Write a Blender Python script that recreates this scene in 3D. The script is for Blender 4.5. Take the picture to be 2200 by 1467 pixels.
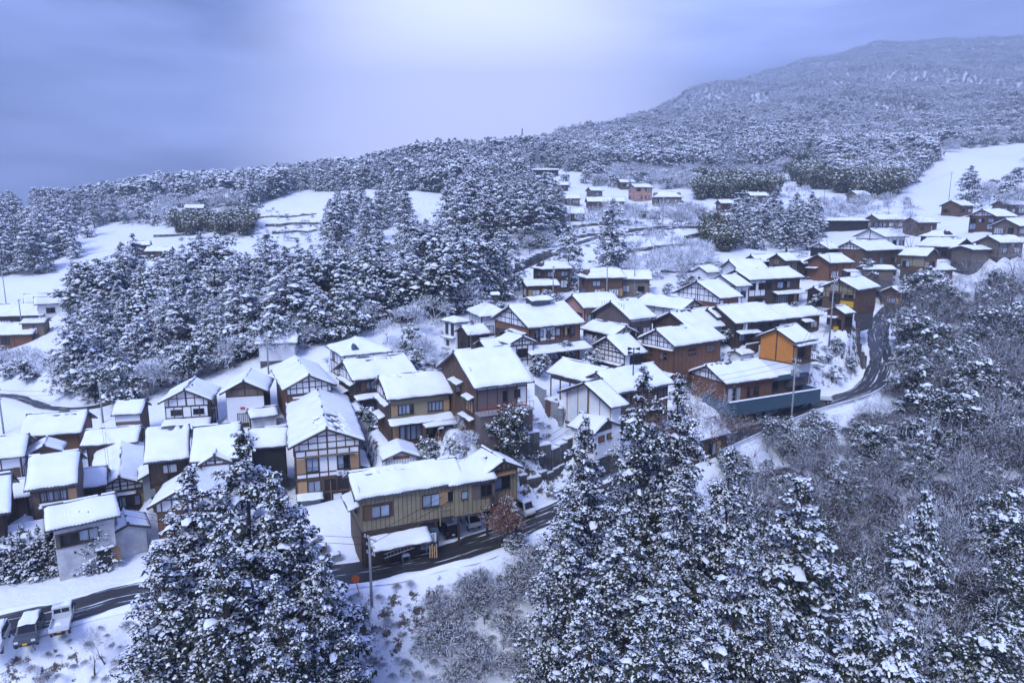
import bpy, bmesh, math, random
import numpy as np
from mathutils import Vector, Matrix, noise as mnoise

for o in list(bpy.data.objects):
    bpy.data.objects.remove(o)
scene = bpy.context.scene
COL = scene.collection
R = math.radians

# ------------------------------------------------------------------ camera
CAMZ = 30.0
PITCH = R(10.2)
cam_data = bpy.data.cameras.new('camera')
cam_data.sensor_width = 36.0
cam_data.lens = 24.0
cam_data.clip_start = 0.5
cam_data.clip_end = 20000.0
cam = bpy.data.objects.new('camera', cam_data)
COL.objects.link(cam)
cam.location = (0, 0, CAMZ)
cam.rotation_euler = (R(90) - PITCH, 0, 0)
scene.camera = cam

# ------------------------------------------------------------------ sky
SUN_EL, SUN_AZ = R(48), R(205)          # azimuth from +Y, clockwise: behind the camera, to its left
world = bpy.data.worlds.new('World')
scene.world = world
world.use_nodes = True
wn, wl = world.node_tree.nodes, world.node_tree.links
wn.clear()
w_out = wn.new('ShaderNodeOutputWorld')
w_bg = wn.new('ShaderNodeBackground')
w_sky = wn.new('ShaderNodeTexSky')
w_sky.sky_type = 'NISHITA'
w_sky.sun_disc = False
w_sky.sun_elevation = SUN_EL
w_sky.sun_rotation = SUN_AZ
w_tc = wn.new('ShaderNodeTexCoord')
w_map = wn.new('ShaderNodeMapping')
w_map.inputs['Scale'].default_value = (1.0, 1.0, 4.6)
w_map.inputs['Location'].default_value = (0.35, 0.1, 0.2)
w_noise = wn.new('ShaderNodeTexNoise')
w_noise.inputs['Scale'].default_value = 2.3
w_noise.inputs['Detail'].default_value = 5.0
w_noise.inputs['Roughness'].default_value = 0.5
w_ramp = wn.new('ShaderNodeValToRGB')
w_ramp.color_ramp.elements[0].position = 0.37
w_ramp.color_ramp.elements[0].color = (0.008, 0.030, 0.19, 1)
w_ramp.color_ramp.elements[1].position = 0.68
w_ramp.color_ramp.elements[1].color = (0.56, 0.72, 1.55, 1)
# the cloud deck is thinner, and lighter, towards the skyline straight ahead
w_dot = wn.new('ShaderNodeVectorMath'); w_dot.operation = 'DOT_PRODUCT'
_d = Vector((-0.05, 1.0, 0.09)).normalized()
w_dot.inputs[1].default_value = _d
w_thin = wn.new('ShaderNodeMapRange'); w_thin.interpolation_type = 'SMOOTHSTEP'
w_thin.inputs['From Min'].default_value = 0.93
w_thin.inputs['From Max'].default_value = 1.0
w_thinm = wn.new('ShaderNodeMix'); w_thinm.data_type = 'RGBA'
w_thinm.inputs['B'].default_value = (1.45, 1.52, 2.15, 1)
w_mix = wn.new('ShaderNodeMix'); w_mix.data_type = 'RGBA'
w_mix.inputs['Factor'].default_value = 0.96
w_skys = wn.new('ShaderNodeVectorMath'); w_skys.operation = 'SCALE'
w_skys.inputs['Scale'].default_value = 0.10
wl.new(w_tc.outputs['Generated'], w_map.inputs['Vector'])
wl.new(w_map.outputs['Vector'], w_noise.inputs['Vector'])
wl.new(w_noise.outputs['Fac'], w_ramp.inputs['Fac'])
wl.new(w_tc.outputs['Generated'], w_dot.inputs[0])
wl.new(w_dot.outputs['Value'], w_thin.inputs['Value'])
wl.new(w_thin.outputs['Result'], w_thinm.inputs['Factor'])
wl.new(w_ramp.outputs['Color'], w_thinm.inputs['A'])
wl.new(w_sky.outputs['Color'], w_skys.inputs[0])
wl.new(w_skys.outputs['Vector'], w_mix.inputs['A'])
wl.new(w_thinm.outputs['Result'], w_mix.inputs['B'])
wl.new(w_mix.outputs['Result'], w_bg.inputs['Color'])
w_bg.inputs['Strength'].default_value = 0.80
wl.new(w_bg.outputs['Background'], w_out.inputs['Surface'])

# ------------------------------------------------------------------ sun behind thick cloud
sun_data = bpy.data.lights.new('sun', 'SUN')
sun_data.energy = 1.5
sun_data.angle = R(25)
sun_data.color = (0.87, 0.93, 1.0)
sun = bpy.data.objects.new('sun', sun_data)
COL.objects.link(sun)
_sd = Vector((math.sin(SUN_AZ) * math.cos(SUN_EL), math.cos(SUN_AZ) * math.cos(SUN_EL), math.sin(SUN_EL)))
sun.rotation_euler = (-_sd).to_track_quat('-Z', 'Y').to_euler()

scene.view_settings.view_transform = 'Standard'
scene.view_settings.look = 'None'
scene.view_settings.gamma = 1.0
scene.view_settings.exposure = 1.52
scene.cycles.use_denoising = True
scene.cycles.max_bounces = 5
scene.cycles.diffuse_bounces = 2
scene.cycles.volume_bounces = 0
scene.cycles.use_adaptive_sampling = True
scene.cycles.adaptive_threshold = 0.02

# ------------------------------------------------------------------ helpers
def tag(o, label=None, cat=None, group=None, kind=None):
    if label: o['label'] = label
    if cat: o['category'] = cat
    if group: o['group'] = group
    if kind: o['kind'] = kind
    return o

def link(name, data, parent=None, loc=None, rot=None, scale=None):
    o = bpy.data.objects.new(name, data)
    COL.objects.link(o)
    if parent is not None: o.parent = parent
    if loc is not None: o.location = loc
    if rot is not None: o.rotation_euler = rot
    if scale is not None: o.scale = scale
    return o

def empty(name, loc=(0, 0, 0), rz=0.0):
    o = link(name, None, loc=loc, rot=(0, 0, rz))
    o.empty_display_size = 0.5
    return o

def copy_tree(o, parent=None):
    c = o.copy(); COL.objects.link(c); c.parent = parent
    for ch in [x for x in o.children]:
        copy_tree(ch, c)
    return c

def mesh_np(name, v, faces, mats, midx=None, smooth=False):
    """v (N,3); faces: list of int arrays (M,3) or (M,4); midx: list of ints or arrays"""
    me = bpy.data.meshes.new(name)
    v = np.asarray(v, dtype=np.float32)
    me.vertices.add(len(v)); me.vertices.foreach_set('co', v.ravel())
    loops = np.concatenate([np.asarray(f, dtype=np.int32).ravel() for f in faces if len(f)])
    cnt = np.concatenate([np.full(len(f), np.asarray(f).shape[1], dtype=np.int32) for f in faces if len(f)])
    me.loops.add(len(loops)); me.loops.foreach_set('vertex_index', loops)
    st = np.zeros(len(cnt), dtype=np.int32); st[1:] = np.cumsum(cnt)[:-1]
    me.polygons.add(len(cnt)); me.polygons.foreach_set('loop_start', st)
    if midx is not None:
        mi = np.concatenate([np.broadcast_to(np.asarray(m, dtype=np.int32), (len(f),)) for m, f in zip(midx, faces) if len(f)])
        me.polygons.foreach_set('material_index', mi)
    if smooth: me.polygons.foreach_set('use_smooth', np.ones(len(cnt), dtype=bool))
    for m in (mats if isinstance(mats, (list, tuple)) else [mats]): me.materials.append(m)
    me.update(calc_edges=True); me.validate()
    return me

class MB:
    """collects boxes / bars / prisms into one mesh"""
    def __init__(s): s.v, s.f, s.m = [], [], []
    def add(s, vs, fs, m=0):
        b = len(s.v); s.v += [tuple(x) for x in vs]
        for f in fs: s.f.append(tuple(b + i for i in f)); s.m.append(m)
    def box(s, c, d, m=0, rz=0.0):
        x, y, z = d[0] / 2, d[1] / 2, d[2] / 2
        ca, sa = math.cos(rz), math.sin(rz)
        vs = [(c[0] + i * x * ca - j * y * sa, c[1] + i * x * sa + j * y * ca, c[2] + k * z) for k in (-1, 1) for j in (-1, 1) for i in (-1, 1)]
        s.add(vs, [(0, 2, 3, 1), (4, 5, 7, 6), (0, 1, 5, 4), (2, 6, 7, 3), (0, 4, 6, 2), (1, 3, 7, 5)], m)
    def bar(s, p, q, r, n=6, m=0, r2=None):
        p, q = Vector(p), Vector(q); d = (q - p)
        if d.length < 1e-6: return
        d.normalize(); a = d.orthogonal().normalized(); b = d.cross(a); r2 = r if r2 is None else r2
        vs = [p + (a * math.cos(t) + b * math.sin(t)) * r for t in [2 * math.pi * i / n for i in range(n)]]
        vs += [q + (a * math.cos(t) + b * math.sin(t)) * r2 for t in [2 * math.pi * i / n for i in range(n)]]
        fs = [(i, (i + 1) % n, n + (i + 1) % n, n + i) for i in range(n)] + [tuple(range(n - 1, -1, -1)), tuple(range(n, 2 * n))]
        s.add(vs, fs, m)
    def prism(s, prof, axis, a, b, m=0):
        """prof: 2-D outline; axis 'y': prof=(x,z) extruded y=a..b; 'x': prof=(y,z); 'z': prof=(x,y)"""
        n = len(prof)
        def P(p, t): return {'y': (p[0], t, p[1]), 'x': (t, p[0], p[1]), 'z': (p[0], p[1], t)}[axis]
        s.add([P(p, a) for p in prof] + [P(p, b) for p in prof],
              [(i, (i + 1) % n, n + (i + 1) % n, n + i) for i in range(n)] + [tuple(range(n - 1, -1, -1)), tuple(range(n, 2 * n))], m)
    def mesh(s, name, mats, smooth=False, bevel=0.0):
        me = bpy.data.meshes.new(name)
        me.from_pydata(s.v, [], s.f)
        for m in (mats if isinstance(mats, (list, tuple)) else [mats]): me.materials.append(m)
        for p, m in zip(me.polygons, s.m): p.material_index = m
        bm = bmesh.new(); bm.from_mesh(me)
        bmesh.ops.recalc_face_normals(bm, faces=bm.faces)
        if bevel:
            bmesh.ops.bevel(bm, geom=bm.edges[:], offset=bevel, segments=2, profile=0.6, affect='EDGES', clamp_overlap=True)
        bm.to_mesh(me); bm.free()
        if smooth: 
            for p in me.polygons: p.use_smooth = True
        me.update()
        return me
    def build(s, name, mats, parent=None, **k):
        sm = k.pop('smooth', False); bv = k.pop('bevel', 0.0)
        return link(name, s.mesh(name, mats, sm, bv), parent, **k)

# projection helpers used to lay the valley out: a point seen at (px,py) in the 2200x1467 photo
F_PX, CX, CY = 1467.0, 1100.0, 733.5
def ray(px, py):
    u = (np.asarray(px, float) - CX) / F_PX; v = -(np.asarray(py, float) - CY) / F_PX
    return np.stack([u, math.cos(PITCH) + v * math.sin(PITCH), -math.sin(PITCH) + v * math.cos(PITCH)], -1)
def at_depth(px, py, D):
    d = ray(px, py); return np.array([d[0] * D, d[1] * D, CAMZ + d[2] * D])
def at_z(px, py, z):
    d = ray(px, py); t = (z - CAMZ) / d[2]; return np.array([d[0] * t, d[1] * t, z])
def to_px(P):
    P = np.asarray(P, float); y = P[..., 1]; z = P[..., 2] - CAMZ
    dep = y * math.cos(PITCH) - z * math.sin(PITCH); up = y * math.sin(PITCH) + z * math.cos(PITCH)
    dd = np.where(dep > .1, dep, .1)
    return CX + F_PX * P[..., 0] / dd, CY - F_PX * up / dd, dep

# ------------------------------------------------------------------ materials
def mat(name, col, rough=0.8, col2=None, scale=8.0, bump=0.0, bscale=None, stretch=None, metal=0.0, var=0.0, spec=None, detail=4.0, lo=0.35, hi=0.65):
    m = bpy.data.materials.new(name); m.use_nodes = True
    n, l = m.node_tree.nodes, m.node_tree.links
    b = n['Principled BSDF']
    b.inputs['Base Color'].default_value = (*col, 1)
    b.inputs['Roughness'].default_value = rough
    b.inputs['Metallic'].default_value = metal
    if spec is not None: b.inputs['Specular IOR Level'].default_value = spec
    src = None
    if col2 or bump:
        tc = n.new('ShaderNodeTexCoord'); mp = n.new('ShaderNodeMapping')
        if stretch: mp.inputs['Scale'].default_value = stretch
        l.new(tc.outputs['Object'], mp.inputs['Vector'])
    if col2:
        nt = n.new('ShaderNodeTexNoise'); nt.inputs['Scale'].default_value = scale; nt.inputs['Detail'].default_value = detail
        l.new(mp.outputs['Vector'], nt.inputs['Vector'])
        rp = n.new('ShaderNodeValToRGB')
        rp.color_ramp.elements[0].position = lo; rp.color_ramp.elements[0].color = (*col, 1)
        rp.color_ramp.elements[1].position = hi; rp.color_ramp.elements[1].color = (*col2, 1)
        l.new(nt.outputs['Fac'], rp.inputs['Fac']); src = rp.outputs['Color']
    if var:
        oi = n.new('ShaderNodeObjectInfo'); hs = n.new('ShaderNodeHueSaturation'); mr = n.new('ShaderNodeMapRange')
        mr.inputs['To Min'].default_value = 1 - var; mr.inputs['To Max'].default_value = 1 + var
        l.new(oi.outputs['Random'], mr.inputs['Value']); l.new(mr.outputs['Result'], hs.inputs['Value'])
        if src: l.new(src, hs.inputs['Color'])
        else: hs.inputs['Color'].default_value = (*col, 1)
        src = hs.outputs['Color']
    if src: l.new(src, b.inputs['Base Color'])
    if bump:
        bt = n.new('ShaderNodeTexNoise'); bt.inputs['Scale'].default_value = bscale or scale * 2; bt.inputs['Detail'].default_value = 5
        bp = n.new('ShaderNodeBump'); bp.inputs['Strength'].default_value = bump; bp.inputs['Distance'].default_value = 0.05
        l.new(mp.outputs['Vector'], bt.inputs['Vector']); l.new(bt.outputs['Fac'], bp.inputs['Height']); l.new(bp.outputs['Normal'], b.inputs['Normal'])
    return m

HAZE = 0.00060
M = {}
M['snow'] = mat('snow', (0.84, 0.87, 0.93), 0.75, (0.90, 0.92, 0.96), 0.8, bump=0.25, bscale=3.0)
M['snow_tree'] = mat('tree_snow', (0.80, 0.84, 0.92), 0.8)
M['plaster'] = mat('plaster', (0.74, 0.75, 0.77), 0.85, (0.82, 0.83, 0.84), 1.2, var=0.04)
M['plaster_aged'] = mat('aged_plaster', (0.42, 0.42, 0.44), 0.9, (0.66, 0.66, 0.67), 0.9)
M['wood_dark'] = mat('dark_board', (0.030, 0.022, 0.018), 0.75, (0.085, 0.055, 0.038), 3.0, stretch=(6, 6, 0.4), var=0.25)
M['wood_brown'] = mat('brown_board', (0.072, 0.042, 0.027), 0.7, (0.145, 0.085, 0.05), 3.0, stretch=(6, 6, 0.4), var=0.2)
M['wood_red'] = mat('red_board', (0.125, 0.056, 0.030), 0.7, (0.22, 0.105, 0.055), 3.0, stretch=(6, 6, 0.4), var=0.15)
M['wood_grey'] = mat('weathered_board', (0.115, 0.092, 0.075), 0.85, (0.20, 0.16, 0.13), 3.0, stretch=(6, 6, 0.4), var=0.2)
M['wood_tan'] = mat('tan_shutter', (0.33, 0.195, 0.095), 0.7, (0.42, 0.27, 0.14), 4.0, stretch=(8, 8, 0.5), var=0.15)
M['timber'] = mat('timber', (0.055, 0.032, 0.022), 0.75, (0.10, 0.06, 0.04), 3.0, var=0.3)
M['siding'] = mat('cream_siding', (0.25, 0.21, 0.13), 0.55, (0.31, 0.265, 0.17), 0.7, var=0.03)
M['siding_joint'] = mat('siding_joint', (0.11, 0.09, 0.05), 0.7)
M['orange'] = mat('orange_board', (0.56, 0.20, 0.030), 0.65, (0.66, 0.25, 0.042), 2.0, stretch=(4, 4, 0.5), var=0.04)
M['brown_sheet'] = mat('brown_sheet', (0.12, 0.092, 0.088), 0.5, (0.15, 0.115, 0.108), 0.6, var=0.05)
M['pink'] = mat('pink_wall', (0.40, 0.215, 0.165), 0.8, (0.46, 0.26, 0.20), 0.8)
M['tile'] = mat('grey_tile', (0.060, 0.064, 0.075), 0.5, (0.115, 0.12, 0.135), 5.0, var=0.15)
M['blue_metal'] = mat('blue_grey_sheet', (0.052, 0.095, 0.135), 0.45, (0.062, 0.110, 0.150), 0.6, spec=0.3)
M['green_metal'] = mat('green_sheet', (0.05, 0.13, 0.12), 0.5)
M['glass'] = mat('window_glass', (0.16, 0.20, 0.27), 0.12, (0.30, 0.36, 0.46), 0.7, var=0.35)
M['glass_dark'] = mat('dark_glass', (0.012, 0.014, 0.018), 0.10, var=0.3)
M['shoji'] = mat('paper_screen', (0.50, 0.52, 0.56), 0.9, var=0.2)
M['frame'] = mat('window_frame', (0.035, 0.026, 0.022), 0.5, var=0.2)
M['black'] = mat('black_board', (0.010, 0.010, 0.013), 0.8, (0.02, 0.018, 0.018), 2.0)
M['concrete'] = mat('concrete', (0.24, 0.245, 0.26), 0.9, (0.36, 0.365, 0.38), 1.5, bump=0.2)
M['stone'] = mat('stone', (0.045, 0.042, 0.042), 0.9, (0.13, 0.125, 0.125), 3.0, bump=0.4, var=0.3)
M['metal'] = mat('grey_metal', (0.34, 0.36, 0.38), 0.45, metal=0.3)
M['white_paint'] = mat('white_paint', (0.72, 0.74, 0.76), 0.35)
M['rust'] = mat('rust', (0.19, 0.075, 0.03), 0.85, (0.32, 0.15, 0.06), 5.0)
M['orange_paint'] = mat('orange_paint', (0.62, 0.13, 0.02), 0.5)
M['red'] = mat('red_paint', (0.45, 0.03, 0.02), 0.5)
M['yellow'] = mat('yellow_paint', (0.65, 0.38, 0.02), 0.5)
M['blue'] = mat('blue_paint', (0.04, 0.16, 0.36), 0.5)
M['rubber'] = mat('rubber', (0.012, 0.012, 0.013), 0.8)
M['car_white'] = mat('car_white', (0.62, 0.64, 0.66), 0.25)
M['car_black'] = mat('car_black', (0.010, 0.012, 0.018), 0.2)
M['car_grey'] = mat('car_grey', (0.07, 0.08, 0.10), 0.25)
M['lamp'] = mat('lamp_glass', (0.65, 0.66, 0.68), 0.1)
M['lamp_red'] = mat('tail_lamp', (0.30, 0.01, 0.01), 0.2)
M['ink'] = mat('ink', (0.03, 0.035, 0.06), 0.8)
M['bark'] = mat('bark', (0.050, 0.036, 0.030), 0.95, (0.10, 0.075, 0.062), 4.0, stretch=(4, 4, 0.6))
M['twig'] = mat('twig', (0.060, 0.041, 0.036), 0.95, var=0.3)
M['frost'] = mat('hoar_frost', (0.28, 0.285, 0.32), 0.95, (0.46, 0.47, 0.53), 1.2, var=0.2)  # frost colour, paled further so the mountain crest fades as in fog
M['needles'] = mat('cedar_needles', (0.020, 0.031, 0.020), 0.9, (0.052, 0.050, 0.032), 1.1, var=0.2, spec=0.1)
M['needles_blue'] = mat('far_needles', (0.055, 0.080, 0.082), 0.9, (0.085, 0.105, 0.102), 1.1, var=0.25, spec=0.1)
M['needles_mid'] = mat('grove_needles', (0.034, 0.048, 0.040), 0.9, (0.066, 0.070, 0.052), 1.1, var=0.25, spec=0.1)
M['leaf'] = mat('evergreen_leaf', (0.028, 0.042, 0.020), 0.75, (0.060, 0.070, 0.030), 1.0, var=0.25, spec=0.2)
M['bamboo'] = mat('bamboo_leaf', (0.085, 0.092, 0.042), 0.8, (0.16, 0.155, 0.075), 0.9, var=0.15, spec=0.2)
M['redleaf'] = mat('dry_leaf', (0.16, 0.06, 0.035), 0.9, (0.26, 0.11, 0.06), 1.5, var=0.1)

def mat_ground():
    m = bpy.data.materials.new('snowy_ground'); m.use_nodes = True
    n, l = m.node_tree.nodes, m.node_tree.links; b = n['Principled BSDF']; b.inputs['Roughness'].default_value = 0.85
    ge = n.new('ShaderNodeNewGeometry'); sx = n.new('ShaderNodeSeparateXYZ'); l.new(ge.outputs['Normal'], sx.inputs[0])
    tc = n.new('ShaderNodeTexCoord')
    n1 = n.new('ShaderNodeTexNoise'); n1.inputs['Scale'].default_value = 0.85; n1.inputs['Detail'].default_value = 9; n1.inputs['Roughness'].default_value = 0.78
    l.new(tc.outputs['Object'], n1.inputs['Vector'])
    # bare earth shows where the bank is steep, and in scattered tufts
    mr = n.new('ShaderNodeMapRange'); mr.inputs['From Min'].default_value = 0.60; mr.inputs['From Max'].default_value = 0.90
    mr.inputs['To Min'].default_value = 0.17; mr.inputs['To Max'].default_value = 0.0
    l.new(sx.outputs['Z'], mr.inputs['Value'])
    ad = n.new('ShaderNodeMath'); ad.operation = 'ADD'; l.new(n1.outputs['Fac'], ad.inputs[0]); l.new(mr.outputs['Result'], ad.inputs[1])
    rp = n.new('ShaderNodeValToRGB'); rp.color_ramp.elements[0].position = 0.665; rp.color_ramp.elements[0].color = (0.83, 0.86, 0.93, 1)
    rp.color_ramp.elements[1].position = 0.72; rp.color_ramp.elements[1].color = (0.075, 0.058, 0.045, 1)
    l.new(ad.outputs[0], rp.inputs['Fac']); l.new(rp.outputs['Color'], b.inputs['Base Color'])
    n2 = n.new('ShaderNodeTexNoise'); n2.inputs['Scale'].default_value = 1.4; n2.inputs['Detail'].default_value = 7; l.new(tc.outputs['Object'], n2.inputs['Vector'])
    bp = n.new('ShaderNodeBump'); bp.inputs['Strength'].default_value = 0.55; bp.inputs['Distance'].default_value = 0.25
    l.new(n2.outputs['Fac'], bp.inputs['Height']); l.new(bp.outputs['Normal'], b.inputs['Normal'])
    return m
M['ground'] = mat_ground()

def mat_road():
    m = bpy.data.materials.new('wet_asphalt'); m.use_nodes = True
    n, l = m.node_tree.nodes, m.node_tree.links; b = n['Principled BSDF']
    uv = n.new('ShaderNodeUVMap'); uv.uv_map = 'UVMap'
    mp = n.new('ShaderNodeMapping'); mp.inputs['Scale'].default_value = (0.09, 1.6, 1); l.new(uv.outputs['UV'], mp.inputs['Vector'])
    n1 = n.new('ShaderNodeTexNoise'); n1.inputs['Scale'].default_value = 1.6; n1.inputs['Detail'].default_value = 6; n1.inputs['Roughness'].default_value = 0.65; l.new(mp.outputs['Vector'], n1.inputs['Vector'])
    rp = n.new('ShaderNodeValToRGB'); e = rp.color_ramp.elements
    e[0].position = 0.30; e[0].color = (0.022, 0.022, 0.025, 1); e[1].position = 0.575; e[1].color = (0.045, 0.043, 0.045, 1)
    k = e.new(0.625); k.color = (0.78, 0.82, 0.90, 1)
    l.new(n1.outputs['Fac'], rp.inputs['Fac']); l.new(rp.outputs['Color'], b.inputs['Base Color'])
    b.inputs['Roughness'].default_value = 0.45
    return m
M['road'] = mat_road()

def mat_snow_roof():
    """roof snow: the tile rows below show as faint ribs, and the surface has settled unevenly"""
    m = bpy.data.materials.new('roof_snow'); m.use_nodes = True; n, l = m.node_tree.nodes, m.node_tree.links; b = n['Principled BSDF']; b.inputs['Roughness'].default_value = 0.75
    tc = n.new('ShaderNodeTexCoord'); nt = n.new('ShaderNodeTexNoise'); nt.inputs['Scale'].default_value = .55; nt.inputs['Detail'].default_value = 5; l.new(tc.outputs['Object'], nt.inputs['Vector'])
    rp = n.new('ShaderNodeValToRGB'); rp.color_ramp.elements[0].position = .3; rp.color_ramp.elements[0].color = (.80, .84, .92, 1); rp.color_ramp.elements[1].position = .65; rp.color_ramp.elements[1].color = (.90, .92, .97, 1); l.new(nt.outputs['Fac'], rp.inputs['Fac']); l.new(rp.outputs['Color'], b.inputs['Base Color'])
    wv = n.new('ShaderNodeTexWave'); wv.wave_type = 'BANDS'; wv.bands_direction = 'X'; wv.inputs['Scale'].default_value = 1.05; wv.inputs['Distortion'].default_value = .6; wv.inputs['Detail'].default_value = 2; l.new(tc.outputs['Object'], wv.inputs['Vector'])
    oi = n.new('ShaderNodeObjectInfo'); mr = n.new('ShaderNodeMapRange'); mr.inputs['From Min'].default_value = .35; mr.inputs['To Min'].default_value = 0.0; mr.inputs['To Max'].default_value = .22; l.new(oi.outputs['Random'], mr.inputs['Value'])
    ml = n.new('ShaderNodeMath'); ml.operation = 'MULTIPLY'; l.new(wv.outputs['Fac'], ml.inputs[0]); l.new(mr.outputs['Result'], ml.inputs[1])
    n2 = n.new('ShaderNodeTexNoise'); n2.inputs['Scale'].default_value = 1.8; n2.inputs['Detail'].default_value = 6; l.new(tc.outputs['Object'], n2.inputs['Vector']); ad = n.new('ShaderNodeMath'); ad.operation = 'ADD'; l.new(ml.outputs[0], ad.inputs[0]); l.new(n2.outputs['Fac'], ad.inputs[1])
    bp = n.new('ShaderNodeBump'); bp.inputs['Strength'].default_value = .35; bp.inputs['Distance'].default_value = .10; l.new(ad.outputs[0], bp.inputs['Height']); l.new(bp.outputs['Normal'], b.inputs['Normal'])
    return m
M['snow_roof'] = mat_snow_roof()
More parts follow.
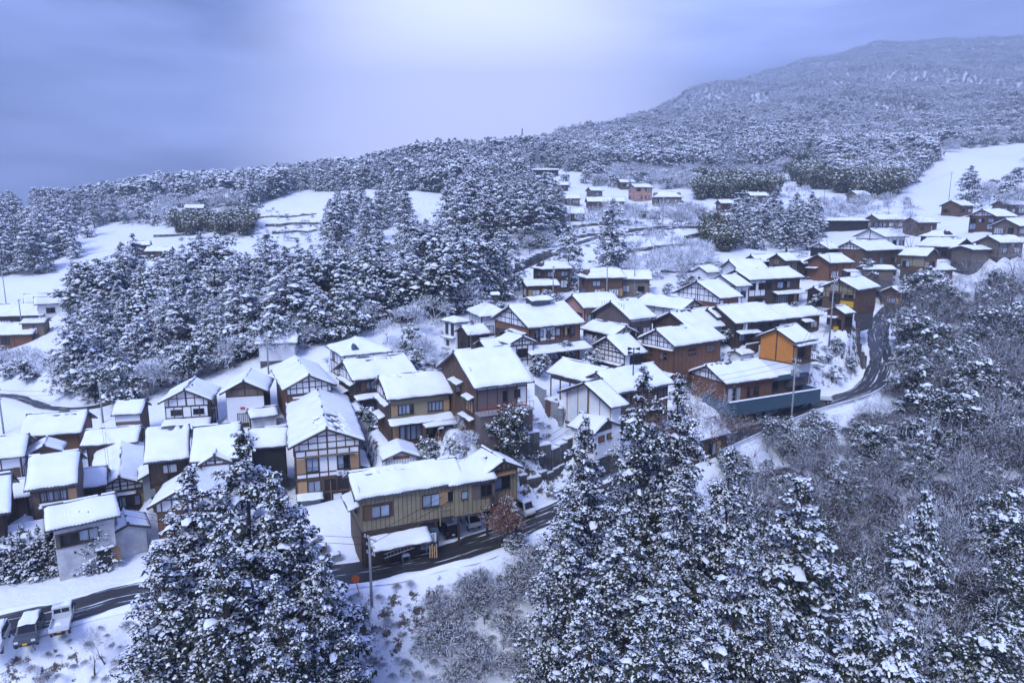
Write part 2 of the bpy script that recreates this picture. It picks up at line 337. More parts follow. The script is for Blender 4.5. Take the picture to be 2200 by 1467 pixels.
# ------------------------------------------------------------------ where the roofs stand
# key: gable-end x, y, eave height, wall height, ridge heading (deg), roof length, roof width, rise
FIT = {
'L_long': (-61.6, 95.96, 0.39, 3.4, 197.1, 7.8, 7.86, 2.07), 'L_store': (-53.14, 96.09, 2.74, 4.2, 193.7, 4.05, 5.12, 1.22),
'L_timber': (-47.18, 95.41, 3.98, 5.0, 103.7, 7.97, 7.27, 1.8), 'L_emblem': (-38.21, 94.5, 5.55, 5.2, 103.4, 8.2, 6.59, 1.72),
'L_far_left': (-62.11, 84.45, 0.85, 3.8, 204.0, 9.5, 7.09, 1.77), 'L_mid_long': (-50.3, 89.31, 0.84, 3.6, 195.2, 6.9, 5.3, 1.31),
'L_gable': (-44.9, 74.0, -0.62, 3.8, 118.3, 16.26, 6.62, 1.55), 'L_row_a': (-37.99, 77.48, 3.55, 5.4, 202.9, 4.68, 9.42, 2.42),
'L_row_b': (-31.79, 77.21, 3.76, 5.4, 198.1, 5.21, 9.75, 2.54), 'L_mid_front': (-46.28, 70.02, 3.35, 6.6, 206.3, 4.65, 8.6, 2.11),
'L_edge': (-50.28, 65.3, 2.38, 6.2, 211.5, 7.5, 9.32, 2.41), 'L_white': (-40.2, 65.52, 1.22, 5.4, 215.4, 6.21, 5.88, 1.3),
'L_corner': (-46.83, 64.4, -1.05, 3.4, 211.1, 8.5, 4.97, 1.1), 'L_lattice': (-33.58, 66.21, 0.97, 5.0, 103.3, 6.83, 7.39, 2.0),
'M_big': (-21.39, 75.75, 4.2, 7.2, 108.6, 21.5, 8.77, 1.95), 'M_gable2': (-28.32, 92.99, 6.67, 5.6, 115.0, 14.6, 7.44, 1.8),
'M_irimoya': (-24.86, 97.52, 7.47, 5.6, 31.7, 10.08, 9.04, 2.06), 'M_two': (-16.62, 82.45, 8.71, 5.9, 24.4, 8.67, 8.32, 1.97),
'M_brown': (-7.09, 80.19, 11.16, 6.6, 26.5, 7.81, 12.39, 3.12), 'M_shed': (-12.66, 74.78, 2.85, 2.6, 107.3, 4.68, 4.54, 0.93),
'M_yellow': (-16.41, 64.61, 3.45, 6.4, 23.8, 11.42, 6.49, 1.51), 'M_yellow_wing': (-0.8, 68.72, 3.66, 6.6, 120.0, 5.2, 4.83, 1.15),
'M_rear': (-27.95, 104.5, 9.66, 4.4, 29.0, 8.2, 9.6, 2.04), 'C_inn': (-0.62, 108.18, 13.47, 6.2, 31.0, 11.06, 11.9, 2.75),
'C_inn_front': (1.71, 101.49, 11.44, 3.6, 117.7, 5.0, 4.86, 1.13), 'C_white': (-11.58, 121.07, 11.81, 5.2, 38.5, 3.6, 4.84, 1.0),
'C_small': (-8.64, 113.79, 10.91, 3.6, 29.9, 4.58, 5.2, 1.16), 'C_rear': (-7.3, 123.2, 12.99, 4.0, 18.8, 6.4, 9.4, 2.44),
'C_pink': (11.16, 127.03, 13.95, 3.6, 24.1, 9.03, 8.64, 2.0), 'C_siding': (17.3, 119.64, 12.93, 3.8, 34.6, 6.6, 10.29, 2.67),
'C_broad': (33.62, 124.83, 13.7, 3.4, 127.9, 12.0, 7.15, 1.64), 'C_blackwhite': (15.11, 108.1, 8.92, 4.3, 34.6, 5.2, 8.84, 2.32),
'C_lowgable': (18.86, 110.89, 11.25, 3.0, 122.0, 9.0, 5.77, 1.3), 'C_low': (7.2, 97.22, 8.41, 3.4, 309.5, 9.26, 6.38, 1.6),
'C_hall': (11.04, 87.91, 8.0, 6.0, 33.5, 10.64, 8.28, 1.99), 'C_hall_low': (9.07, 84.38, 7.26, 6.2, 36.7, 3.3, 10.13, 2.22),
'C_hut': (11.79, 80.36, 4.64, 3.4, 135.5, 4.5, 5.23, 1.14), 'R_lattice': (22.94, 107.85, 10.35, 6.2, 34.6, 12.42, 8.53, 2.15),
'R_mid': (27.0, 116.2, 11.69, 3.9, 33.9, 9.8, 10.2, 2.5), 'R_dark': (35.53, 118.14, 12.58, 4.0, 26.1, 11.5, 9.97, 2.37),
'R_dark2': (51.74, 127.65, 12.04, 3.2, 24.8, 6.8, 5.4, 1.2), 'R_orange': (42.82, 109.55, 10.57, 4.8, 36.1, 6.49, 7.5, 1.77),
'R_balcony': (30.09, 103.61, 5.52, 3.6, 26.4, 11.04, 9.05, 2.01), 'R_hut': (59.89, 125.85, 12.83, 3.2, 27.8, 3.42, 4.42, 1.05),
'R_yellow': (62.74, 131.07, 16.71, 4.7, 41.2, 10.74, 7.65, 1.8), 'R_long': (45.24, 139.17, 17.94, 6.0, 27.4, 15.8, 8.4, 1.79),
'R_white': (40.84, 134.19, 17.16, 5.4, 29.1, 4.6, 8.66, 1.92), 'R_gable': (34.21, 126.89, 15.85, 5.2, 32.6, 6.4, 11.78, 2.71),
'R_up_a': (59.07, 153.66, 20.8, 4.0, 21.8, 4.33, 5.85, 1.35), 'R_up_b': (67.27, 151.43, 20.49, 4.0, 24.8, 7.71, 7.33, 1.69),
'R_up_c': (53.31, 147.28, 19.55, 3.0, 194.5, 7.73, 7.22, 1.75), 'R_tiny': (40.79, 149.41, 18.48, 3.0, 27.9, 4.46, 5.19, 1.17),
'U_big': (86.45, 176.7, 22.0, 4.2, 32.5, 16.6, 9.7, 2.28), 'U_small': (80.02, 179.74, 22.24, 3.2, 31.6, 5.3, 6.33, 1.49),
'U_white': (99.94, 193.49, 24.99, 3.2, 31.7, 11.8, 9.47, 2.15), 'U_right': (105.75, 172.08, 20.79, 3.6, 126.0, 7.01, 8.07, 1.77),
'U_wide': (120.82, 183.25, 22.51, 3.2, 115.5, 11.07, 9.25, 2.14), 'U_hip': (127.3, 200.06, 24.84, 3.2, 119.9, 7.66, 7.4, 1.67),
'U_far': (136.26, 201.62, 30.57, 4.4, 23.4, 10.17, 8.72, 2.07), 'U_far2': (135.49, 190.56, 27.94, 2.8, 25.3, 8.37, 8.08, 1.98),
'U_edge': (122.95, 178.99, 23.7, 3.2, 24.7, 10.86, 7.02, 1.76)}
def fit_centre(k):
    X, Y, Ze, h, yaw, L, W, r = FIT[k]
    a = R(yaw); return X + L / 2 * math.cos(a), Y + L / 2 * math.sin(a), Ze - h

# ------------------------------------------------------------------ terrain
ROAD_MAIN = [at_z(*q) for q in [(-420, 1452, -4.8), (-60, 1358, -4.5), (135, 1316, -4.3), (290, 1275, -4.2), (500, 1258, -4.1), (720, 1236, -4.0), (860, 1212, -3.8),
             (960, 1190, -3.7), (1060, 1158, -3.5), (1200, 1098, -3.0), (1400, 1020, -2.0), (1600, 930, -1.0), (1720, 883, -0.6), (1850, 842, 0.4),
             (1886, 800, 2.2), (1893, 762, 4.0), (1886, 722, 5.8), (1893, 690, 7.2), (1915, 662, 8.4), (1950, 636, 9.8)]]
ROAD_BACK = [at_z(*q) for q in [(-120, 852, -3.2), (20, 850, -2.4), (110, 876, -1.6), (210, 872, -0.6), (300, 835, 0.3), (380, 812, 1.4)]]
LANE_UP = [at_depth(*q) for q in [(1060, 600, 172), (1130, 572, 185), (1185, 548, 194), (1250, 520, 205), (1330, 500, 214), (1450, 490, 222)]]

def smooth_line(P, step=1.5):
    P = np.array(P); out = []
    for i in range(len(P) - 1):
        p0, p1, p2, p3 = P[max(i - 1, 0)], P[i], P[i + 1], P[min(i + 2, len(P) - 1)]
        n = max(2, int(np.linalg.norm(p2 - p1) / step))
        for t in np.arange(n) / n:
            out.append(0.5 * ((2 * p1) + (-p0 + p2) * t + (2 * p0 - 5 * p1 + 4 * p2 - p3) * t * t + (-p0 + 3 * p1 - 3 * p2 + p3) * t ** 3))
    out.append(P[-1]); return np.array(out)
RM, RB, LU = smooth_line(ROAD_MAIN), smooth_line(ROAD_BACK), smooth_line(LANE_UP, 3.0)

ctrl = []
for q in [(0, 600, 215), (30, 640, 200), (0, 760, 150), (100, 830, 125), (40, 715, 172), (150, 800, 130), (400, 745, 134), (600, 765, 117), (850, 692, 131), (1000, 645, 150), (1080, 625, 160),
          (200, 600, 168), (450, 592, 174), (700, 572, 183), (900, 560, 192), (1050, 585, 178), (300, 540, 235), (640, 505, 268), (560, 455, 325), (430, 482, 290), (240, 492, 300), (330, 452, 380),
          (480, 412, 480), (380, 428, 520), (100, 452, 500), (540, 412, 500), (60, 572, 240), (150, 505, 300), (50, 475, 350), (-200, 500, 330), (-300, 640, 200), (-300, 455, 520),
          (700, 392, 430), (900, 352, 450), (850, 413, 330), (1100, 342, 480), (700, 442, 300), (620, 422, 360), (1000, 512, 215), (1150, 492, 230), (1080, 442, 262), (1180, 392, 400),
          (1150, 582, 180), (1170, 546, 190), (1220, 625, 160), (1312, 586, 172), (1400, 522, 205), (1500, 502, 215), (1400, 592, 175), (1350, 456, 290), (1250, 452, 290), (1450, 441, 300), (1600, 432, 310), (1180, 371, 430),
          (1600, 540, 215), (1700, 522, 225), (1750, 421, 320), (1830, 432, 300), (1760, 496, 250), (1900, 472, 250), (1930, 446, 270), (2100, 440, 282), (2150, 382, 370), (2100, 312, 480), (2000, 332, 440), (2230, 302, 500), (2300, 420, 300),
          (1750, 331, 520), (1640, 351, 500), (1560, 391, 430), (1300, 331, 560), (1400, 351, 520), (1500, 302, 650), (1800, 282, 700), (2100, 252, 720), (2400, 250, 700), (1310, 262, 900), (1500, 195, 1600), (1700, 136, 2350), (1950, 106, 2850), (2180, 118, 2850), (2450, 190, 2700), (2750, 270, 2500),
          (1700, 222, 1000), (2000, 182, 1300), (2250, 215, 1200), (1200, 297, 720)]:
    ctrl.append(at_depth(*q))
ctrl += [np.array(p, float) for p in [(-700, 900, 20), (-300, 1200, 10), (-60, 1000, 40), (-1000, 1600, 10), (100, 1700, 90), (-200, 4500, 60), (-2500, 3500, 20), (2400, 3200, 480), (3200, 1200, 300), (900, 500, 190), (700, 100, 90), (-900, 100, 0), (-500, -300, -20),
          (400, -300, 20), (0, -120, -22), (0, 12, -22), (-4500, -500, 0), (4500, -800, 200), (0, -4500, 0), (700, 3700, 300), (-320, 60, -10), (300, 30, 20), (-110, 45, -10), (-75, 55, -7.5),
          (38, 62, -9.5), (60, 82, -6), (80, 108, -2), (60, 98, -5), (92, 132, 4), (110, 152, 9), (122, 122, 4), (82, 62, -5), (40, 40, -13), (0, 42, -14), (-38, 40, -11), (20, 55, -10.5), (15, 68, -8), (150, 160, 14), (160, 110, 8), (90, 30, -8), (120, 70, 2),
          (-20, 50, -10.5), (70, 122, 3.5), (66, 112, 0.5)]]
for q in [(1050, 962, 3.2), (1085, 966, 3.3), (1125, 966, 3.3), (1160, 950, 3.4), (1195, 935, 3.0), (1100, 1018, -2.0), (1160, 1010, -2.2), (1225, 990, -2.2), (900, 1300, -5.6), (900, 1385, -9.0), (900, 1480, -12.5), (760, 1310, -6.0), (760, 1440, -10.5), (1060, 1290, -7.0), (1060, 1420, -11), (100, 1445, -7.4), (300, 1420, -7.4), (180, 1400, -6.0), (30, 1520, -9.5), (560, 1420, -10), (1150, 1130, -4.6), (1280, 1060, -4.4), (1500, 985, -4.0)]:
    ctrl.append(at_z(*q))
for k in FIT:
    x, y, z = fit_centre(k); ctrl.append(np.array([x, y, z - 0.1]))
for LN, st in ((RM, 5), (RB, 6), (LU, 3)):
    for p in LN[::st]: ctrl.append(p - np.array([0, 0, 0.05]))
ctrl = np.array(ctrl)
# radial basis surface through the levels above
cxy = ctrl[:, :2]
d2 = np.sqrt(((cxy[:, None] - cxy[None]) ** 2).sum(-1))
A_ = np.zeros((len(ctrl) + 3, len(ctrl) + 3)); A_[:-3, :-3] = d2 - np.eye(len(ctrl)) * 3.0
A_[:-3, -3] = 1; A_[:-3, -2:] = cxy; A_[-3, :-3] = 1; A_[-2:, :-3] = cxy.T
w_rbf = np.linalg.solve(A_, np.concatenate([ctrl[:, 2], np.zeros(3)]))
def rbf(x, y):
    x = np.asarray(x, float).ravel(); y = np.asarray(y, float).ravel(); out = np.empty(len(x))
    for i in range(0, len(x), 20000):
        s = slice(i, i + 20000)
        d = np.sqrt((x[s, None] - cxy[None, :, 0]) ** 2 + (y[s, None] - cxy[None, :, 1]) ** 2)
        out[s] = d @ w_rbf[:-3] + w_rbf[-3] + w_rbf[-2] * x[s] + w_rbf[-1] * y[s]
    return out

# fbm from summed rotated sines is enough for the roll of the snow
def rough(x, y, s, seed):
    rg = np.random.RandomState(seed); z = 0
    for k in range(7):
        a = rg.uniform(0, 6.28); f = rg.uniform(.6, 1.7) / s
        z = z + np.sin((x * math.cos(a) + y * math.sin(a)) * f * 6.28 + rg.uniform(0, 6.28)) / 7
    return z

def seg_near(px, py, LN):
    """nearest point of a line: distance and its height"""
    best = np.full(len(px), 1e9); zz = np.zeros(len(px))
    for i in range(len(LN) - 1):
        a, b = LN[i], LN[i + 1]; ab = b[:2] - a[:2]; L2 = ab @ ab + 1e-9
        t = np.clip(((px - a[0]) * ab[0] + (py - a[1]) * ab[1]) / L2, 0, 1)
        d = np.hypot(px - a[0] - t * ab[0], py - a[1] - t * ab[1])
        m = d < best; best[m] = d[m]; zz[m] = (a[2] + t * (b[2] - a[2]))[m]
    return best, zz
def sstep(a, b, x):
    t = np.clip((x - a) / (b - a), 0, 1); return t * t * (3 - 2 * t)
def ground_exact(x, y):
    x = np.asarray(x, float).ravel(); y = np.asarray(y, float).ravel()
    z = rbf(x, y); d = np.hypot(x, y)
    z = z + rough(x, y, 6, 1) * 0.22 + rough(x, y, 23, 2) * np.clip((d - 60) / 200, 0, 1) * 1.2 + rough(x, y, 130, 3) * np.clip((d - 300) / 700, 0, 1) * 16 + rough(x, y, 420, 9) * np.clip((d - 600) / 900, 0, 1) * 26
    near = d < 320
    xn, yn, zn = x[near], y[near], z[near]
    for k in FIT:                                              # level plots under the houses
        X, Y, Ze, h, yaw, L, W, r = FIT[k]; cx, cy, cz = fit_centre(k); a = R(yaw)
        lx = abs((xn - cx) * math.cos(a) + (yn - cy) * math.sin(a)) - L / 2; ly = abs(-(xn - cx) * math.sin(a) + (yn - cy) * math.cos(a)) - W / 2
        e = np.maximum(np.maximum(lx, ly), 0); w = 1 - sstep(0.0, 2.2, e)
        zn = zn * (1 - w) + cz * w
    for LN, hw in ((RM, 3.0), (RB, 2.0), (LU, 2.2)):
        dd, zz = seg_near(xn, yn, LN); w = 1 - sstep(hw, hw + 2.6, dd)
        zn = zn * (1 - w) + (zz - 0.10) * w
    z[near] = zn
    return z
# one polar sheet around the viewpoint, out past the mountain
NR, NA = 330, 330
rad = 8.0 * (3700 / 8.0) ** (np.arange(NR) / (NR - 1))
angf = np.linspace(-R(44), R(44), NA - 40)
ang = np.concatenate([angf, np.linspace(R(44), R(316), 42)[1:-1]])
RR, AA = np.meshgrid(rad, ang, indexing='ij')
GX, GY = RR * np.sin(AA), RR * np.cos(AA)
GZ = ground_exact(GX, GY).reshape(GX.shape)
def gz(x, y):
    """height of the ground sheet (bilinear in the polar grid)"""
    x = np.asarray(x, float); y = np.asarray(y, float)
    r = np.clip(np.hypot(x, y), rad[0], rad[-1] * .999); i = np.log(r / 8.0) / math.log(3700 / 8.0) * (NR - 1)
    a = np.arctan2(x, y); j = np.clip((a + R(44)) / R(88), 0, .9999) * (len(angf) - 1)
    i0 = np.floor(i).astype(int); j0 = np.floor(j).astype(int); fi, fj = i - i0, j - j0; i1 = np.minimum(i0 + 1, NR - 1)
    return (GZ[i0, j0] * (1 - fi) * (1 - fj) + GZ[i1, j0] * fi * (1 - fj) + GZ[i0, j0 + 1] * (1 - fi) * fj + GZ[i1, j0 + 1] * fi * fj)
def cast(px, py, dmin=20.0, dmax=2600.0):
    """ground point seen at a pixel (vectorised march)"""
    px = np.atleast_1d(np.asarray(px, float)); py = np.atleast_1d(np.asarray(py, float))
    d = ray(px, py); res = np.full(len(px), np.nan); prev = np.full(len(px), dmin)
    for t in dmin * (dmax / dmin) ** (np.arange(260) / 259):
        z = gz(d[:, 0] * t, d[:, 1] * t); hit = np.isnan(res) & (CAMZ + d[:, 2] * t < z)
        res[hit] = (t + prev[hit]) / 2 ; prev[:] = t
    return np.stack([d[:, 0] * res, d[:, 1] * res, CAMZ + d[:, 2] * res], -1), res
idx = np.arange(NR * NA).reshape(NR, NA)
i00 = idx[:-1, :]; i10 = idx[1:, :]
quads = np.stack([i00, np.roll(i00, -1, 1), np.roll(i10, -1, 1), i10], -1).reshape(-1, 4)
me = mesh_np('ground', np.stack([GX, GY, GZ], -1).reshape(-1, 3), [quads[:, ::-1]], M['ground'], smooth=True)
ground = tag(link('ground', me), kind='structure')

def ribbon(name, LN, hw, m, lift=0.03, n_across=4, kind='structure', crown=0.0):
    P = LN; T = np.gradient(P[:, :2], axis=0); T /= np.linalg.norm(T, axis=1)[:, None] + 1e-9
    Nn = np.stack([-T[:, 1], T[:, 0]], -1); S = np.concatenate([[0], np.cumsum(np.linalg.norm(np.diff(P[:, :2], axis=0), axis=1))])
    us = np.linspace(-1, 1, n_across + 1); v = []; uvs = []
    for i in range(len(P)):
        for u in us:
            wob = 1 + 0.06 * math.sin(S[i] * .9 + (2 if u > 0 else 0)) + 0.05 * math.sin(S[i] * 2.3 + (1 if u > 0 else 4))
            q = P[i, :2] + Nn[i] * hw * u * wob
            v.append((q[0], q[1], P[i, 2] + lift + crown * (1 - u * u))); uvs.append((S[i], u * hw))
    k = n_across + 1; f = [(i * k + j, i * k + j + 1, (i + 1) * k + j + 1, (i + 1) * k + j) for i in range(len(P) - 1) for j in range(n_across)]
    me = bpy.data.meshes.new(name); me.from_pydata(v, [], f); me.materials.append(m)
    ul = me.uv_layers.new(name='UVMap')
    for p in me.polygons:
        for li, vi in zip(p.loop_indices, p.vertices): ul.data[li].uv = uvs[vi]
    for p in me.polygons:
        if p.normal.z < 0: me.flip_normals(); break
    return tag(link(name, me), kind=kind)
road = ribbon('road', RM, 2.05, M['road'], 0.05, crown=0.03)
road_b = ribbon('road_behind_the_village', RB, 1.0, M['road'], 0.05)
lane = ribbon('lane_up_the_slope', LU, 1.6, M['road'], 0.06)
def snowbank(name, LN, off, hw=0.55, hgt=0.3, seed=0, gaps=0.25):
    """ploughed snow heaped along a road edge"""
    rg = np.random.RandomState(seed); P = LN; T = np.gradient(P[:, :2], axis=0); T /= np.linalg.norm(T, axis=1)[:, None] + 1e-9
    Nn = np.stack([-T[:, 1], T[:, 0]], -1); v, f = [], []; K = 5
    ph = rg.uniform(0, 6, 3)
    for i in range(len(P)):
        hh = hgt * (0.55 + 0.45 * math.sin(i * .8 + ph[0]) + 0.35 * math.sin(i * 2.1 + ph[1])); hh = max(hh, -0.1); ww = hw * (1 + .35 * math.sin(i * 1.3 + ph[2]))
        for j in range(K):
            t = j / (K - 1) * 2 - 1; q = P[i, :2] + Nn[i] * (off + ww * t)
            v.append((q[0], q[1], P[i, 2] - 0.12 + (hh + .12) * max(0, 1 - t * t) + rg.uniform(-.03, .03)))
    for i in range(len(P) - 1):
        for j in range(K - 1): f.append((i * K + j, i * K + j + 1, (i + 1) * K + j + 1, (i + 1) * K + j))
    me = bpy.data.meshes.new(name); me.from_pydata(v, [], f); me.materials.append(M['snow'])
    bm = bmesh.new(); bm.from_mesh(me); bmesh.ops.recalc_face_normals(bm, faces=bm.faces)
    if sum(x.normal.z for x in bm.faces) < 0: bmesh.ops.reverse_faces(bm, faces=bm.faces)
    bm.to_mesh(me); bm.free()
    for p in me.polygons: p.use_smooth = True
    return tag(link(name, me), kind='stuff')
snowbank('ploughed_snow', RM, 2.35, seed=1); snowbank('ploughed_snow', RM, -2.35, seed=2); snowbank('ploughed_snow', RB, 1.2, seed=3, hgt=.2); snowbank('ploughed_snow', LU, 1.9, seed=4, hgt=.2)
# ------------------------------------------------------------------ house kit
CUBES = {}
def cube(mname):
    """unit cube shared by every plain piece of one material"""
    if mname not in CUBES:
        b = MB(); b.box((0, 0, 0), (1, 1, 1)); CUBES[mname] = b.mesh('piece_' + mname, M[mname])
    return CUBES[mname]
def piece(name, mname, parent, c, d, rz=0.0, rot=None):
    return link(name, cube(mname), parent, loc=c, rot=rot or (0, 0, rz), scale=d)

FRAMES = {}
def frame_mesh(n):
    """window frame, 1 m x 1 m, n lights wide, standing 6 cm proud"""
    if n not in FRAMES:
        b = MB(); t = 0.055
        b.box((0, 0, .5 - t / 2), (1, .09, t)); b.box((0, 0, -.5 + t / 2), (1, .09, t))
        for i in range(n + 1): b.box((-.5 + t / 2 + i * (1 - t) / n, 0, 0), (t * (1 if i in (0, n) else .8), .085, 1 - 2 * t))
        FRAMES[n] = b.mesh('window_frame', M['frame'])
    return FRAMES[n]
GRID = {}
def grid_mesh(nx, nz):
    if (nx, nz) not in GRID:
        b = MB(); t = .02
        for i in range(nx + 1): b.box((-.5 + i / nx, 0, 0), (t, .05, 1))
        for i in range(nz + 1): b.box((0, 0, -.5 + i / nz), (1, .045, t))
        GRID[(nx, nz)] = b.mesh('lattice', M['frame'])
    return GRID[(nx, nz)]

def z_roof(x, y, L, W, r, hipA=0.0, hipB=0.0):
    """roof surface above the eave; hipA / hipB: how far up (0..1) the end hips reach (0 = plain gable)"""
    z = r * (1 - np.abs(y) / (W / 2)); s = r / (W / 2)
    for hip, dist in ((hipA, x + L / 2), (hipB, L / 2 - x)):
        if hip > 0: z = np.minimum(z, np.where(dist * s < hip * r, dist * s, 99))
    return z

def heightfield(xs, ys, Z, base, name, m, smooth=True):
    """closed slab: top Z, underside base"""
    nx, ny = len(xs), len(ys)
    X, Y = np.meshgrid(xs, ys, indexing='ij')
    v = np.concatenate([np.stack([X, Y, Z], -1).reshape(-1, 3), np.stack([X, Y, base], -1).reshape(-1, 3)])
    i = np.arange(nx * ny).reshape(nx, ny); o = nx * ny
    q = np.stack([i[:-1, :-1], i[1:, :-1], i[1:, 1:], i[:-1, 1:]], -1).reshape(-1, 4)
    qb = q[:, ::-1] + o
    side = []
    for a, b in ((i[:-1, 0], i[1:, 0]), (i[1:, -1], i[:-1, -1]), (i[0, 1:], i[0, :-1]), (i[-1, :-1], i[-1, 1:])):
        side.append(np.stack([a, a + o, b + o, b], -1))
    return mesh_np(name, v, [q, qb, np.concatenate(side)[:, ::-1] * 1], m, smooth=smooth)

def snow_mesh(L, W, r, seed, hipA=0, hipB=0, t=0.24, bare=None, shed=False):
    """a blanket of snow over a roof, thinning and wandering at its edges"""
    rg = np.random.RandomState(seed)
    nx = max(8, int(L / 0.4)); ny = 21 if not shed else 9
    if bare is not None: nx, ny = int(L / .2), 49
    ux = np.linspace(-1, 1, nx); uy = np.linspace(-1, 1, ny)
    a1, a2, a3, a4 = rg.uniform(0, 6.28, 4)
    UX, UY = np.meshgrid(ux, uy, indexing='ij')
    ex = 0.07 + 0.04 * np.sin(UY * 5 + a1) + rg.uniform(-.02, .02, UX.shape); ey = 0.03 + 0.045 * np.sin(UX * L * .9 + a2) + 0.03 * np.sin(UX * L * 2.3 + a3) + rg.uniform(-.015, .02, UX.shape)
    X = UX * (L / 2 - np.where(np.abs(UX) > .9, ex, 0)); Y = UY * (W / 2 - np.where(np.abs(UY) > .9, ey, 0))
    zb = (r * (0.5 - Y / W) if shed else z_roof(X, Y, L, W, r, hipA, hipB))
    edge = np.minimum(sstep(0, .22, (1 - np.abs(UX)) * L / 2 + .03), sstep(0, .22, (1 - np.abs(UY)) * W / 2 + .05))
    sag = .05 * np.sin(X * .55 + a2) + .04 * np.sin(X * 1.3 + Y * .8 + a3)
    th = t * (0.35 + 0.65 * edge) + (0.03 * np.sin(X * 1.7 + a4) * np.sin(Y * 1.3 + a1) + sag) * edge + rg.uniform(-.008, .008, X.shape)
    if not shed:
        ridge = np.exp(-(Y / 0.35) ** 2); th = th - 0.05 * ridge
    if bare is not None: th = np.where(bare(X, Y), -0.05, th)
    Z = zb + th; base = zb - 0.01
    i = np.arange(nx * ny).reshape(nx, ny); o = nx * ny
    v = np.concatenate([np.stack([X, Y, Z], -1).reshape(-1, 3), np.stack([X, Y, base], -1).reshape(-1, 3)])
    q = np.stack([i[:-1, :-1], i[1:, :-1], i[1:, 1:], i[:-1, 1:]], -1).reshape(-1, 4); side = []
    for a, b in ((i[:-1, 0], i[1:, 0]), (i[1:, -1], i[:-1, -1]), (i[0, 1:], i[0, :-1]), (i[-1, :-1], i[-1, 1:])):
        side.append(np.stack([a, a + o, b + o, b], -1))
    return mesh_np('snow_cover', v, [q, np.concatenate(side)], M['snow_roof'], smooth=True)

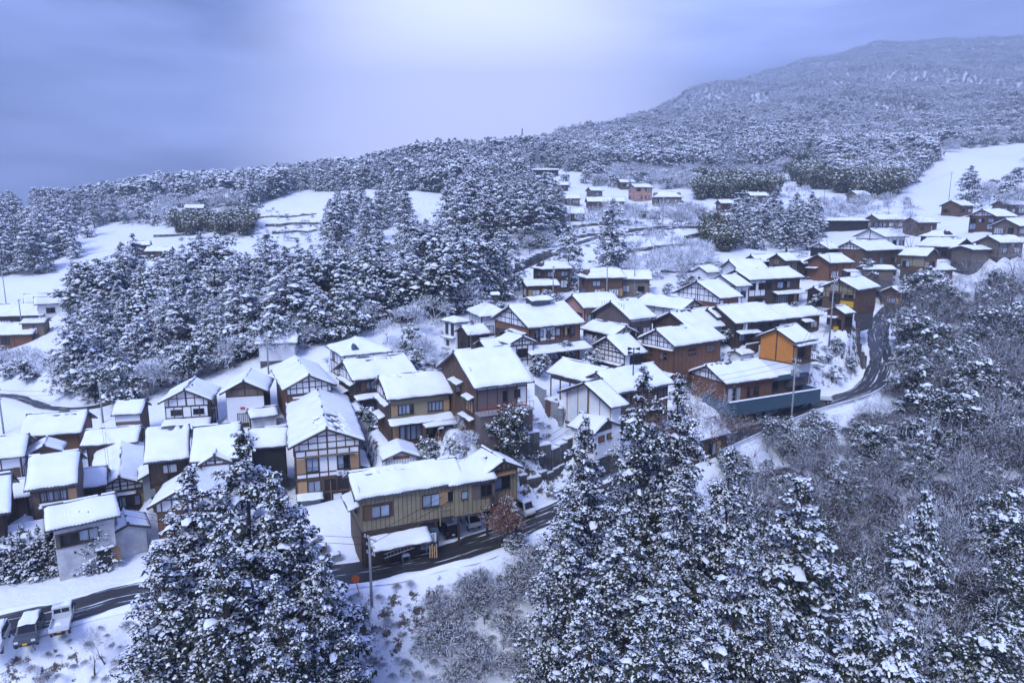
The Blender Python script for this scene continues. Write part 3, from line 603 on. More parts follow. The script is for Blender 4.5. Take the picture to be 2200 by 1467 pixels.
SIDE_ROT = {'R': 0.0, 'G': -math.pi / 2, 'B': math.pi / 2, 'L': math.pi}
class House:
    def __init__(s, name, cx, cy, zg, yaw, L, W, h, r, label, cat='house', group=None, wall='wood_brown', gable=None, oe=None, og=None, z0=0.0, hipA=0.0, hipB=0.0, seed=0, ridge=True, tile='tile', bare=None, snow_t=0.24, foot=2.5):
        s.e = tag(empty(name, (cx, cy, zg), R(yaw)), label, cat, group)
        s.L, s.W, s.h, s.r, s.z0, s.seed = L, W, h, r, z0, seed
        s.rg = random.Random(seed * 7 + 3)
        oe = (0.72 if W > 6.5 else 0.45) if oe is None else oe; og = (0.65 if L > 5 else 0.4) if og is None else og
        s.Lw, s.Ww = L - 2 * og, W - 2 * oe
        s.oe, s.og = oe, og
        # which long side looks towards the camera
        yd = Vector((-math.sin(R(yaw)), math.cos(R(yaw)))); s.F = 'L' if yd.dot(Vector((-cx, -cy))) > 0 else 'R'
        s.K = 'R' if s.F == 'L' else 'L'
        sl = r / (W / 2); gtop = h + r - 0.10; eav = h + sl * oe - 0.10
        hipped = hipA >= 1 or hipB >= 1
        b = MB(); hw = s.Ww / 2; zb = z0 if z0 > 0 else -.2
        if z0 <= 0 and foot > .3: f_ = MB(); f_.box((0, 0, -.2 - foot / 2), (s.Lw - .12, s.Ww - .12, foot)); f_.build('foundation', M['stone'], s.e)
        if not hipped: b.prism([(-hw, zb), (hw, zb), (hw, eav), (0, gtop), (-hw, eav)], 'x', -s.Lw / 2, s.Lw / 2)
        else: b.box((0, 0, (eav + zb) / 2 - .1), (s.Lw, s.Ww, eav - zb - .2))
        s.wall = b.build('wall', M[wall], s.e)
        # tiled roof slab, its snow, the ridge and the barge boards
        xs = np.linspace(-L / 2, L / 2, max(6, int(L / .8))); ys = np.linspace(-W / 2, W / 2, 17)
        X, Y = np.meshgrid(xs, ys, indexing='ij'); Z = z_roof(X, Y, L, W, r, hipA, hipB)
        s.roof = link('roof', heightfield(xs, ys, Z + .02, Z - .13, 'roof', M[tile], smooth=False), s.e, loc=(0, 0, h))
        link('snow_cover', snow_mesh(L, W, r, seed, hipA, hipB, snow_t, bare), s.roof, loc=(0, 0, .02))
        t = MB(); n = int(L / .3)
        for sy in (-1, 1):
            for i in range(n):
                x = -L / 2 + (i + .5) * L / n
                t.add([(x - .1, sy * (W / 2 - .04), .02), (x + .1, sy * (W / 2 - .04), .02), (x + .05, sy * (W / 2 - .04), .10), (x - .05, sy * (W / 2 - .04), .10),
                       (x - .1, sy * (W / 2 + .05), -.04), (x + .1, sy * (W / 2 + .05), -.04), (x + .05, sy * (W / 2 + .05), .05), (x - .05, sy * (W / 2 + .05), .05)],
                      [(0, 1, 2, 3), (4, 7, 6, 5), (0, 4, 5, 1), (3, 2, 6, 7), (0, 3, 7, 4), (1, 5, 6, 2)])
        tag(t.build('eave_tiles', M[tile], s.roof), kind='stuff')
        if ridge:
            rl = L - (hipA > 0) * hipA * W / 2 - (hipB > 0) * hipB * W / 2; rc = ((hipA > 0) * hipA - (hipB > 0) * hipB) * W / 4
            b = MB(); b.prism([(-.16, -.05), (.16, -.05), (.11, .22), (.05, .29), (-.05, .29), (-.11, .22)], 'x', rc - rl / 2 - .03, rc + rl / 2 + .03)
            rd = b.build('ridge', M[tile], s.roof, loc=(0, 0, r - .04))
            # snow lies on the ridge in lengths
            x = rc - rl / 2 + .15
            while x < rc + rl / 2 - .3:
                w = s.rg.uniform(.8, 3.2); x2 = min(x + w, rc + rl / 2 - .05)
                b = MB(); b.prism([(-.13, .24), (.13, .24), (.07, .35), (-.07, .35)], 'x', x, x2); b.build('ridge_snow', M['snow'], rd); x = x2 + s.rg.choice([.1, .3, .7, 1.4, 2.0])
        a = math.atan2(r, W / 2); ln = math.hypot(r, W / 2)
        for sx, hip in ((-1, hipA), (1, hipB)):
            if hip > 0: continue
            for sy in (-1, 1):
                piece('barge_board', 'timber', s.roof, (sx * (L / 2 - .03), sy * W / 4, r / 2 - .12), (.06, ln, .20), rot=(-sy * a, 0, 0))
    # --- places on the walls
    def spot(s, side, t, z, out=0.0):
        if side == 'G': p = (-s.Lw / 2 - out, s.Ww / 2 - t, z)
        elif side == 'B': p = (s.Lw / 2 + out, -s.Ww / 2 + t, z)
        elif side == 'R': p = (-s.Lw / 2 + t, -s.Ww / 2 - out, z)
        else: p = (s.Lw / 2 - t, s.Ww / 2 + out, z)
        return p, SIDE_ROT[side]
    def width(s, side): return s.Ww if side in 'GB' else s.Lw
    def panel(s, side, t, z, w, h, mname, name='panel', out=0.02, parent=None):
        if name.startswith('railing') and out > .2:             # rails stand clear of the wall
            p, a = s.spot(side, t, z, out); return piece(name, mname, parent or s.e, p, (w, .035, h), a)
        p, a = s.spot(side, t, z, out / 2 + .004); return piece(name, mname, parent or s.e, p, (w, out, h), a)
    def window(s, side, t, z, w, h, n=2, glass='glass', shutter=0, sm='wood_tan', grid=None, name='window'):
        p, a = s.spot(side, t, z, .045)
        f = link(name, frame_mesh(n), s.e, loc=p, rot=(0, 0, a), scale=(w, 1, h))
        for i in range(n):
            link('pane', cube(glass if not (s.rg.random() < .22 and glass == 'glass') else 'glass_dark'), f, loc=(-.5 + (i + .5) / n, .012, 0), scale=(1 / n - .05, .03, .9))
        if grid: link('lattice', grid_mesh(*grid), f, loc=(0, -.03, 0))
        p, a = s.spot(side, t, z - h / 2 - .04, .07); piece('sill', 'timber', f, (0, -.05, -.5 - .03), (1.06, .14, .05 / h))
        if shutter: s.panel(side, t + shutter * (w / 2 + .42), z, .74, h + .1, sm, 'shutter_box', .12)
        return f
    def timber(s, side, t, z, w, h, m='timber', out=.05):
        return s.panel(side, t, z, w, h, m, 'timber', out)
    def gable_frame(s, side='G', zlow=None, fill='plaster', nv=7, rows=2):
        """white plaster gable divided by dark timbers"""
        sl = s.r / (s.W / 2); zl = min(zlow, s.h + .15) if zlow is not None else s.h + .1; top = s.h + s.r - .22
        hw = s.Ww / 2 - .05; eav = s.h + sl * s.oe - .22
        b = MB(); x0, x1 = 0.0, .03
        prof = [(-hw, zl), (hw, zl), (hw, max(eav, zl)), (0, top), (-hw, max(eav, zl))]
        b.prism(prof, 'x', -.03, 0)
        p, a = s.spot(side, s.Ww / 2, 0, .003)
        link('gable_panel', b.mesh('gable_panel', M[fill]), s.e, loc=p, rot=(0, 0, a + math.pi / 2))
        s.timber(side, s.Ww / 2, zl, s.Ww, .2, out=.07)
        for k in range(1, rows + 1):
            z = zl + (top - zl) * k / (rows + 1.0); wz = min(2 * (top + .1 - z) / sl, 2 * hw)
            s.timber(side, s.Ww / 2, z, wz, .13)
        for i in range(nv):
            t = s.Ww * (i + .5) / nv; zt = top + .02 - sl * abs(t - s.Ww / 2)
            if zt - zl > .25: s.timber(side, t, (zl + zt) / 2, .12, zt - zl)
        s.timber(side, s.Ww / 2, (zl + top) / 2, .2, top - zl, out=.08)
    def posts(s, side, z1, z2, n, m='timber', w=.13):
        wd = s.width(side)
        for i in range(n + 1): s.timber(side, .07 + (wd - .14) * i / n, (z1 + z2) / 2, w, z2 - z1, m, .045)
    def beam(s, side, z, m='timber', hgt=.16):
        s.timber(side, s.width(side) / 2, z, s.width(side) + .06, hgt, m, .06)
    def battens(s, side, z1, z2, pitch=.45, m='siding_joint', w=.05, out=.03, t0=None, t1=None):
        t0 = .1 if t0 is None else t0; t1 = s.width(side) - .1 if t1 is None else t1
        n = max(1, int(round((t1 - t0) / pitch)))
        for i in range(n + 1): s.panel(side, t0 + (t1 - t0) * i / n, (z1 + z2) / 2, w, z2 - z1, m, 'batten', out)
    def lattice_wall(s, side, z1, z2, m='wood_brown', px=.9, pz=.36):
        """weather boards held by upright strips"""
        wd = s.width(side); b = MB(); nz = int((z2 - z1) / pz); nx = int(wd / px)
        for i in range(nz): b.box((0, -.02 - .006 * (i % 2), z1 + (i + .5) * pz), (wd - .1, .05, pz - .06))
        for i in range(nx + 1): b.box((-wd / 2 + .06 + (wd - .12) * i / nx, -.05, (z1 + z2) / 2), (.07, .05, z2 - z1), 1)
        p, a = s.spot(side, wd / 2, 0, .003)
        tag(link('weather_boards', b.mesh('weather_boards', [M[m], M['timber']]), s.e, loc=p, rot=(0, 0, a)), kind='stuff')
    def pent(s, side, t0, t1, z, depth=1.2, drop=.35, name='pent_roof', m='tile', t=.16, post=False):
        """small lean-to roof along a wall, with its snow"""
        w = t1 - t0; p, a = s.spot(side, (t0 + t1) / 2, z, 0)
        b = MB(); b.prism([(0.0, .05), (-depth, -drop + .05), (-depth, -drop - .03), (0, -.06)], 'x', -w / 2, w / 2)
        o = link(name, b.mesh(name, M[m]), s.e, loc=p, rot=(0, 0, a))
        sm = snow_mesh(w, depth, drop, s.seed * 13 + int(z * 10) + int(t0 * 3), t=t, shed=True)
        # the shed blanket falls towards +y; the wall's own frame falls towards -y
        link('snow_cover', sm, o, loc=(0, -depth / 2, -drop + .06), rot=(0, 0, math.pi))
        tb = MB(); n = max(2, int(w / .3))
        for i in range(n): tb.box((-w / 2 + (i + .5) * w / n, -depth - .01, -drop + .01), (.16, .08, .09))
        tag(link('eave_tiles', tb.mesh('eave_tiles', M[m]), o), kind='stuff')
        if post:
            for i in (0, 1): piece('post', 'timber', s.e, *(lambda q: (q[0],))(s.spot(side, t0 + .1 + i * (w - .2), z / 2 - drop / 2, depth - .15)), (.12, .12, z - drop), a)
        return o
    def ac_unit(s, side, t, z):
        o = s.panel(side, t, z, .8, .58, 'white_paint', 'air_conditioner', .3)
        p, a = s.spot(side, t, z, .34); b = MB(); b.bar((0, 0, 0), (0, -.03, 0), .2, 10)
        link('fan_grille', b.mesh('fan_grille', M['metal']), s.e, loc=p, rot=(0, 0, a))
    # --- ordinary dressing
    def dress(s, style, sides='GF', n_win=None):
        h, rg = s.h, s.rg; two = h > 4.3
        for c in sides:
            side = {'F': s.F, 'K': s.K}.get(c, c); wd = s.width(side)
            if wd < 1.6: continue
            zs = ([1.5, h - 1.15] if two else [1.5])
            if style == 'plaster':                                    # white infill between dark posts
                s.panel(side, wd / 2, (h + .9) / 2, wd - .04, h - .95, 'plaster', 'plaster_panel', .015)
                s.posts(side, .2, h + .1, max(2, int(wd / 1.8))); s.beam(side, .45)
                if two: s.beam(side, h / 2 + .15)
                s.beam(side, h - .1)
            elif style == 'dark':
                s.posts(side, .2, h, max(2, int(wd / 1.8)), 'black'); s.beam(side, h - .15)
                if two: s.beam(side, h / 2 + .15)
            elif style == 'lattice': s.lattice_wall(side, .3, h - .05); s.posts(side, .2, h, max(1, int(wd / 3.6)))
            elif style == 'board':
                if s.near: s.battens(side, .2, h, .6, 'timber', .06, .025)
                s.posts(side, .2, h, max(2, int(wd / 2.7)))
            elif style == 'sheet': s.battens(side, .2, h - .05, .55 if s.near else .9, 'timber', .035, .015)
            for z in zs:
                k = max(1, int(wd / 3.1)) if n_win is None else n_win
                for i in range(k):
                    if rg.random() < .12: continue
                    t = wd * (i + .5) / k + rg.uniform(-.2, .2); w = min(rg.choice([1.5, 1.7, 1.8, 2.4]), wd / k - .5); hh = rg.choice([1.0, 1.15, 1.3]) if z > 2 else rg.choice([1.2, 1.5, 1.75])
                    if w < .6: continue
                    g = rg.choice(['glass', 'glass', 'shoji', 'glass_dark'])
                    f = s.window(side, t, z, w, hh, 2 if w < 2 else 4, g, shutter=rg.choice([0, 0, 1, -1]) if wd / k > 3.1 else 0, sm=rg.choice(['wood_tan', 'wood_brown']), grid=rg.choice([None, None, (6, 5)]) if s.near else None)

def ridge_bare(seed, sgn):
    rg = random.Random(seed); x0 = rg.uniform(-.45, .0); x1 = x0 + rg.uniform(.3, .5); y0 = rg.uniform(.30, .5)
    def f(X, Y):
        w = np.sin(X * 2.1 + seed) * .12 + np.sin(X * 5.7 + seed * 2) * .08; L_ = np.abs(X).max() * 2
        return (sgn * Y > y0 - .15) & (sgn * Y < y0 + .16 + w) & (X > x0 * L_) & (X < x1 * L_) & (np.sin(X * 3.3 + seed) > -.75)
    return f
MELT = {'M_two', 'M_irimoya', 'R_lattice', 'R_mid', 'R_balcony', 'L_row_a', 'C_inn', 'R_up_b', 'M_yellow', 'L_long', 'C_siding', 'U_wide', 'L_timber'}
def fit_house(key, label, near=None, **k):
    X, Y, Ze, h, yaw, L, W, r = FIT[key]; cx, cy, zg = fit_centre(key)
    seed = list(FIT).index(key) + 1
    if key in MELT:
        yd = (-math.sin(R(yaw)), math.cos(R(yaw))); k['bare'] = ridge_bare(seed, 1 if yd[0] * -cx + yd[1] * -cy > 0 else -1)
    k.setdefault('snow_t', .17 + .15 * ((seed * 37) % 11) / 10)
    H = House(k.pop('name', 'house'), cx, cy, zg, yaw, L, W, h, r, label, seed=seed, **k)
    H.near = (math.hypot(X, Y) < 100) if near is None else near
    return H
def seen_house(px, py, yaw, L, W, h, r, label, D=None, **k):
    """a house whose foot is seen at a pixel; it stands on the ground sheet there"""
    if D is None: P, _ = cast(px, py); P = P[0]
    else:
        d = ray(px, py); P = np.array([d[0] * D, d[1] * D, 0.0]); P[2] = float(gz(P[0], P[1]))
    seed = k.pop('seed', int(px + py)); H = House(k.pop('name', 'house'), P[0], P[1], P[2], yaw, L, W, h, r, label, seed=seed, **k); H.near = False
    return H
def annex(H, A):
    """make the parts of wing A parts of house H"""
    m = H.e.matrix_basis.inverted() @ A.e.matrix_basis
    for ch in list(A.e.children):
        mb = m @ ch.matrix_basis; ch.parent = H.e; ch.matrix_basis = mb
    bpy.data.objects.remove(A.e)
def world_spot(H, side, t, z, out): 
    p, a = H.spot(side, t, z, out); return H.e.matrix_basis @ Vector(p)
# ------------------------------------------------------------------ the village, house by house
# --- left rows
H = fit_house('L_long', 'long low house with red-brown board wall at the end of the left back row', wall='wood_red'); H.dress('board', 'GF', 1)
H = fit_house('L_store', 'small narrow storehouse with grey end wall and a lean-to roof in front', name='storehouse', cat='storehouse', wall='wood_grey'); H.panel(H.F, H.Lw / 2, H.h - .6, H.Lw - .1, 1.0, 'plaster', 'plaster_panel'); H.pent(H.F, -.2, H.Lw + .2, 2.4, 1.8, .6)
H = fit_house('L_timber', 'white and timber gabled house with wide snowy pent roof across its front', wall='wood_dark', gable='timber')
H.gable_frame('G', 4.2, nv=5, rows=1); H.panel('G', H.Ww / 2, 3.3, H.Ww - .1, 1.7, 'plaster', 'plaster_panel', .02); H.posts('G', 2.4, 4.3, 5); H.beam('G', 2.5); H.window('G', 1.5, 3.35, 1.5, .8, 2, 'glass_dark'); H.window('G', 4.5, 3.35, 1.5, .8, 2, 'glass_dark')
H.pent('G', -.4, H.Ww + .4, 2.3, 2.6, .9); H.dress('dark', 'FB', 1)
H = fit_house('L_emblem', 'white walled storehouse with a small red emblem above its lattice window', name='storehouse', cat='storehouse', wall='wood_dark')
H.gable_frame('G', 4.6, fill='wood_grey', nv=3, rows=1); H.panel('G', H.Ww / 2, 2.6, H.Ww - .1, 3.9, 'plaster', 'plaster_panel', .05); H.window('G', H.Ww * .42, 1.3, 1.6, 1.5, 2, 'shoji', grid=(6, 5))
em = H.panel('G', H.Ww * .42, 2.9, .62, .16, 'red', 'emblem', .09); H.panel('G', H.Ww * .42 - .2, 2.72, .16, .3, 'red', 'emblem', .085); H.panel('G', H.Ww * .42 + .2, 2.72, .16, .3, 'red', 'emblem', .085); H.panel('G', H.Ww * .42, 2.75, .13, .24, 'red', 'emblem', .085)
H.dress('dark', 'FB', 1)
p, a = H.spot('G', H.Ww * .92, 0, 1.6); w = H.e.matrix_basis @ Vector(p)
H2 = House('entrance_hut', w.x + .3, w.y - .2, w.z, 30, 4.0, 3.6, 2.3, .8, 'little snowy entrance roof against the storehouse with the red emblem', 'hut', seed=77, wall='plaster_aged'); H2.near = True; H2.window('G', H2.Ww / 2, 1.2, .8, 1.0, 1, 'glass_dark')
H = fit_house('L_far_left', 'house cut by the left frame edge, below the long red-brown house', wall='wood_grey'); H.dress('plaster', 'GF', 2)
H = fit_house('L_mid_long', 'low dark-walled house between the long red-brown house and the timber gable roofs', wall='wood_dark'); H.dress('dark', 'GF', 2)
H = fit_house('L_gable', 'long steep-gabled house with curved white timbered gable in the middle left row', wall='wood_grey', gable='timber')
H.gable_frame('G', 3.5, nv=7, rows=2); H.pent('G', 1.2, H.Ww - 1.0, 3.2, .7, .12, m='timber', t=.07); H.window('G', 3.4, 2.1, 2.3, 1.3, 3, 'glass', shutter=1); H.beam('G', 1.2); H.posts('G', 0, 3.4, 4); H.dress('board', 'F', 2)
H = fit_house('L_row_a', 'ribbed snowy roof house with a railed balcony, in the middle of the left rows', wall='wood_dark'); H.dress('dark', 'F', 1); b = H.panel(H.F, H.Lw / 2, 1.7, H.Lw, .9, 'metal', 'balcony_rail', .08)
H = fit_house('L_row_b', 'snowy house with television aerial and a small gable dormer, behind the tall front cedars', wall='wood_dark'); H.dress('dark', 'F', 1)
p, a = H.spot(H.F, H.Lw * .5, 0, -.6); w = H.e.matrix_basis @ Vector(p)
D_ = House('dormer', w.x, w.y, w.z + 3.2, 108, 3.4, 3.6, 1.9, 1.0, None, None, seed=78, wall='plaster', foot=.2); D_.near = True; D_.gable_frame('G', 1.75, nv=3, rows=1); annex(H, D_)

H = fit_house('L_mid_front', 'house with blank snowy roof and a narrow awning strip, front of the left rows', wall='wood_grey'); H.dress('board', 'F', 1); H.pent(H.F, .6, H.Lw - .8, 4.7, .9, .2, t=.12)
H = fit_house('L_edge', 'tall roof cut by the left frame edge beside a small brown annex', wall='wood_dark'); H.dress('dark', 'GF', 2)
p = world_spot(H, 'G', H.Ww * .25, 0, 1.2)
A = House('wing', p.x, p.y, p.z, 301, 3.8, 4.2, 2.9, 1.0, None, None, seed=79, wall='wood_grey'); A.near = True; A.panel('B', A.Ww / 2, 1.2, .9, 1.5, 'wood_tan', 'door'); annex(H, A)
H = fit_house('L_white', 'white plastered two-storey house above the road, utility pole at its corner', wall='plaster_aged')
wd = H.Lw; sd = H.F; H.panel(sd, wd * .32, 4.0, wd * .62, 1.5, 'wood_grey', 'panel', .03); H.window(sd, wd * .24, 4.0, 1.6, 1.2, 2, 'glass_dark'); H.window(sd, wd * .56, 4.1, 1.7, 1.15, 2, 'glass'); H.window(sd, wd * .78, 1.3, 1.2, 1.6, 2, 'glass_dark', shutter=1); H.pent(sd, wd * .62, wd * .98, 2.4, .5, .1, m='timber', t=.06); H.panel('G', H.Ww * .5, 1.2, .9, 1.6, 'glass_dark', 'door')
p = world_spot(H, 'G', H.Ww * .62, 0, 1.3); A = House('wing', p.x, p.y, p.z, 305, 4.2, 4.0, 3.0, .8, None, None, seed=80, wall='plaster_aged'); A.near = True; annex(H, A)
H = fit_house('L_corner', 'low snowy roof at the left frame edge behind the dark hedge', wall='wood_dark'); H.dress('dark', 'F', 2)
H = fit_house('L_lattice', 'brown lattice-boarded gabled house half hidden by the tall front cedars', wall='wood_brown'); H.gable_frame('G', 4.2, nv=6, rows=1); H.lattice_wall('G', .3, 3.8, 'wood_red'); H.window('G', 2.0, 2.5, 1.5, 1.6, 2, 'glass_dark'); H.pent('G', .8, 4.0, 3.7, .6, .1, m='timber', t=.06); H.pent('G', -.8, 2.2, 1.2, 1.6, .5); H.lattice_wall(H.F, .3, 4.6, 'wood_red')
# --- middle front
def big_bare(X, Y):
    nz = np.sin(X * 2.3 + Y * 1.9) + np.sin(X * 5.1 - Y * 4.3 + 1) * .7 + np.sin(X * 9 + Y * 7) * .45
    return ((Y > -2.3 + .35 * nz) & (Y < -.25) & (X > -10.4 + nz * .4) & (X < -3.2 + nz * .8) & (nz > -.9)) | ((Y > .3) & (Y < 1.15 + .3 * nz) & (X > -9.6) & (X < -4.5 + nz) & (nz > .15))
H = fit_house('M_big', 'tall white and timber gabled house with tiles showing through melted roof snow', wall='wood_brown', bare=big_bare)
W_ = H.Ww; G = 'G'; H.gable_frame(G, 6.55, nv=7, rows=2); H.panel(G, W_ / 2, 4.9, W_ - .06, 3.3, 'plaster', 'plaster_panel', .03)
for t in (.07, W_ * .165, W_ * .36, W_ * .50, W_ * .645, W_ * .84, W_ - .07): H.timber(G, t, 4.7, .15, 3.8)
for z in (3.15, 3.75, 5.75): H.beam(G, z)
H.panel(G, W_ * .52, 5.82, W_ * .78, .12, 'wood_grey', 'awning_beam', .55)
H.window(G, W_ * .26, 4.75, W_ * .185, 1.7, 2, 'glass'); H.window(G, W_ * .742, 4.75, W_ * .185, 1.7, 2, 'glass'); H.panel(G, W_ * .085, 4.7, W_ * .13, 1.75, 'wood_tan', 'shutter_box', .1); H.panel(G, W_ * .92, 4.7, W_ * .13, 1.75, 'wood_tan', 'shutter_box', .1)
for t in (.26, .742):
    for i in range(9): H.panel(G, W_ * (t - .085 + .17 * i / 8), 4.25, .025, .55, 'black', 'railing_bar', .28)
    H.panel(G, W_ * t, 4.52, W_ * .19, .04, 'black', 'railing', .3)
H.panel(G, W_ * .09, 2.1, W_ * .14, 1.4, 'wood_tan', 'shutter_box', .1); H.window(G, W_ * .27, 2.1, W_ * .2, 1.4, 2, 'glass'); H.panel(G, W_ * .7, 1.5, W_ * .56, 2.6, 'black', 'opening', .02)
for t in (.42, .62, .82): H.timber(G, W_ * t, 1.5, .16, 3.0, out=.12)
H.beam(G, 1.25, 'wood_red'); H.pent(G, -.1, W_ * .4, 1.35, 1.3, .45, m='green_metal', t=.1); H.ac_unit(G, W_ * .68, 3.5); H.panel(G, W_ * .2, .45, W_ * .3, .9, 'metal', 'glazed_porch', .5); H.panel(G, W_ * .62, .6, .95, .65, 'white_paint', 'water_tank', .6)
p = MB(); p.bar((0, 0, 0), (0, -.9, -2.3), .07, 4); q, a_ = H.spot(G, W_ * .52, 2.6, .1); link('stair_rail', p.mesh('stair_rail', M['wood_red']), H.e, loc=q, rot=(0, 0, a_))
H.dress('board', 'FK', 4); H.pent(H.K, 1.0, 7.5, 3.6, 1.4, .4)
H = fit_house('M_gable2', 'timbered white gable behind the tall melted-roof house, smaller and higher up', wall='wood_brown'); H.gable_frame('G', 4.7, nv=7, rows=2); H.pent('G', .6, H.Ww - 1.2, 4.3, .6, .12, m='tile', t=.05); H.posts('G', .2, 4.5, 4); H.window('G', 2.2, 3.1, 1.6, 1.1, 2, 'shoji'); H.window('G', 4.4, 3.1, 1.6, 1.1, 2, 'glass'); H.lattice_wall(H.F, .3, 4.8, 'wood_red'); H.dress('board', 'K', 3)
H = fit_house('M_irimoya', 'dark-walled house with side pent roofs, behind the two-storey tan-walled house', wall='wood_dark'); H.gable_frame('G', 4.9, nv=5, rows=1); H.pent('G', -.3, H.Ww * .6, 3.3, 1.3, .45); H.pent('G', .8, H.Ww - .5, 4.8, .7, .25); H.panel(H.F, 2.0, 4.5, 2.2, 1.1, 'plaster', 'plaster_panel'); H.window(H.F, 2.0, 4.5, 1.6, 1.0, 2, 'glass'); H.dress('dark', 'F', 2); H.pent(H.F, -.4, 3.4, 3.2, 1.3, .4)
H = fit_house('M_two', 'two-storey tan-walled house with wide windows and a snowy porch roof', wall='wood_brown')
F = H.F; wd = H.Lw; H.panel(F, wd / 2, 4.4, wd - .04, 2.2, 'siding', 'siding_panel', .03); H.beam(F, 5.6); H.beam(F, 3.3); H.panel(F, wd / 2, 1.4, wd - .04, 2.6, 'siding', 'siding_panel', .02)
for t, wv in ((wd * .25, 2.0), (wd * .76, 2.0)): H.window(F, t, 4.35, wv, 1.2, 4, 'glass', shutter=-1 if t < wd / 2 else 1)
H.window(F, wd * .32, 1.35, 2.9, 1.9, 4, 'glass'); H.panel(F, wd * .07, 1.35, .7, 2.0, 'wood_tan', 'shutter_box', .08); H.window(F, wd * .76, 1.3, 2.6, 1.9, 3, 'glass_dark'); H.posts(F, .1, 3.2, 4)
H.pent(F, -.5, wd + .5, 3.25, 1.25, .5); H.pent(F, wd * .48, wd + .7, 2.75, 2.2, .35, name='porch_roof', m='metal', t=.12); H.panel(F, wd * .75, .25, wd * .5, .3, 'wood_tan', 'veranda', 1.4)
for i in (0.5, .78, 1.02): H.timber(F, wd * i, 1.15, .1, 2.4, 'wood_brown', 2.0)
H.gable_frame('G', 5.2, nv=5, rows=1); H.pent('G', .4, H.Ww - .6, 5.0, .7, .3); H.lattice_wall('G', .3, 4.8, 'wood_brown'); H.pent('G', .5, H.Ww * .6, 2.9, .9, .3)
b = MB(); b.bar((0, 0, 0), (.35, -.9, .35), .11, 8); q, a_ = H.spot(F, wd * .72, 2.0, 1.9); te = link('telescope', b.mesh('telescope', M['white_paint']), None, loc=H.e.matrix_basis @ Vector(q), rot=(0, 0, R(24)))
b = MB(); [b.bar((0, 0, 0), (.6 * math.cos(k), .6 * math.sin(k), -1.5), .035, 5) for k in (0.3, 2.4, 4.5)]; link('tripod', b.mesh('tripod', M['wood_tan']), te); tag(te, 'white telescope on a wooden tripod under the snowy porch roof', 'telescope')
H = fit_house('M_brown', 'large steep roof house with tall dark boarded gable and brown sheet front', wall='wood_brown')
F = H.F; wd = H.Lw; H.panel(F, wd * .42, 4.9, wd * .78, 2.2, 'brown_sheet', 'sheet_panel', .04); H.panel(F, wd * .9, 5.1, wd * .19, 2.6, 'plaster', 'plaster_panel', .03); H.panel(F, wd / 2, 6.35, wd, .5, 'plaster', 'plaster_panel', .035); H.beam(F, 6.1); H.posts(F, 3.8, 6.5, 5); H.window(F, wd * .56, 5.1, .7, 1.3, 1, 'glass_dark'); H.window(F, wd * .8, 5.3, .8, .9, 1, 'glass_dark')
H.panel(F, wd / 2, 3.55, wd + .4, .2, 'concrete', 'terrace', 1.5); H.panel(F, wd / 2, 1.4, wd + .2, 4.0, 'brown_sheet', 'terrace_wall', 1.3)
for i in range(15): H.panel(F, -.1 + (wd + .2) * i / 14, 4.1, .035, .9, 'red', 'railing_bar', 1.45)
H.panel(F, wd / 2, 4.55, wd + .3, .05, 'red', 'railing', 1.47); H.battens('G', .2, 8.5, .5, 'timber', .05, .03, 1.5, H.Ww - 1.5); H.battens('G', .2, 6.6, .5, 'timber', .05, .03); H.pent('G', H.Ww * .35, H.Ww * .65, 6.3, .9, .3, m='green_metal', t=.08); H.pent('G', H.Ww * .72, H.Ww * .95, 5.2, .8, .3, m='green_metal', t=.08); H.window('G', H.Ww * .5, 4.9, 1.4, 1.2, 2, 'glass_dark'); H.window('G', H.Ww * .82, 3.9, 2.2, 1.5, 3, 'wood_tan'); H.pent('G', H.Ww * .6, H.Ww * .95, 2.6, .7, .2, m='tile', t=.05)
H = fit_house('M_shed', 'small white corrugated shed with a rust streak on its gable', name='shed', cat='shed', wall='plaster', ridge=False, tile='metal'); H.battens('G', .1, 2.5, .3, 'metal', .06, .02); H.panel('G', H.Ww / 2, 2.65, 1.9, .35, 'rust', 'rust_patch', .03)
H = fit_house('M_yellow', 'long cream-sided house raised over an open garage beside the road', wall='siding', z0=2.7)
F = H.F; wd = H.Lw; H.battens(F, 2.75, 6.3, .46); H.battens('G', 2.75, 7.4, .46)
H.panel(F, wd * .17, 4.75, 3.1, 1.6, 'wood_brown', 'window_surround', .03); H.window(F, wd * .19, 4.7, 1.9, 1.25, 2, 'glass'); H.panel(F, wd * .07, 4.7, .75, 1.35, 'wood_brown', 'shutter_box', .1)
H.window(F, wd * .70, 4.9, 1.9, 1.35, 2, 'glass'); H.panel(F, wd * .70 + 1.35, 4.9, .85, 1.4, 'wood_tan', 'shutter_box', .1)
H.window(F, wd * .90, 5.0, .8, 1.0, 1, 'glass_dark'); H.panel(F, wd * .97, 3.7, 3.2, .09, 'siding', 'pipe', .12); H.panel(F, wd * .79, 4.2, .1, 4.4, 'siding', 'downpipe', .12)
H.pent('G', 1.0, H.Ww - .4, 5.3, 1.1, .35, t=.2); H.window('G', H.Ww * .5, 4.6, 1.6, 1.1, 2, 'glass'); H.beam(F, 2.72, 'wood_dark', .25); H.beam('G', 2.72, 'wood_dark', .25)
for k in range(5):
    for sd in (F, H.K): H.timber(sd, .15 + (wd - .3) * k / 4, 0.1, .2, 5.2, 'wood_dark', .2)
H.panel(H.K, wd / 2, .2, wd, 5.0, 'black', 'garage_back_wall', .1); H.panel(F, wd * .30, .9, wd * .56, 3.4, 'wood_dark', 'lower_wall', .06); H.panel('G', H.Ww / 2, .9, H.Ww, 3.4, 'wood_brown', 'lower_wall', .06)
H.pent(F, wd * .06, wd * .66, 2.15, 1.9, .75, name='shed_roof', m='wood_brown', t=.16); H.panel(F, wd * .72, .95, .75, 2.0, 'blue_metal', 'locker', .5); YH = H
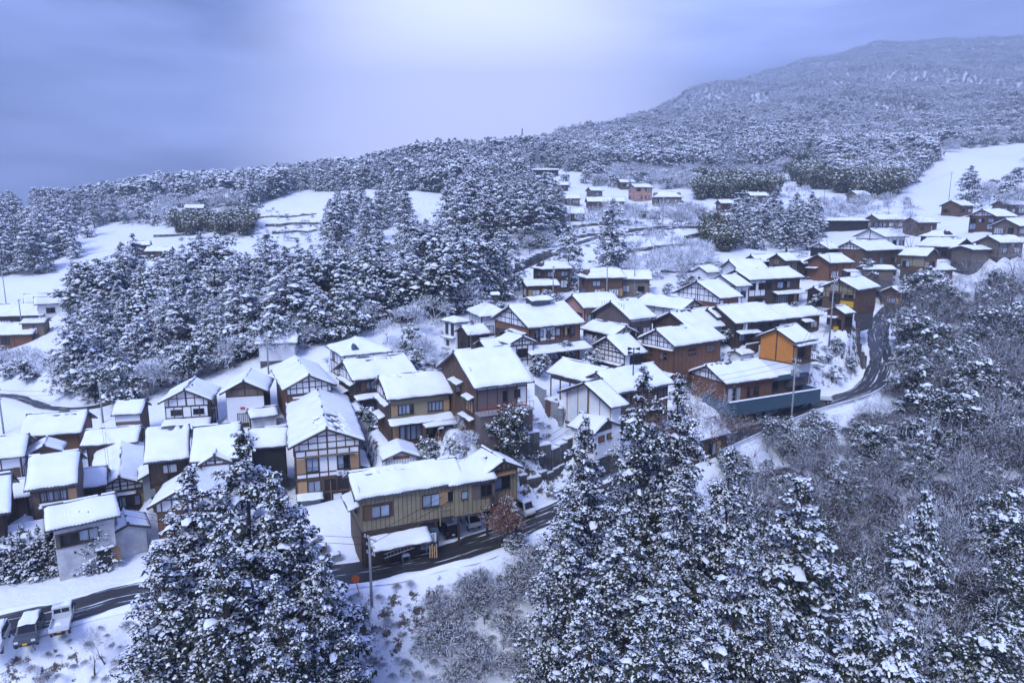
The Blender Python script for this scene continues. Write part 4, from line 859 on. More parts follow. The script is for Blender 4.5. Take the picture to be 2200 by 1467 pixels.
A = fit_house('M_yellow_wing', None, cat=None, wall='siding', z0=2.9); F2 = A.F
A.battens('G', 2.95, 6.6, .46); A.gable_frame('G', 6.5, fill='siding', nv=7, rows=0); A.window('G', A.Ww * .5, 5.1, 2.1, 1.35, 2, 'glass'); A.panel('G', A.Ww * .5, 6.15, 3.0, .1, 'wood_tan', 'awning_beam', .5); A.panel('G', A.Ww * .12, 5.1, .55, 1.3, 'wood_brown', 'shutter_box', .08); A.battens(F2, 2.95, 6.5, .46); A.panel(F2, A.Lw * .5, 5.2, A.Lw * .8, 1.7, 'brown_sheet', 'sheet_panel', .04); A.window(F2, A.Lw * .5, 5.2, 1.5, 1.3, 3, 'glass_dark')
for k in (0, 1):
    for sd in ('G', 'B'): A.timber(sd, .15 + (A.Ww - .3) * k, .2, .22, 5.4, 'wood_dark', .2)
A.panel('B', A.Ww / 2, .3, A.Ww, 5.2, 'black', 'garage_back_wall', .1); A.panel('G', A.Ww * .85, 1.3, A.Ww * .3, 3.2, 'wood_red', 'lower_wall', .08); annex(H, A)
A = House('link', -5.2, 69.2, -3.0, 24, 5.4, 6.2, 6.35, 1.2, None, None, seed=81, wall='siding', z0=2.8); A.near = True; A.battens(A.F, 2.85, 6.2, .46); A.window(A.F, 1.2, 5.0, .7, .9, 1, 'glass'); A.panel(A.F, 3.3, 5.1, 2.6, 1.6, 'brown_sheet', 'sheet_panel', .04); A.window(A.F, 3.6, 5.1, 1.3, 1.3, 2, 'glass_dark'); annex(H, A)
H = fit_house('M_rear', 'broad hipped snowy roof with a tiny dark gablet, top of the lane by the trees', wall='plaster', hipA=.7, hipB=1.0); H.dress('plaster', 'GF', 2)
b = MB(); b.prism([(-.55, 0), (.55, 0), (0, .75)], 'y', 0, -1.4); link('gablet', b.mesh('gablet', M['blue_metal']), H.e, loc=(-1.6, -2.6 if H.F == 'R' else 2.6, H.h + .75), rot=(0, 0, 0 if H.F == 'R' else math.pi))
# --- centre
H = fit_house('C_inn', 'big inn with red-brown upper walls and a small raised cupola on its ridge', cat='inn', wall='wood_red')
F = H.F; wd = H.Lw; H.gable_frame('G', 6.0, nv=8, rows=2); H.beam('G', 5.9); H.panel('G', H.Ww / 2, 4.2, H.Ww - .1, 1.3, 'wood_dark', 'window_band', .03)
for t in (.22, .55, .8): H.window('G', H.Ww * t, 4.2, 1.7, 1.1, 2, 'glass_dark')
H.pent('G', H.Ww * .45, H.Ww * .95, 5.2, 1.1, .35, t=.14); H.ac_unit('G', H.Ww * .5, 3.5); H.ac_unit('G', H.Ww * .9, 3.5)
H.pent('G', -1, H.Ww + 1.2, 3.1, 2.0, .7); H.pent(F, -1.2, wd + 1.0, 3.1, 2.4, .8, t=.2)
H.panel(F, wd * .35, 4.9, wd * .28, 1.9, 'plaster', 'plaster_panel', .03); H.window(F, wd * .13, 4.8, 1.5, 1.1, 2, 'glass'); H.window(F, wd * .8, 4.9, 1.6, 1.2, 2, 'glass'); H.posts(F, 3.2, 6, 6); H.beam(F, 3.5, 'tile', .3); H.dress('dark', 'F', 3)
b = MB(); b.bar((0, -.1, 0), (0, -.32, 0), .5, 12); b.bar((0, -.2, .55), (0, -.3, .55), .35, 10); q, a_ = H.spot(F, wd * .36, 4.6, 0); link('cedar_ball', b.mesh('cedar_ball', M['bark']), H.e, loc=q, rot=(0, 0, a_))
b = MB(); b.box((0, 0, .25), (3.6, 1.8, .9)); link('cupola', b.mesh('cupola', M['tile']), H.e, loc=(.2, 0, H.h + H.r)); 
xs = np.linspace(-2.3, 2.3, 8); ys = np.linspace(-1.5, 1.5, 9); X, Y = np.meshgrid(xs, ys, indexing='ij'); Z = .45 * (1 - abs(Y) / 1.5)
co = link('cupola_roof', heightfield(xs, ys, Z, Z - .12, 'cupola_roof', M['tile']), H.e, loc=(.2, 0, H.h + H.r + .75)); link('snow_cover', snow_mesh(4.6, 3.0, .45, 501), co); INN = H
A = fit_house('C_inn_front', None, cat=None, wall='plaster'); A.gable_frame('G', 3.3, nv=4, rows=1); A.posts('G', .2, 3.3, 4); A.beam('G', 1.0); A.window('G', A.Ww / 2, 2.1, 1.7, 1.3, 2, 'glass_dark', grid=(5, 4)); A.posts(A.F, .2, 3.4, 3); annex(H, A)
A = fit_house('C_lowgable', None, cat=None, wall='wood_dark'); A.gable_frame('G', 3.6, nv=5, rows=1); A.dress('dark', 'GF', 2); annex(H, A)
H = fit_house('C_white', 'white walled corner house with tall dark windows, left of the inn', wall='plaster', hipA=1.0, hipB=.9, ridge=False); H.window('G', 1.2, 3.9, .9, 1.9, 1, 'glass_dark'); H.window('G', 3.0, 3.9, .9, 1.9, 1, 'glass_dark'); H.window('G', 1.4, 1.3, .8, .9, 1, 'glass_dark'); H.window(H.F, 1.2, 3.8, .9, 1.6, 1, 'glass_dark'); H.pent('G', 0, H.Ww, 2.5, .8, .2)
H = fit_house('C_small', 'small low dark gabled house in front of the white corner house', wall='wood_dark'); H.dress('dark', 'GF', 1)
H = fit_house('C_rear', 'hipped house with a small chimney turret behind the inn, near the forest', wall='plaster', hipA=1.0, hipB=1.0); H.dress('plaster', 'GF', 2); b = MB(); b.box((0, 0, .4), (1.0, 1.0, 1.0), 0); b.prism([(-.8, .9), (.8, .9), (0, 1.4)], 'x', -.8, .8, 1); link('turret', b.mesh('turret', [M['wood_dark'], M['snow']]), H.e, loc=(1.2, 0, H.h + H.r))
H = fit_house('C_pink', 'house with salmon coloured gable wall directly behind the inn roof', wall='pink'); H.dress('dark', 'F', 3); H.window('G', 5.6, 1.8, 2.0, 1.4, 3, 'glass_dark')
H = fit_house('C_siding', 'broad house with plain brown ribbed gable, right of the inn', wall='brown_sheet'); H.battens('G', .2, 6.4, .6, 'timber', .06, .03, 1.6, H.Ww - 1.6); H.panel(H.F, H.Lw / 2, 3.9, H.Lw, 1.2, 'plaster', 'plaster_panel'); H.dress('dark', 'F', 2); H.panel('G', H.Ww * .85, 1.5, 1.8, 3, 'plaster', 'plaster_panel')
H = fit_house('C_broad', 'house whose timbered end gable faces right, behind the plain ribbed gable', wall='wood_dark'); H.gable_frame('G', 4.2, nv=6, rows=1); H.dress('plaster', 'GF', 2)
H = fit_house('C_blackwhite', 'black and white timber gabled house above the low snowy carport roofs', wall='black'); H.gable_frame('G', 4.4, nv=9, rows=3); H.panel('G', H.Ww / 2, 3.5, H.Ww, 1.6, 'plaster', 'plaster_panel', .02); H.posts('G', .2, 4.4, 8); H.beam('G', 2.7); H.beam('G', 3.6); H.pent('G', H.Ww * .1, H.Ww * .95, 2.6, .9, .15, m='timber', t=.1); H.window('G', 2.0, 1.3, 2.0, 1.7, 2, 'glass_dark'); H.panel('G', 5.4, 1.3, 2.8, 2.0, 'wood_grey', 'door_panel'); H.panel(H.F, .6, 2.6, 1.0, 4.0, 'plaster', 'plaster_panel')
H = fit_house('C_low', 'low open-fronted shelter with a wide snowy roof in the middle of the village', name='shelter', cat='shelter', wall='wood_grey', z0=2.6, oe=.5)
for sd in ('L', 'R'):
    for k in range(5): H.timber(sd, .1 + (H.Lw - .2) * k / 4, .6, .18, 4.2, 'wood_grey', .12)
H.panel(H.K, H.Lw / 2, 1.0, H.Lw, 3.3, 'wood_dark', 'rear_wall', .06); H.panel('B', H.Ww / 2, 1.0, H.Ww, 3.3, 'wood_grey', 'side_wall', .06); H.panel(H.K, H.Lw * .3, 1.5, 1.4, 1.4, 'shoji', 'notice_board', -.12)
H = fit_house('C_hall', 'hall with high snowy roof stepped above large white panelled end wall', name='hall', cat='hall', wall='plaster')
H.lattice_wall(H.F, .2, 5.7, 'wood_brown'); H.posts(H.F, .2, 5.8, 4); H.dress('x', 'F', 3)
A = fit_house('C_hall_low', None, cat=None, wall='plaster', og=.9); wW = A.Ww
A.gable_frame('G', 2.2, fill='plaster', nv=1, rows=0)
for t in (.04, .28, .52, .75, .97):
    tt = wW * t; zt = A.h + A.r - .25 - (A.r / (A.W / 2)) * abs(tt - wW / 2); A.timber('G', tt, (2.0 + zt) / 2, .1, zt - 2.0, 'wood_tan', .09)
A.beam('G', 2.0, 'wood_grey', .2)
for sy in (-1, 1):
    for k in range(5): piece('rafter', 'wood_tan', A.e, (-A.L / 2 + .45, sy * (.6 + k * .9), A.h + A.r * (1 - (.6 + k * .9) / (A.W / 2)) - .22), (.8, .1, .12))
annex(H, A)
H = fit_house('C_hut', 'small white hut with brown louvres below the white panelled hall', name='hut', cat='hut', wall='plaster'); H.window('G', 1.3, 2.3, 1.2, .7, 1, 'rust'); H.window('G', 3.0, 2.3, 1.2, .7, 1, 'rust'); H.window(H.F, 1.3, 2.3, 1.2, .6, 1, 'rust'); H.gable_frame('G', 3.3, fill='wood_brown', nv=1, rows=0)
# --- right
H = fit_house('R_lattice', 'large brown lattice-boarded inn with timbered gable behind the bare tree', cat='inn', wall='wood_brown'); H.gable_frame('G', 5.6, nv=8, rows=2); H.lattice_wall('G', 1.6, 5.3, 'wood_red'); H.lattice_wall(H.F, .6, 5.7, 'wood_red'); H.pent('G', 0, H.Ww, 5.5, .5, .15, m='wood_tan', t=.05); H.window('G', 1.8, 4.5, 1.6, 1.1, 2, 'glass'); H.window('G', 4.9, 4.2, 1.7, 1.1, 2, 'glass'); H.window(H.F, 4.2, 4.9, 1.9, 1.1, 2, 'glass_dark'); H.window(H.F, 8.6, 4.9, 1.9, 1.1, 2, 'glass'); H.pent('G', -.6, H.Ww + .3, 1.7, 1.3, .4, m='rust', t=.12); H.pent(H.F, 7.0, 9.6, 2.4, .9, .3, m='rust', t=.06)
for k in range(6): H.window('G', .8 + k * 1.2, .6, 1.0, 1.0, 1, 'glass_dark')
b = MB(); b.bar((0, 0, 0), (0, -.12, .03), .38, 14, r2=.30); q, a_ = H.spot(H.F, H.Lw - .6, 2.2, .4); link('satellite_dish', b.mesh('satellite_dish', M['white_paint']), H.e, loc=q, rot=(R(-15), 0, a_))
H = fit_house('R_mid', 'house with boarded brown gable and white side wall behind the lattice-boarded inn', wall='wood_brown'); H.gable_frame('G', 4.4, fill='wood_dark', nv=9, rows=1); H.dress('plaster', 'F', 3)
H = fit_house('R_dark', 'dark townhouse with long verandah and a row of sliding screens, mid right', wall='wood_dark'); H.dress('dark', 'GF', 3); H.pent(H.F, 0, H.Lw * .5, 2.5, 1.3, .35); H.panel(H.F, H.Lw * .62, 1.2, H.Lw * .6, .5, 'wood_brown', 'balcony_rail', .9); H.window(H.F, H.Lw * .62, 2.9, H.Lw * .5, 1.6, 4, 'glass_dark', grid=(10, 4)); H.panel(H.F, H.Lw * .22, 3.0, .9, 2.2, 'plaster', 'plaster_panel')
p = world_spot(H, 'B', H.Ww * .45, 0, 2.8); A = House('wing', p.x, p.y, p.z, 26, 6.5, 8.2, 4.0, 1.8, None, None, seed=90, wall='wood_dark'); A.near = False; A.dress('dark', 'GF', 2); annex(H, A)
H = fit_house('R_dark2', 'low brown house beside the small gabled shop at the bend', wall='wood_brown'); H.dress('board', 'GF', 2); H.pent(H.F, .5, 3.2, 2.6, 1.3, .4)
H = fit_house('R_orange', 'bright orange-walled house on a white base, with small balcony', wall='wood_brown')
H.gable_frame('G', 1.2, fill='orange', nv=1, rows=0); H.panel('G', H.Ww / 2, .2, H.Ww + .05, 1.8, 'plaster', 'white_base', .06)
for i in range(8): H.panel('G', H.Ww / 2, 1.45 + i * .45, H.Ww - .06, .03, 'wood_tan', 'board_joint', .05)
H.panel(H.F, H.Lw / 2, .2, H.Lw + .02, 1.8, 'plaster', 'white_base', .06); H.window(H.F, H.Lw * .45, 2.9, 1.6, 1.7, 2, 'glass_dark', grid=(4, 3)); H.panel(H.F, H.Lw * .12, 2.9, .8, 1.9, 'wood_tan', 'shutter_box', .08); H.panel(H.F, H.Lw * .85, 2.9, 1.2, 2.0, 'wood_red', 'panel', .04)
H.pent(H.F, -.2, H.Lw + 1.4, 4.45, 1.1, .25, m='metal', t=.14); H.panel(H.F, H.Lw * .6, 1.35, H.Lw * .9, .14, 'wood_brown', 'balcony', 1.2)
for i in range(9): H.panel(H.F, H.Lw * (.17 + .86 * i / 8), 1.9, .04, 1.0, 'black', 'railing_bar', 1.2)
H.panel(H.F, H.Lw * .6, 2.4, H.Lw * .9, .05, 'black', 'railing', 1.22)
# the balcony house: a gabled part, a flat-roofed part and the long blue-grey parapet above the car ports
H = fit_house('R_balcony', 'house with long blue-grey sheet metal balcony parapet over its car ports', wall='wood_red', z0=.0, foot=.15)
F = H.F; wd = H.Lw; H.gable_frame('G', 3.5, nv=6, rows=1); H.dress('board', 'F', 0)
for t in (.10, .26, .34, .55, .74): H.panel(F, wd * t, 1.5, .9, 2.2, 'shoji' if t in (.10, .26) else 'wood_red', 'sliding_screen', .05)
H.window(F, wd * .58, 1.7, 2.6, 1.5, 4, 'glass_dark'); H.window(F, wd * .18, 1.6, 1.0, 1.9, 2, 'glass_dark'); BAL = H
hx0, hx1 = -H.Lw / 2 - 1.0, H.Lw / 2 + 8.6; yo = -(H.Ww / 2 + 2.0) if F == 'R' else (H.Ww / 2 + 2.0); sg = -1 if F == 'R' else 1
piece('deck', 'concrete', H.e, ((hx0 + hx1) / 2, sg * 1.2, -.2), (hx1 - hx0 - .3, H.Ww + 1.2, .3))
pr = piece('parapet', 'blue_metal', H.e, ((hx0 + hx1) / 2, yo, .1), (hx1 - hx0, .16, 2.2))
for i in range(44): piece('parapet_rib', 'blue_metal', H.e, (hx0 + .2 + (hx1 - hx0 - .4) * i / 43, yo + sg * .09, .15), (.05, .05, 1.98))
for xx in (hx0, hx1): piece('parapet_return', 'blue_metal', H.e, (xx, sg * (H.Ww / 4 + 1.0), .15), (.14, H.Ww / 2 + 1.9, 1.98))
b = MB(); b.prism([(-.16, 0), (.16, 0), (.1, .16), (-.08, .17)], 'x', hx0 - .05, hx1 + .05); link('parapet_snow', b.mesh('parapet_snow', M['snow']), H.e, loc=(0, yo, 1.15))
fx = (H.L / 2 - 1.5, H.L / 2 + 7.2)
piece('flat_wall', 'wood_brown', H.e, ((fx[0] + fx[1]) / 2, -sg * 1.2, 1.35), (fx[1] - fx[0] - .8, 6.6, 2.7)); piece('flat_roof', 'blue_metal', H.e, ((fx[0] + fx[1]) / 2, -sg * .9, 3.05), (fx[1] - fx[0], 8.4, .8))
sn = snow_mesh(fx[1] - fx[0] - .2, 8.2, .01, 611, t=.16); link('snow_cover', sn, H.e, loc=((fx[0] + fx[1]) / 2, -sg * .9, 3.46)); piece('flat_window', 'glass', H.e, (fx[1] - 1.6, sg * 2.13, 1.5), (1.0, .08, 1.2)); piece('flat_window', 'glass_dark', H.e, (fx[0] + 3.2, sg * 2.13, 1.4), (1.6, .08, 1.6))
for i in range(6): piece('support_post', 'black', H.e, (hx0 + 1.2 + (hx1 - hx0 - 2.4) * i / 5, sg * (H.Ww / 2 + 1.2), -1.7), (.3, .3, 3.2))
piece('car_port_wall', 'concrete', H.e, ((hx0 + hx1) / 2, -sg * 2.0, -1.9), (hx1 - hx0, .3, 3.4)); piece('car_port_floor', 'concrete', H.e, ((hx0 + hx1) / 2, sg * 2.0, -2.72), (hx1 - hx0 + 1, 8.6, .2))
H = fit_house('R_hut', 'small gabled shop with yellow crate by its door at the bend', name='shop', cat='shop', wall='wood_brown'); H.window(H.F, H.Lw * .5, 1.6, 1.9, 2.0, 3, 'glass_dark'); H.panel('G', H.Ww * .75, 1.0, 1.0, 1.9, 'glass_dark', 'door'); H.pent('G', -.6, H.Ww * .7, 2.4, 1.0, .2, m='metal', t=.1)
q = world_spot(H, 'G', H.Ww * .72, .35, .6); tag(piece('crate', 'yellow', None, q, (.9, .5, .65), R(28)), 'yellow plastic crate standing by the small shop door', 'crate')
H = fit_house('R_yellow', 'isolated two-storey house with ochre boarded gable at the right edge of the village', wall='wood_brown', foot=3.5); H.gable_frame('G', 2.9, fill='siding', nv=6, rows=2); H.panel('G', H.Ww * .75, 1.8, 2.6, 1.2, 'yellow', 'yellow_sheet', .06); H.window('G', 2.4, 3.0, 2.2, 1.6, 3, 'glass_dark', grid=(6, 4)); H.window('G', 5.0, 3.2, 1.8, 1.0, 2, 'glass_dark'); H.lattice_wall(H.F, .3, 5.0, 'wood_red'); H.window(H.F, 6.5, 1.6, 1.2, 1.1, 2, 'glass'); H.panel('G', H.Ww / 2, -.6, H.Ww + .2, 2.6, 'plaster_aged', 'base_wall', .12)
H = fit_house('R_long', 'long two-storey white and timber inn in the upper right row', cat='inn', wall='wood_dark'); H.gable_frame('G', 5.5, fill='wood_dark', nv=5, rows=1); wd = H.Lw
H.panel(H.F, wd * .16, 4.2, wd * .3, 3.0, 'plaster', 'plaster_panel', .02); H.posts(H.F, .3, 5.8, 9)
for t in (.07, .25, .36): H.window(H.F, wd * t, 4.6, 2.0 if t > .1 else 1.6, 1.3, 3, 'glass_dark', grid=(6, 3))
for t in (.60, .74): H.window(H.F, wd * t, 4.6, 1.8, 1.3, 2, 'glass')
H.pent(H.F, wd * .45, wd + .8, 3.3, 1.6, .5); H.window(H.F, wd * .66, 1.5, 4.2, 1.8, 6, 'shoji', grid=(12, 3)); H.panel(H.F, wd * .93, 1.5, .8, 2.2, 'wood_tan', 'shutter_box', .1); H.window(H.F, wd * .2, 1.5, 2.2, 1.4, 3, 'glass_dark')
H = fit_house('R_white', 'white walled house squeezed between two timbered gables, upper right row', wall='plaster'); H.window(H.F, H.Lw * .6, 3.8, 1.4, 1.2, 2, 'glass_dark'); H.posts(H.F, .2, 5, 2); H.dress('plaster', 'G', 2)
H = fit_house('R_gable', 'wide timber gabled house with reddish band below its white gable', wall='wood_red'); H.gable_frame('G', 4.2, nv=10, rows=2); H.pent('G', H.Ww * .05, H.Ww * .75, 3.0, .9, .25, t=.14); H.window('G', H.Ww * .78, 1.8, 2.0, 1.3, 2, 'glass'); H.window('G', H.Ww * .35, 1.6, 2.0, 1.3, 2, 'glass_dark'); H.panel(H.F, .5, 2.6, .9, 4.2, 'plaster', 'plaster_panel'); H.window(H.F, 2.8, 3.2, 2.8, 1.5, 4, 'glass_dark'); H.dress('board', 'F', 1)
H = fit_house('R_up_a', 'small boxy house with pale window at the top of the upper right row', wall='wood_grey'); H.window('G', 2.4, 3.6, 1.8, 1.2, 2, 'siding', grid=(4, 3)); H.dress('dark', 'F', 2)
H = fit_house('R_up_b', 'house with red-brown end wall behind the crooked snowy garden tree', wall='wood_red'); H.dress('dark', 'F', 2); H.pent('G', 0, 3.0, 2.8, 1.0, .2); H.pent(H.F, H.Lw * .6, H.Lw + 1.5, 2.4, 1.5, .4)
H = fit_house('R_up_c', 'low house with blank white gable facing right, upper middle row', wall='plaster'); H.dress('plaster', 'GF', 1)
H = fit_house('R_tiny', 'tiny white gabled shed among the snowed garden beds', name='shed', cat='shed', wall='plaster', ridge=False); H.window('G', 2.0, 1.6, .7, .7, 1, 'glass_dark')
# --- upper right
H = fit_house('U_big', 'great timber gabled house with long snowy roof in the upper hamlet', wall='wood_brown'); H.gable_frame('G', 4.8, nv=9, rows=2); H.dress('board', 'GF', 3)
H = fit_house('U_small', 'small white gabled storehouse attached left of the great timber gable', name='storehouse', cat='storehouse', wall='black'); H.gable_frame('G', 3.7, nv=1, rows=0)
H = fit_house('U_white', 'house with plain white gable above the great timber gabled house', wall='plaster'); H.gable_frame('G', 2.6, nv=1, rows=0); H.dress('plaster', 'F', 3)
H = fit_house('U_right', 'ochre walled house beside the big bare tree in the upper hamlet', wall='wood_brown'); H.panel(H.F, H.Lw / 2, 2.2, H.Lw, 2.4, 'siding', 'siding_panel'); H.dress('board', 'GF', 2)
H = fit_house('U_wide', 'wide snowy-roofed house right of the big bare tree', wall='wood_dark'); H.dress('dark', 'GF', 2)
H = fit_house('U_hip', 'snowy roof with dark little end gable behind the wide-roofed house', wall='wood_dark', hipA=.5, hipB=.5); H.dress('dark', 'GF', 2)
H = fit_house('U_far', 'farthest big timbered gable at the right edge, below the snowfield', wall='wood_brown'); H.gable_frame('G', 5.0, nv=8, rows=2); H.dress('board', 'GF', 3)
H = fit_house('U_far2', 'lower grey gabled building in front of the farthest big timbered gable', wall='wood_grey'); H.dress('board', 'GF', 2)
H = fit_house('U_edge', 'grey gabled house half behind bare branches at the right edge', wall='wood_grey'); H.dress('sheet', 'GF', 3)
# --- hamlets across the slope and the far left
fh = [(1375, 432, 15, 10, 9, 6.2, 1.6, 'pink two-storey house on the far terrace above the long low house', 'pink'), (1300, 452, 2, 17, 8, 3.6, 1.9, 'long low brown house on the far terrace behind the tall twin cedars', 'wood_brown'),
      (1225, 441, 5, 9, 6, 2.8, 1.4, 'small snowy house left of the long low terrace house', 'wood_grey'), (1432, 440, -4, 13, 9, 3.2, 2.2, 'hipped grey house right of the long low terrace house, cars before it', 'wood_grey'),
      (1625, 436, 8, 9, 6, 3.0, 1.5, 'snowy roof just above the bamboo and cedar clump', 'wood_brown'), (1277, 424, 20, 7, 7, 3.0, 1.7, 'dark gable of a small barn above the terrace houses', 'wood_grey'),
      (1235, 474, 10, 7, 6, 2.4, 1.8, 'low snow-heaped hut beneath the far terrace houses', 'wood_dark'), (1842, 436, 22, 8, 7, 3.2, 1.7, 'house with dark gable at the foot of the snowfield bamboo', 'wood_grey'),
      (1868, 418, 6, 9, 6, 2.6, 1.3, 'higher of the two farm roofs at the foot of the snowfield', 'wood_brown'), (2055, 462, 28, 9, 8, 3.2, 1.9, 'brown twin-gabled barn under the lone tall conifer', 'wood_brown'),
      (2175, 462, 12, 12, 8, 3.4, 1.8, 'long low roof at the right edge behind the farthest timbered gable', 'wood_grey'), (2190, 430, 20, 9, 8, 4.0, 1.8, 'brown house on the right edge above all other roofs', 'wood_brown'),
      (1900, 492, 10, 11, 8, 3.2, 1.7, 'snowy roof right of the long black wall', 'wood_grey'), (1975, 500, 18, 9, 7, 3.2, 1.6, 'brown house behind the big bare tree, under the lone conifer', 'wood_brown'),
      (540, 408, 12, 12, 8, 3.2, 1.7, 'pair-roof farmhouse alone high on the left ridge', 'wood_dark'), (505, 440, 28, 10, 8, 3.4, 2.0, 'ochre gabled farmhouse below the ridge farmhouse on the left', 'siding'),
      (306, 548, 20, 6, 5, 3.4, 1.2, 'small dark shed between the left forest and the terraces', 'wood_dark'), (1185, 622, 24, 8, 6.5, 5.0, 1.4, 'dark two-storey house with tiny roof gable at the forest corner', 'wood_dark'),
      (1290, 640, 12, 9, 7.5, 4.6, 1.7, 'upper village house with end gablet beside the thin utility pole', 'wood_brown'), (1345, 632, -8, 11, 7, 3.6, 1.5, 'flat-looking snowy roof left of the wide timber gable', 'wood_grey'),
      (1395, 470, 8, 8, 6, 2.8, 1.5, 'small snowy roof among the terrace trees, right of the tallest lone cedar', 'wood_brown'), (1480, 462, -6, 10, 7, 3.0, 1.6, 'snowy roof left of the terrace bamboo', 'wood_grey'), (1560, 452, 10, 8, 6, 2.8, 1.4, 'snowy roof below the terrace bamboo', 'wood_brown'), (1205, 410, 6, 8, 6, 2.8, 1.4, 'tiny roof under the black hillside barns', 'wood_dark'), (1345, 405, 12, 9, 6, 3.0, 1.5, 'small roof above the pink two-storey house', 'wood_grey'), (1700, 470, 8, 9, 6, 2.8, 1.4, 'snowy roof behind the square conifer clump', 'wood_brown'), (420, 460, 14, 9, 7, 2.8, 1.6, 'snowy roof in the left terraces above the bamboo', 'wood_grey'), (345, 555, 10, 8, 6, 2.4, 1.2, 'low snowy roof behind the knoll grove at the left', 'wood_brown'),
      (1160, 641, 16, 8, 5, 3.0, 1.0, 'low snowy roof strip beneath the twin cedars', 'wood_brown')]
for px, py, yaw, L, W, h, r, lab, wl_ in fh:
    H = seen_house(px, py, yaw, L, W, h, r, lab, wall=wl_, hipA=.55 if ('hipped' in lab or 'gablet' in lab or 'tiny roof gable' in lab) else 0, hipB=.55 if 'hipped' in lab else 0); H.dress('board' if wl_.startswith('wood') else 'x', 'GF')
lh = [(35, 672, 14, 13, 8, 3.4, 2.0, 'upper of the big snowy roofs at the far left edge', 'wood_brown'), (45, 700, 12, 14, 9, 3.2, 2.2, 'broad snowy roof in the middle of the far left hamlet', 'wood_brown'), (98, 676, 30, 8, 7, 3.6, 1.7, 'brown gabled house at the back of the far left hamlet', 'wood_brown'),
      (112, 702, 34, 6, 5, 3.0, 1.4, 'small white gabled shed in the far left hamlet', 'plaster'), (28, 724, 10, 12, 8, 2.8, 2.0, 'front snowy roof of the far left hamlet', 'wood_red'), (80, 722, 16, 5, 4, 3.2, .6, 'grey boarded hut at the foot of the far left hamlet', 'wood_grey')]
for px, py, yaw, L, W, h, r, lab, wl_ in lh:
    H = seen_house(px, py, yaw, L, W, h, r, lab, D=172 if py < 690 else (162 if py < 710 else 152), wall=wl_); H.dress('board' if wl_.startswith('wood') else 'x', 'GF')
# long barns
def barn(px, py, yaw, L, W, h, label, wall='black', D=None):
    H = seen_house(px, py, yaw, L, W, h, .9, label, D=D, name='barn', cat='barn', wall=wall, ridge=False); return H
barn(1168, 377, -3, 19, 7, 3.0, 'upper long black barn on the hillside clearing under the ridge forest'); barn(1160, 390, -2, 16, 6, 2.4, 'lower black barn on the hillside clearing under the ridge forest')
barn(1808, 494, -4, 22, 7, 3.2, 'long black-walled barn left of the big bare tree'); barn(1300, 392, -2, 16, 5, 2.0, 'thin dark long shed below the hillside pines')
barn(600, 775, 10, 7, 5, 2.8, 'flat white shed behind the utility pole at the forest edge', 'plaster', D=118)
barn(1905, 560, 5, 9, 6, 3.0, 'low brown roof below the great timber gabled house, by round shrubs', 'wood_brown'); barn(1880, 600, -6, 8, 5, 2.6, 'flat-roofed brown outbuilding on the right slope', 'wood_grey')
barn(2090, 560, 20, 10, 7, 3.0, 'dim snowy roof deep among bare trees on the right', 'wood_grey'); barn(1240, 1470, 28, 7, 5, 2.4, 'low snowy roof at the bottom frame edge below the cedars', 'wood_dark')

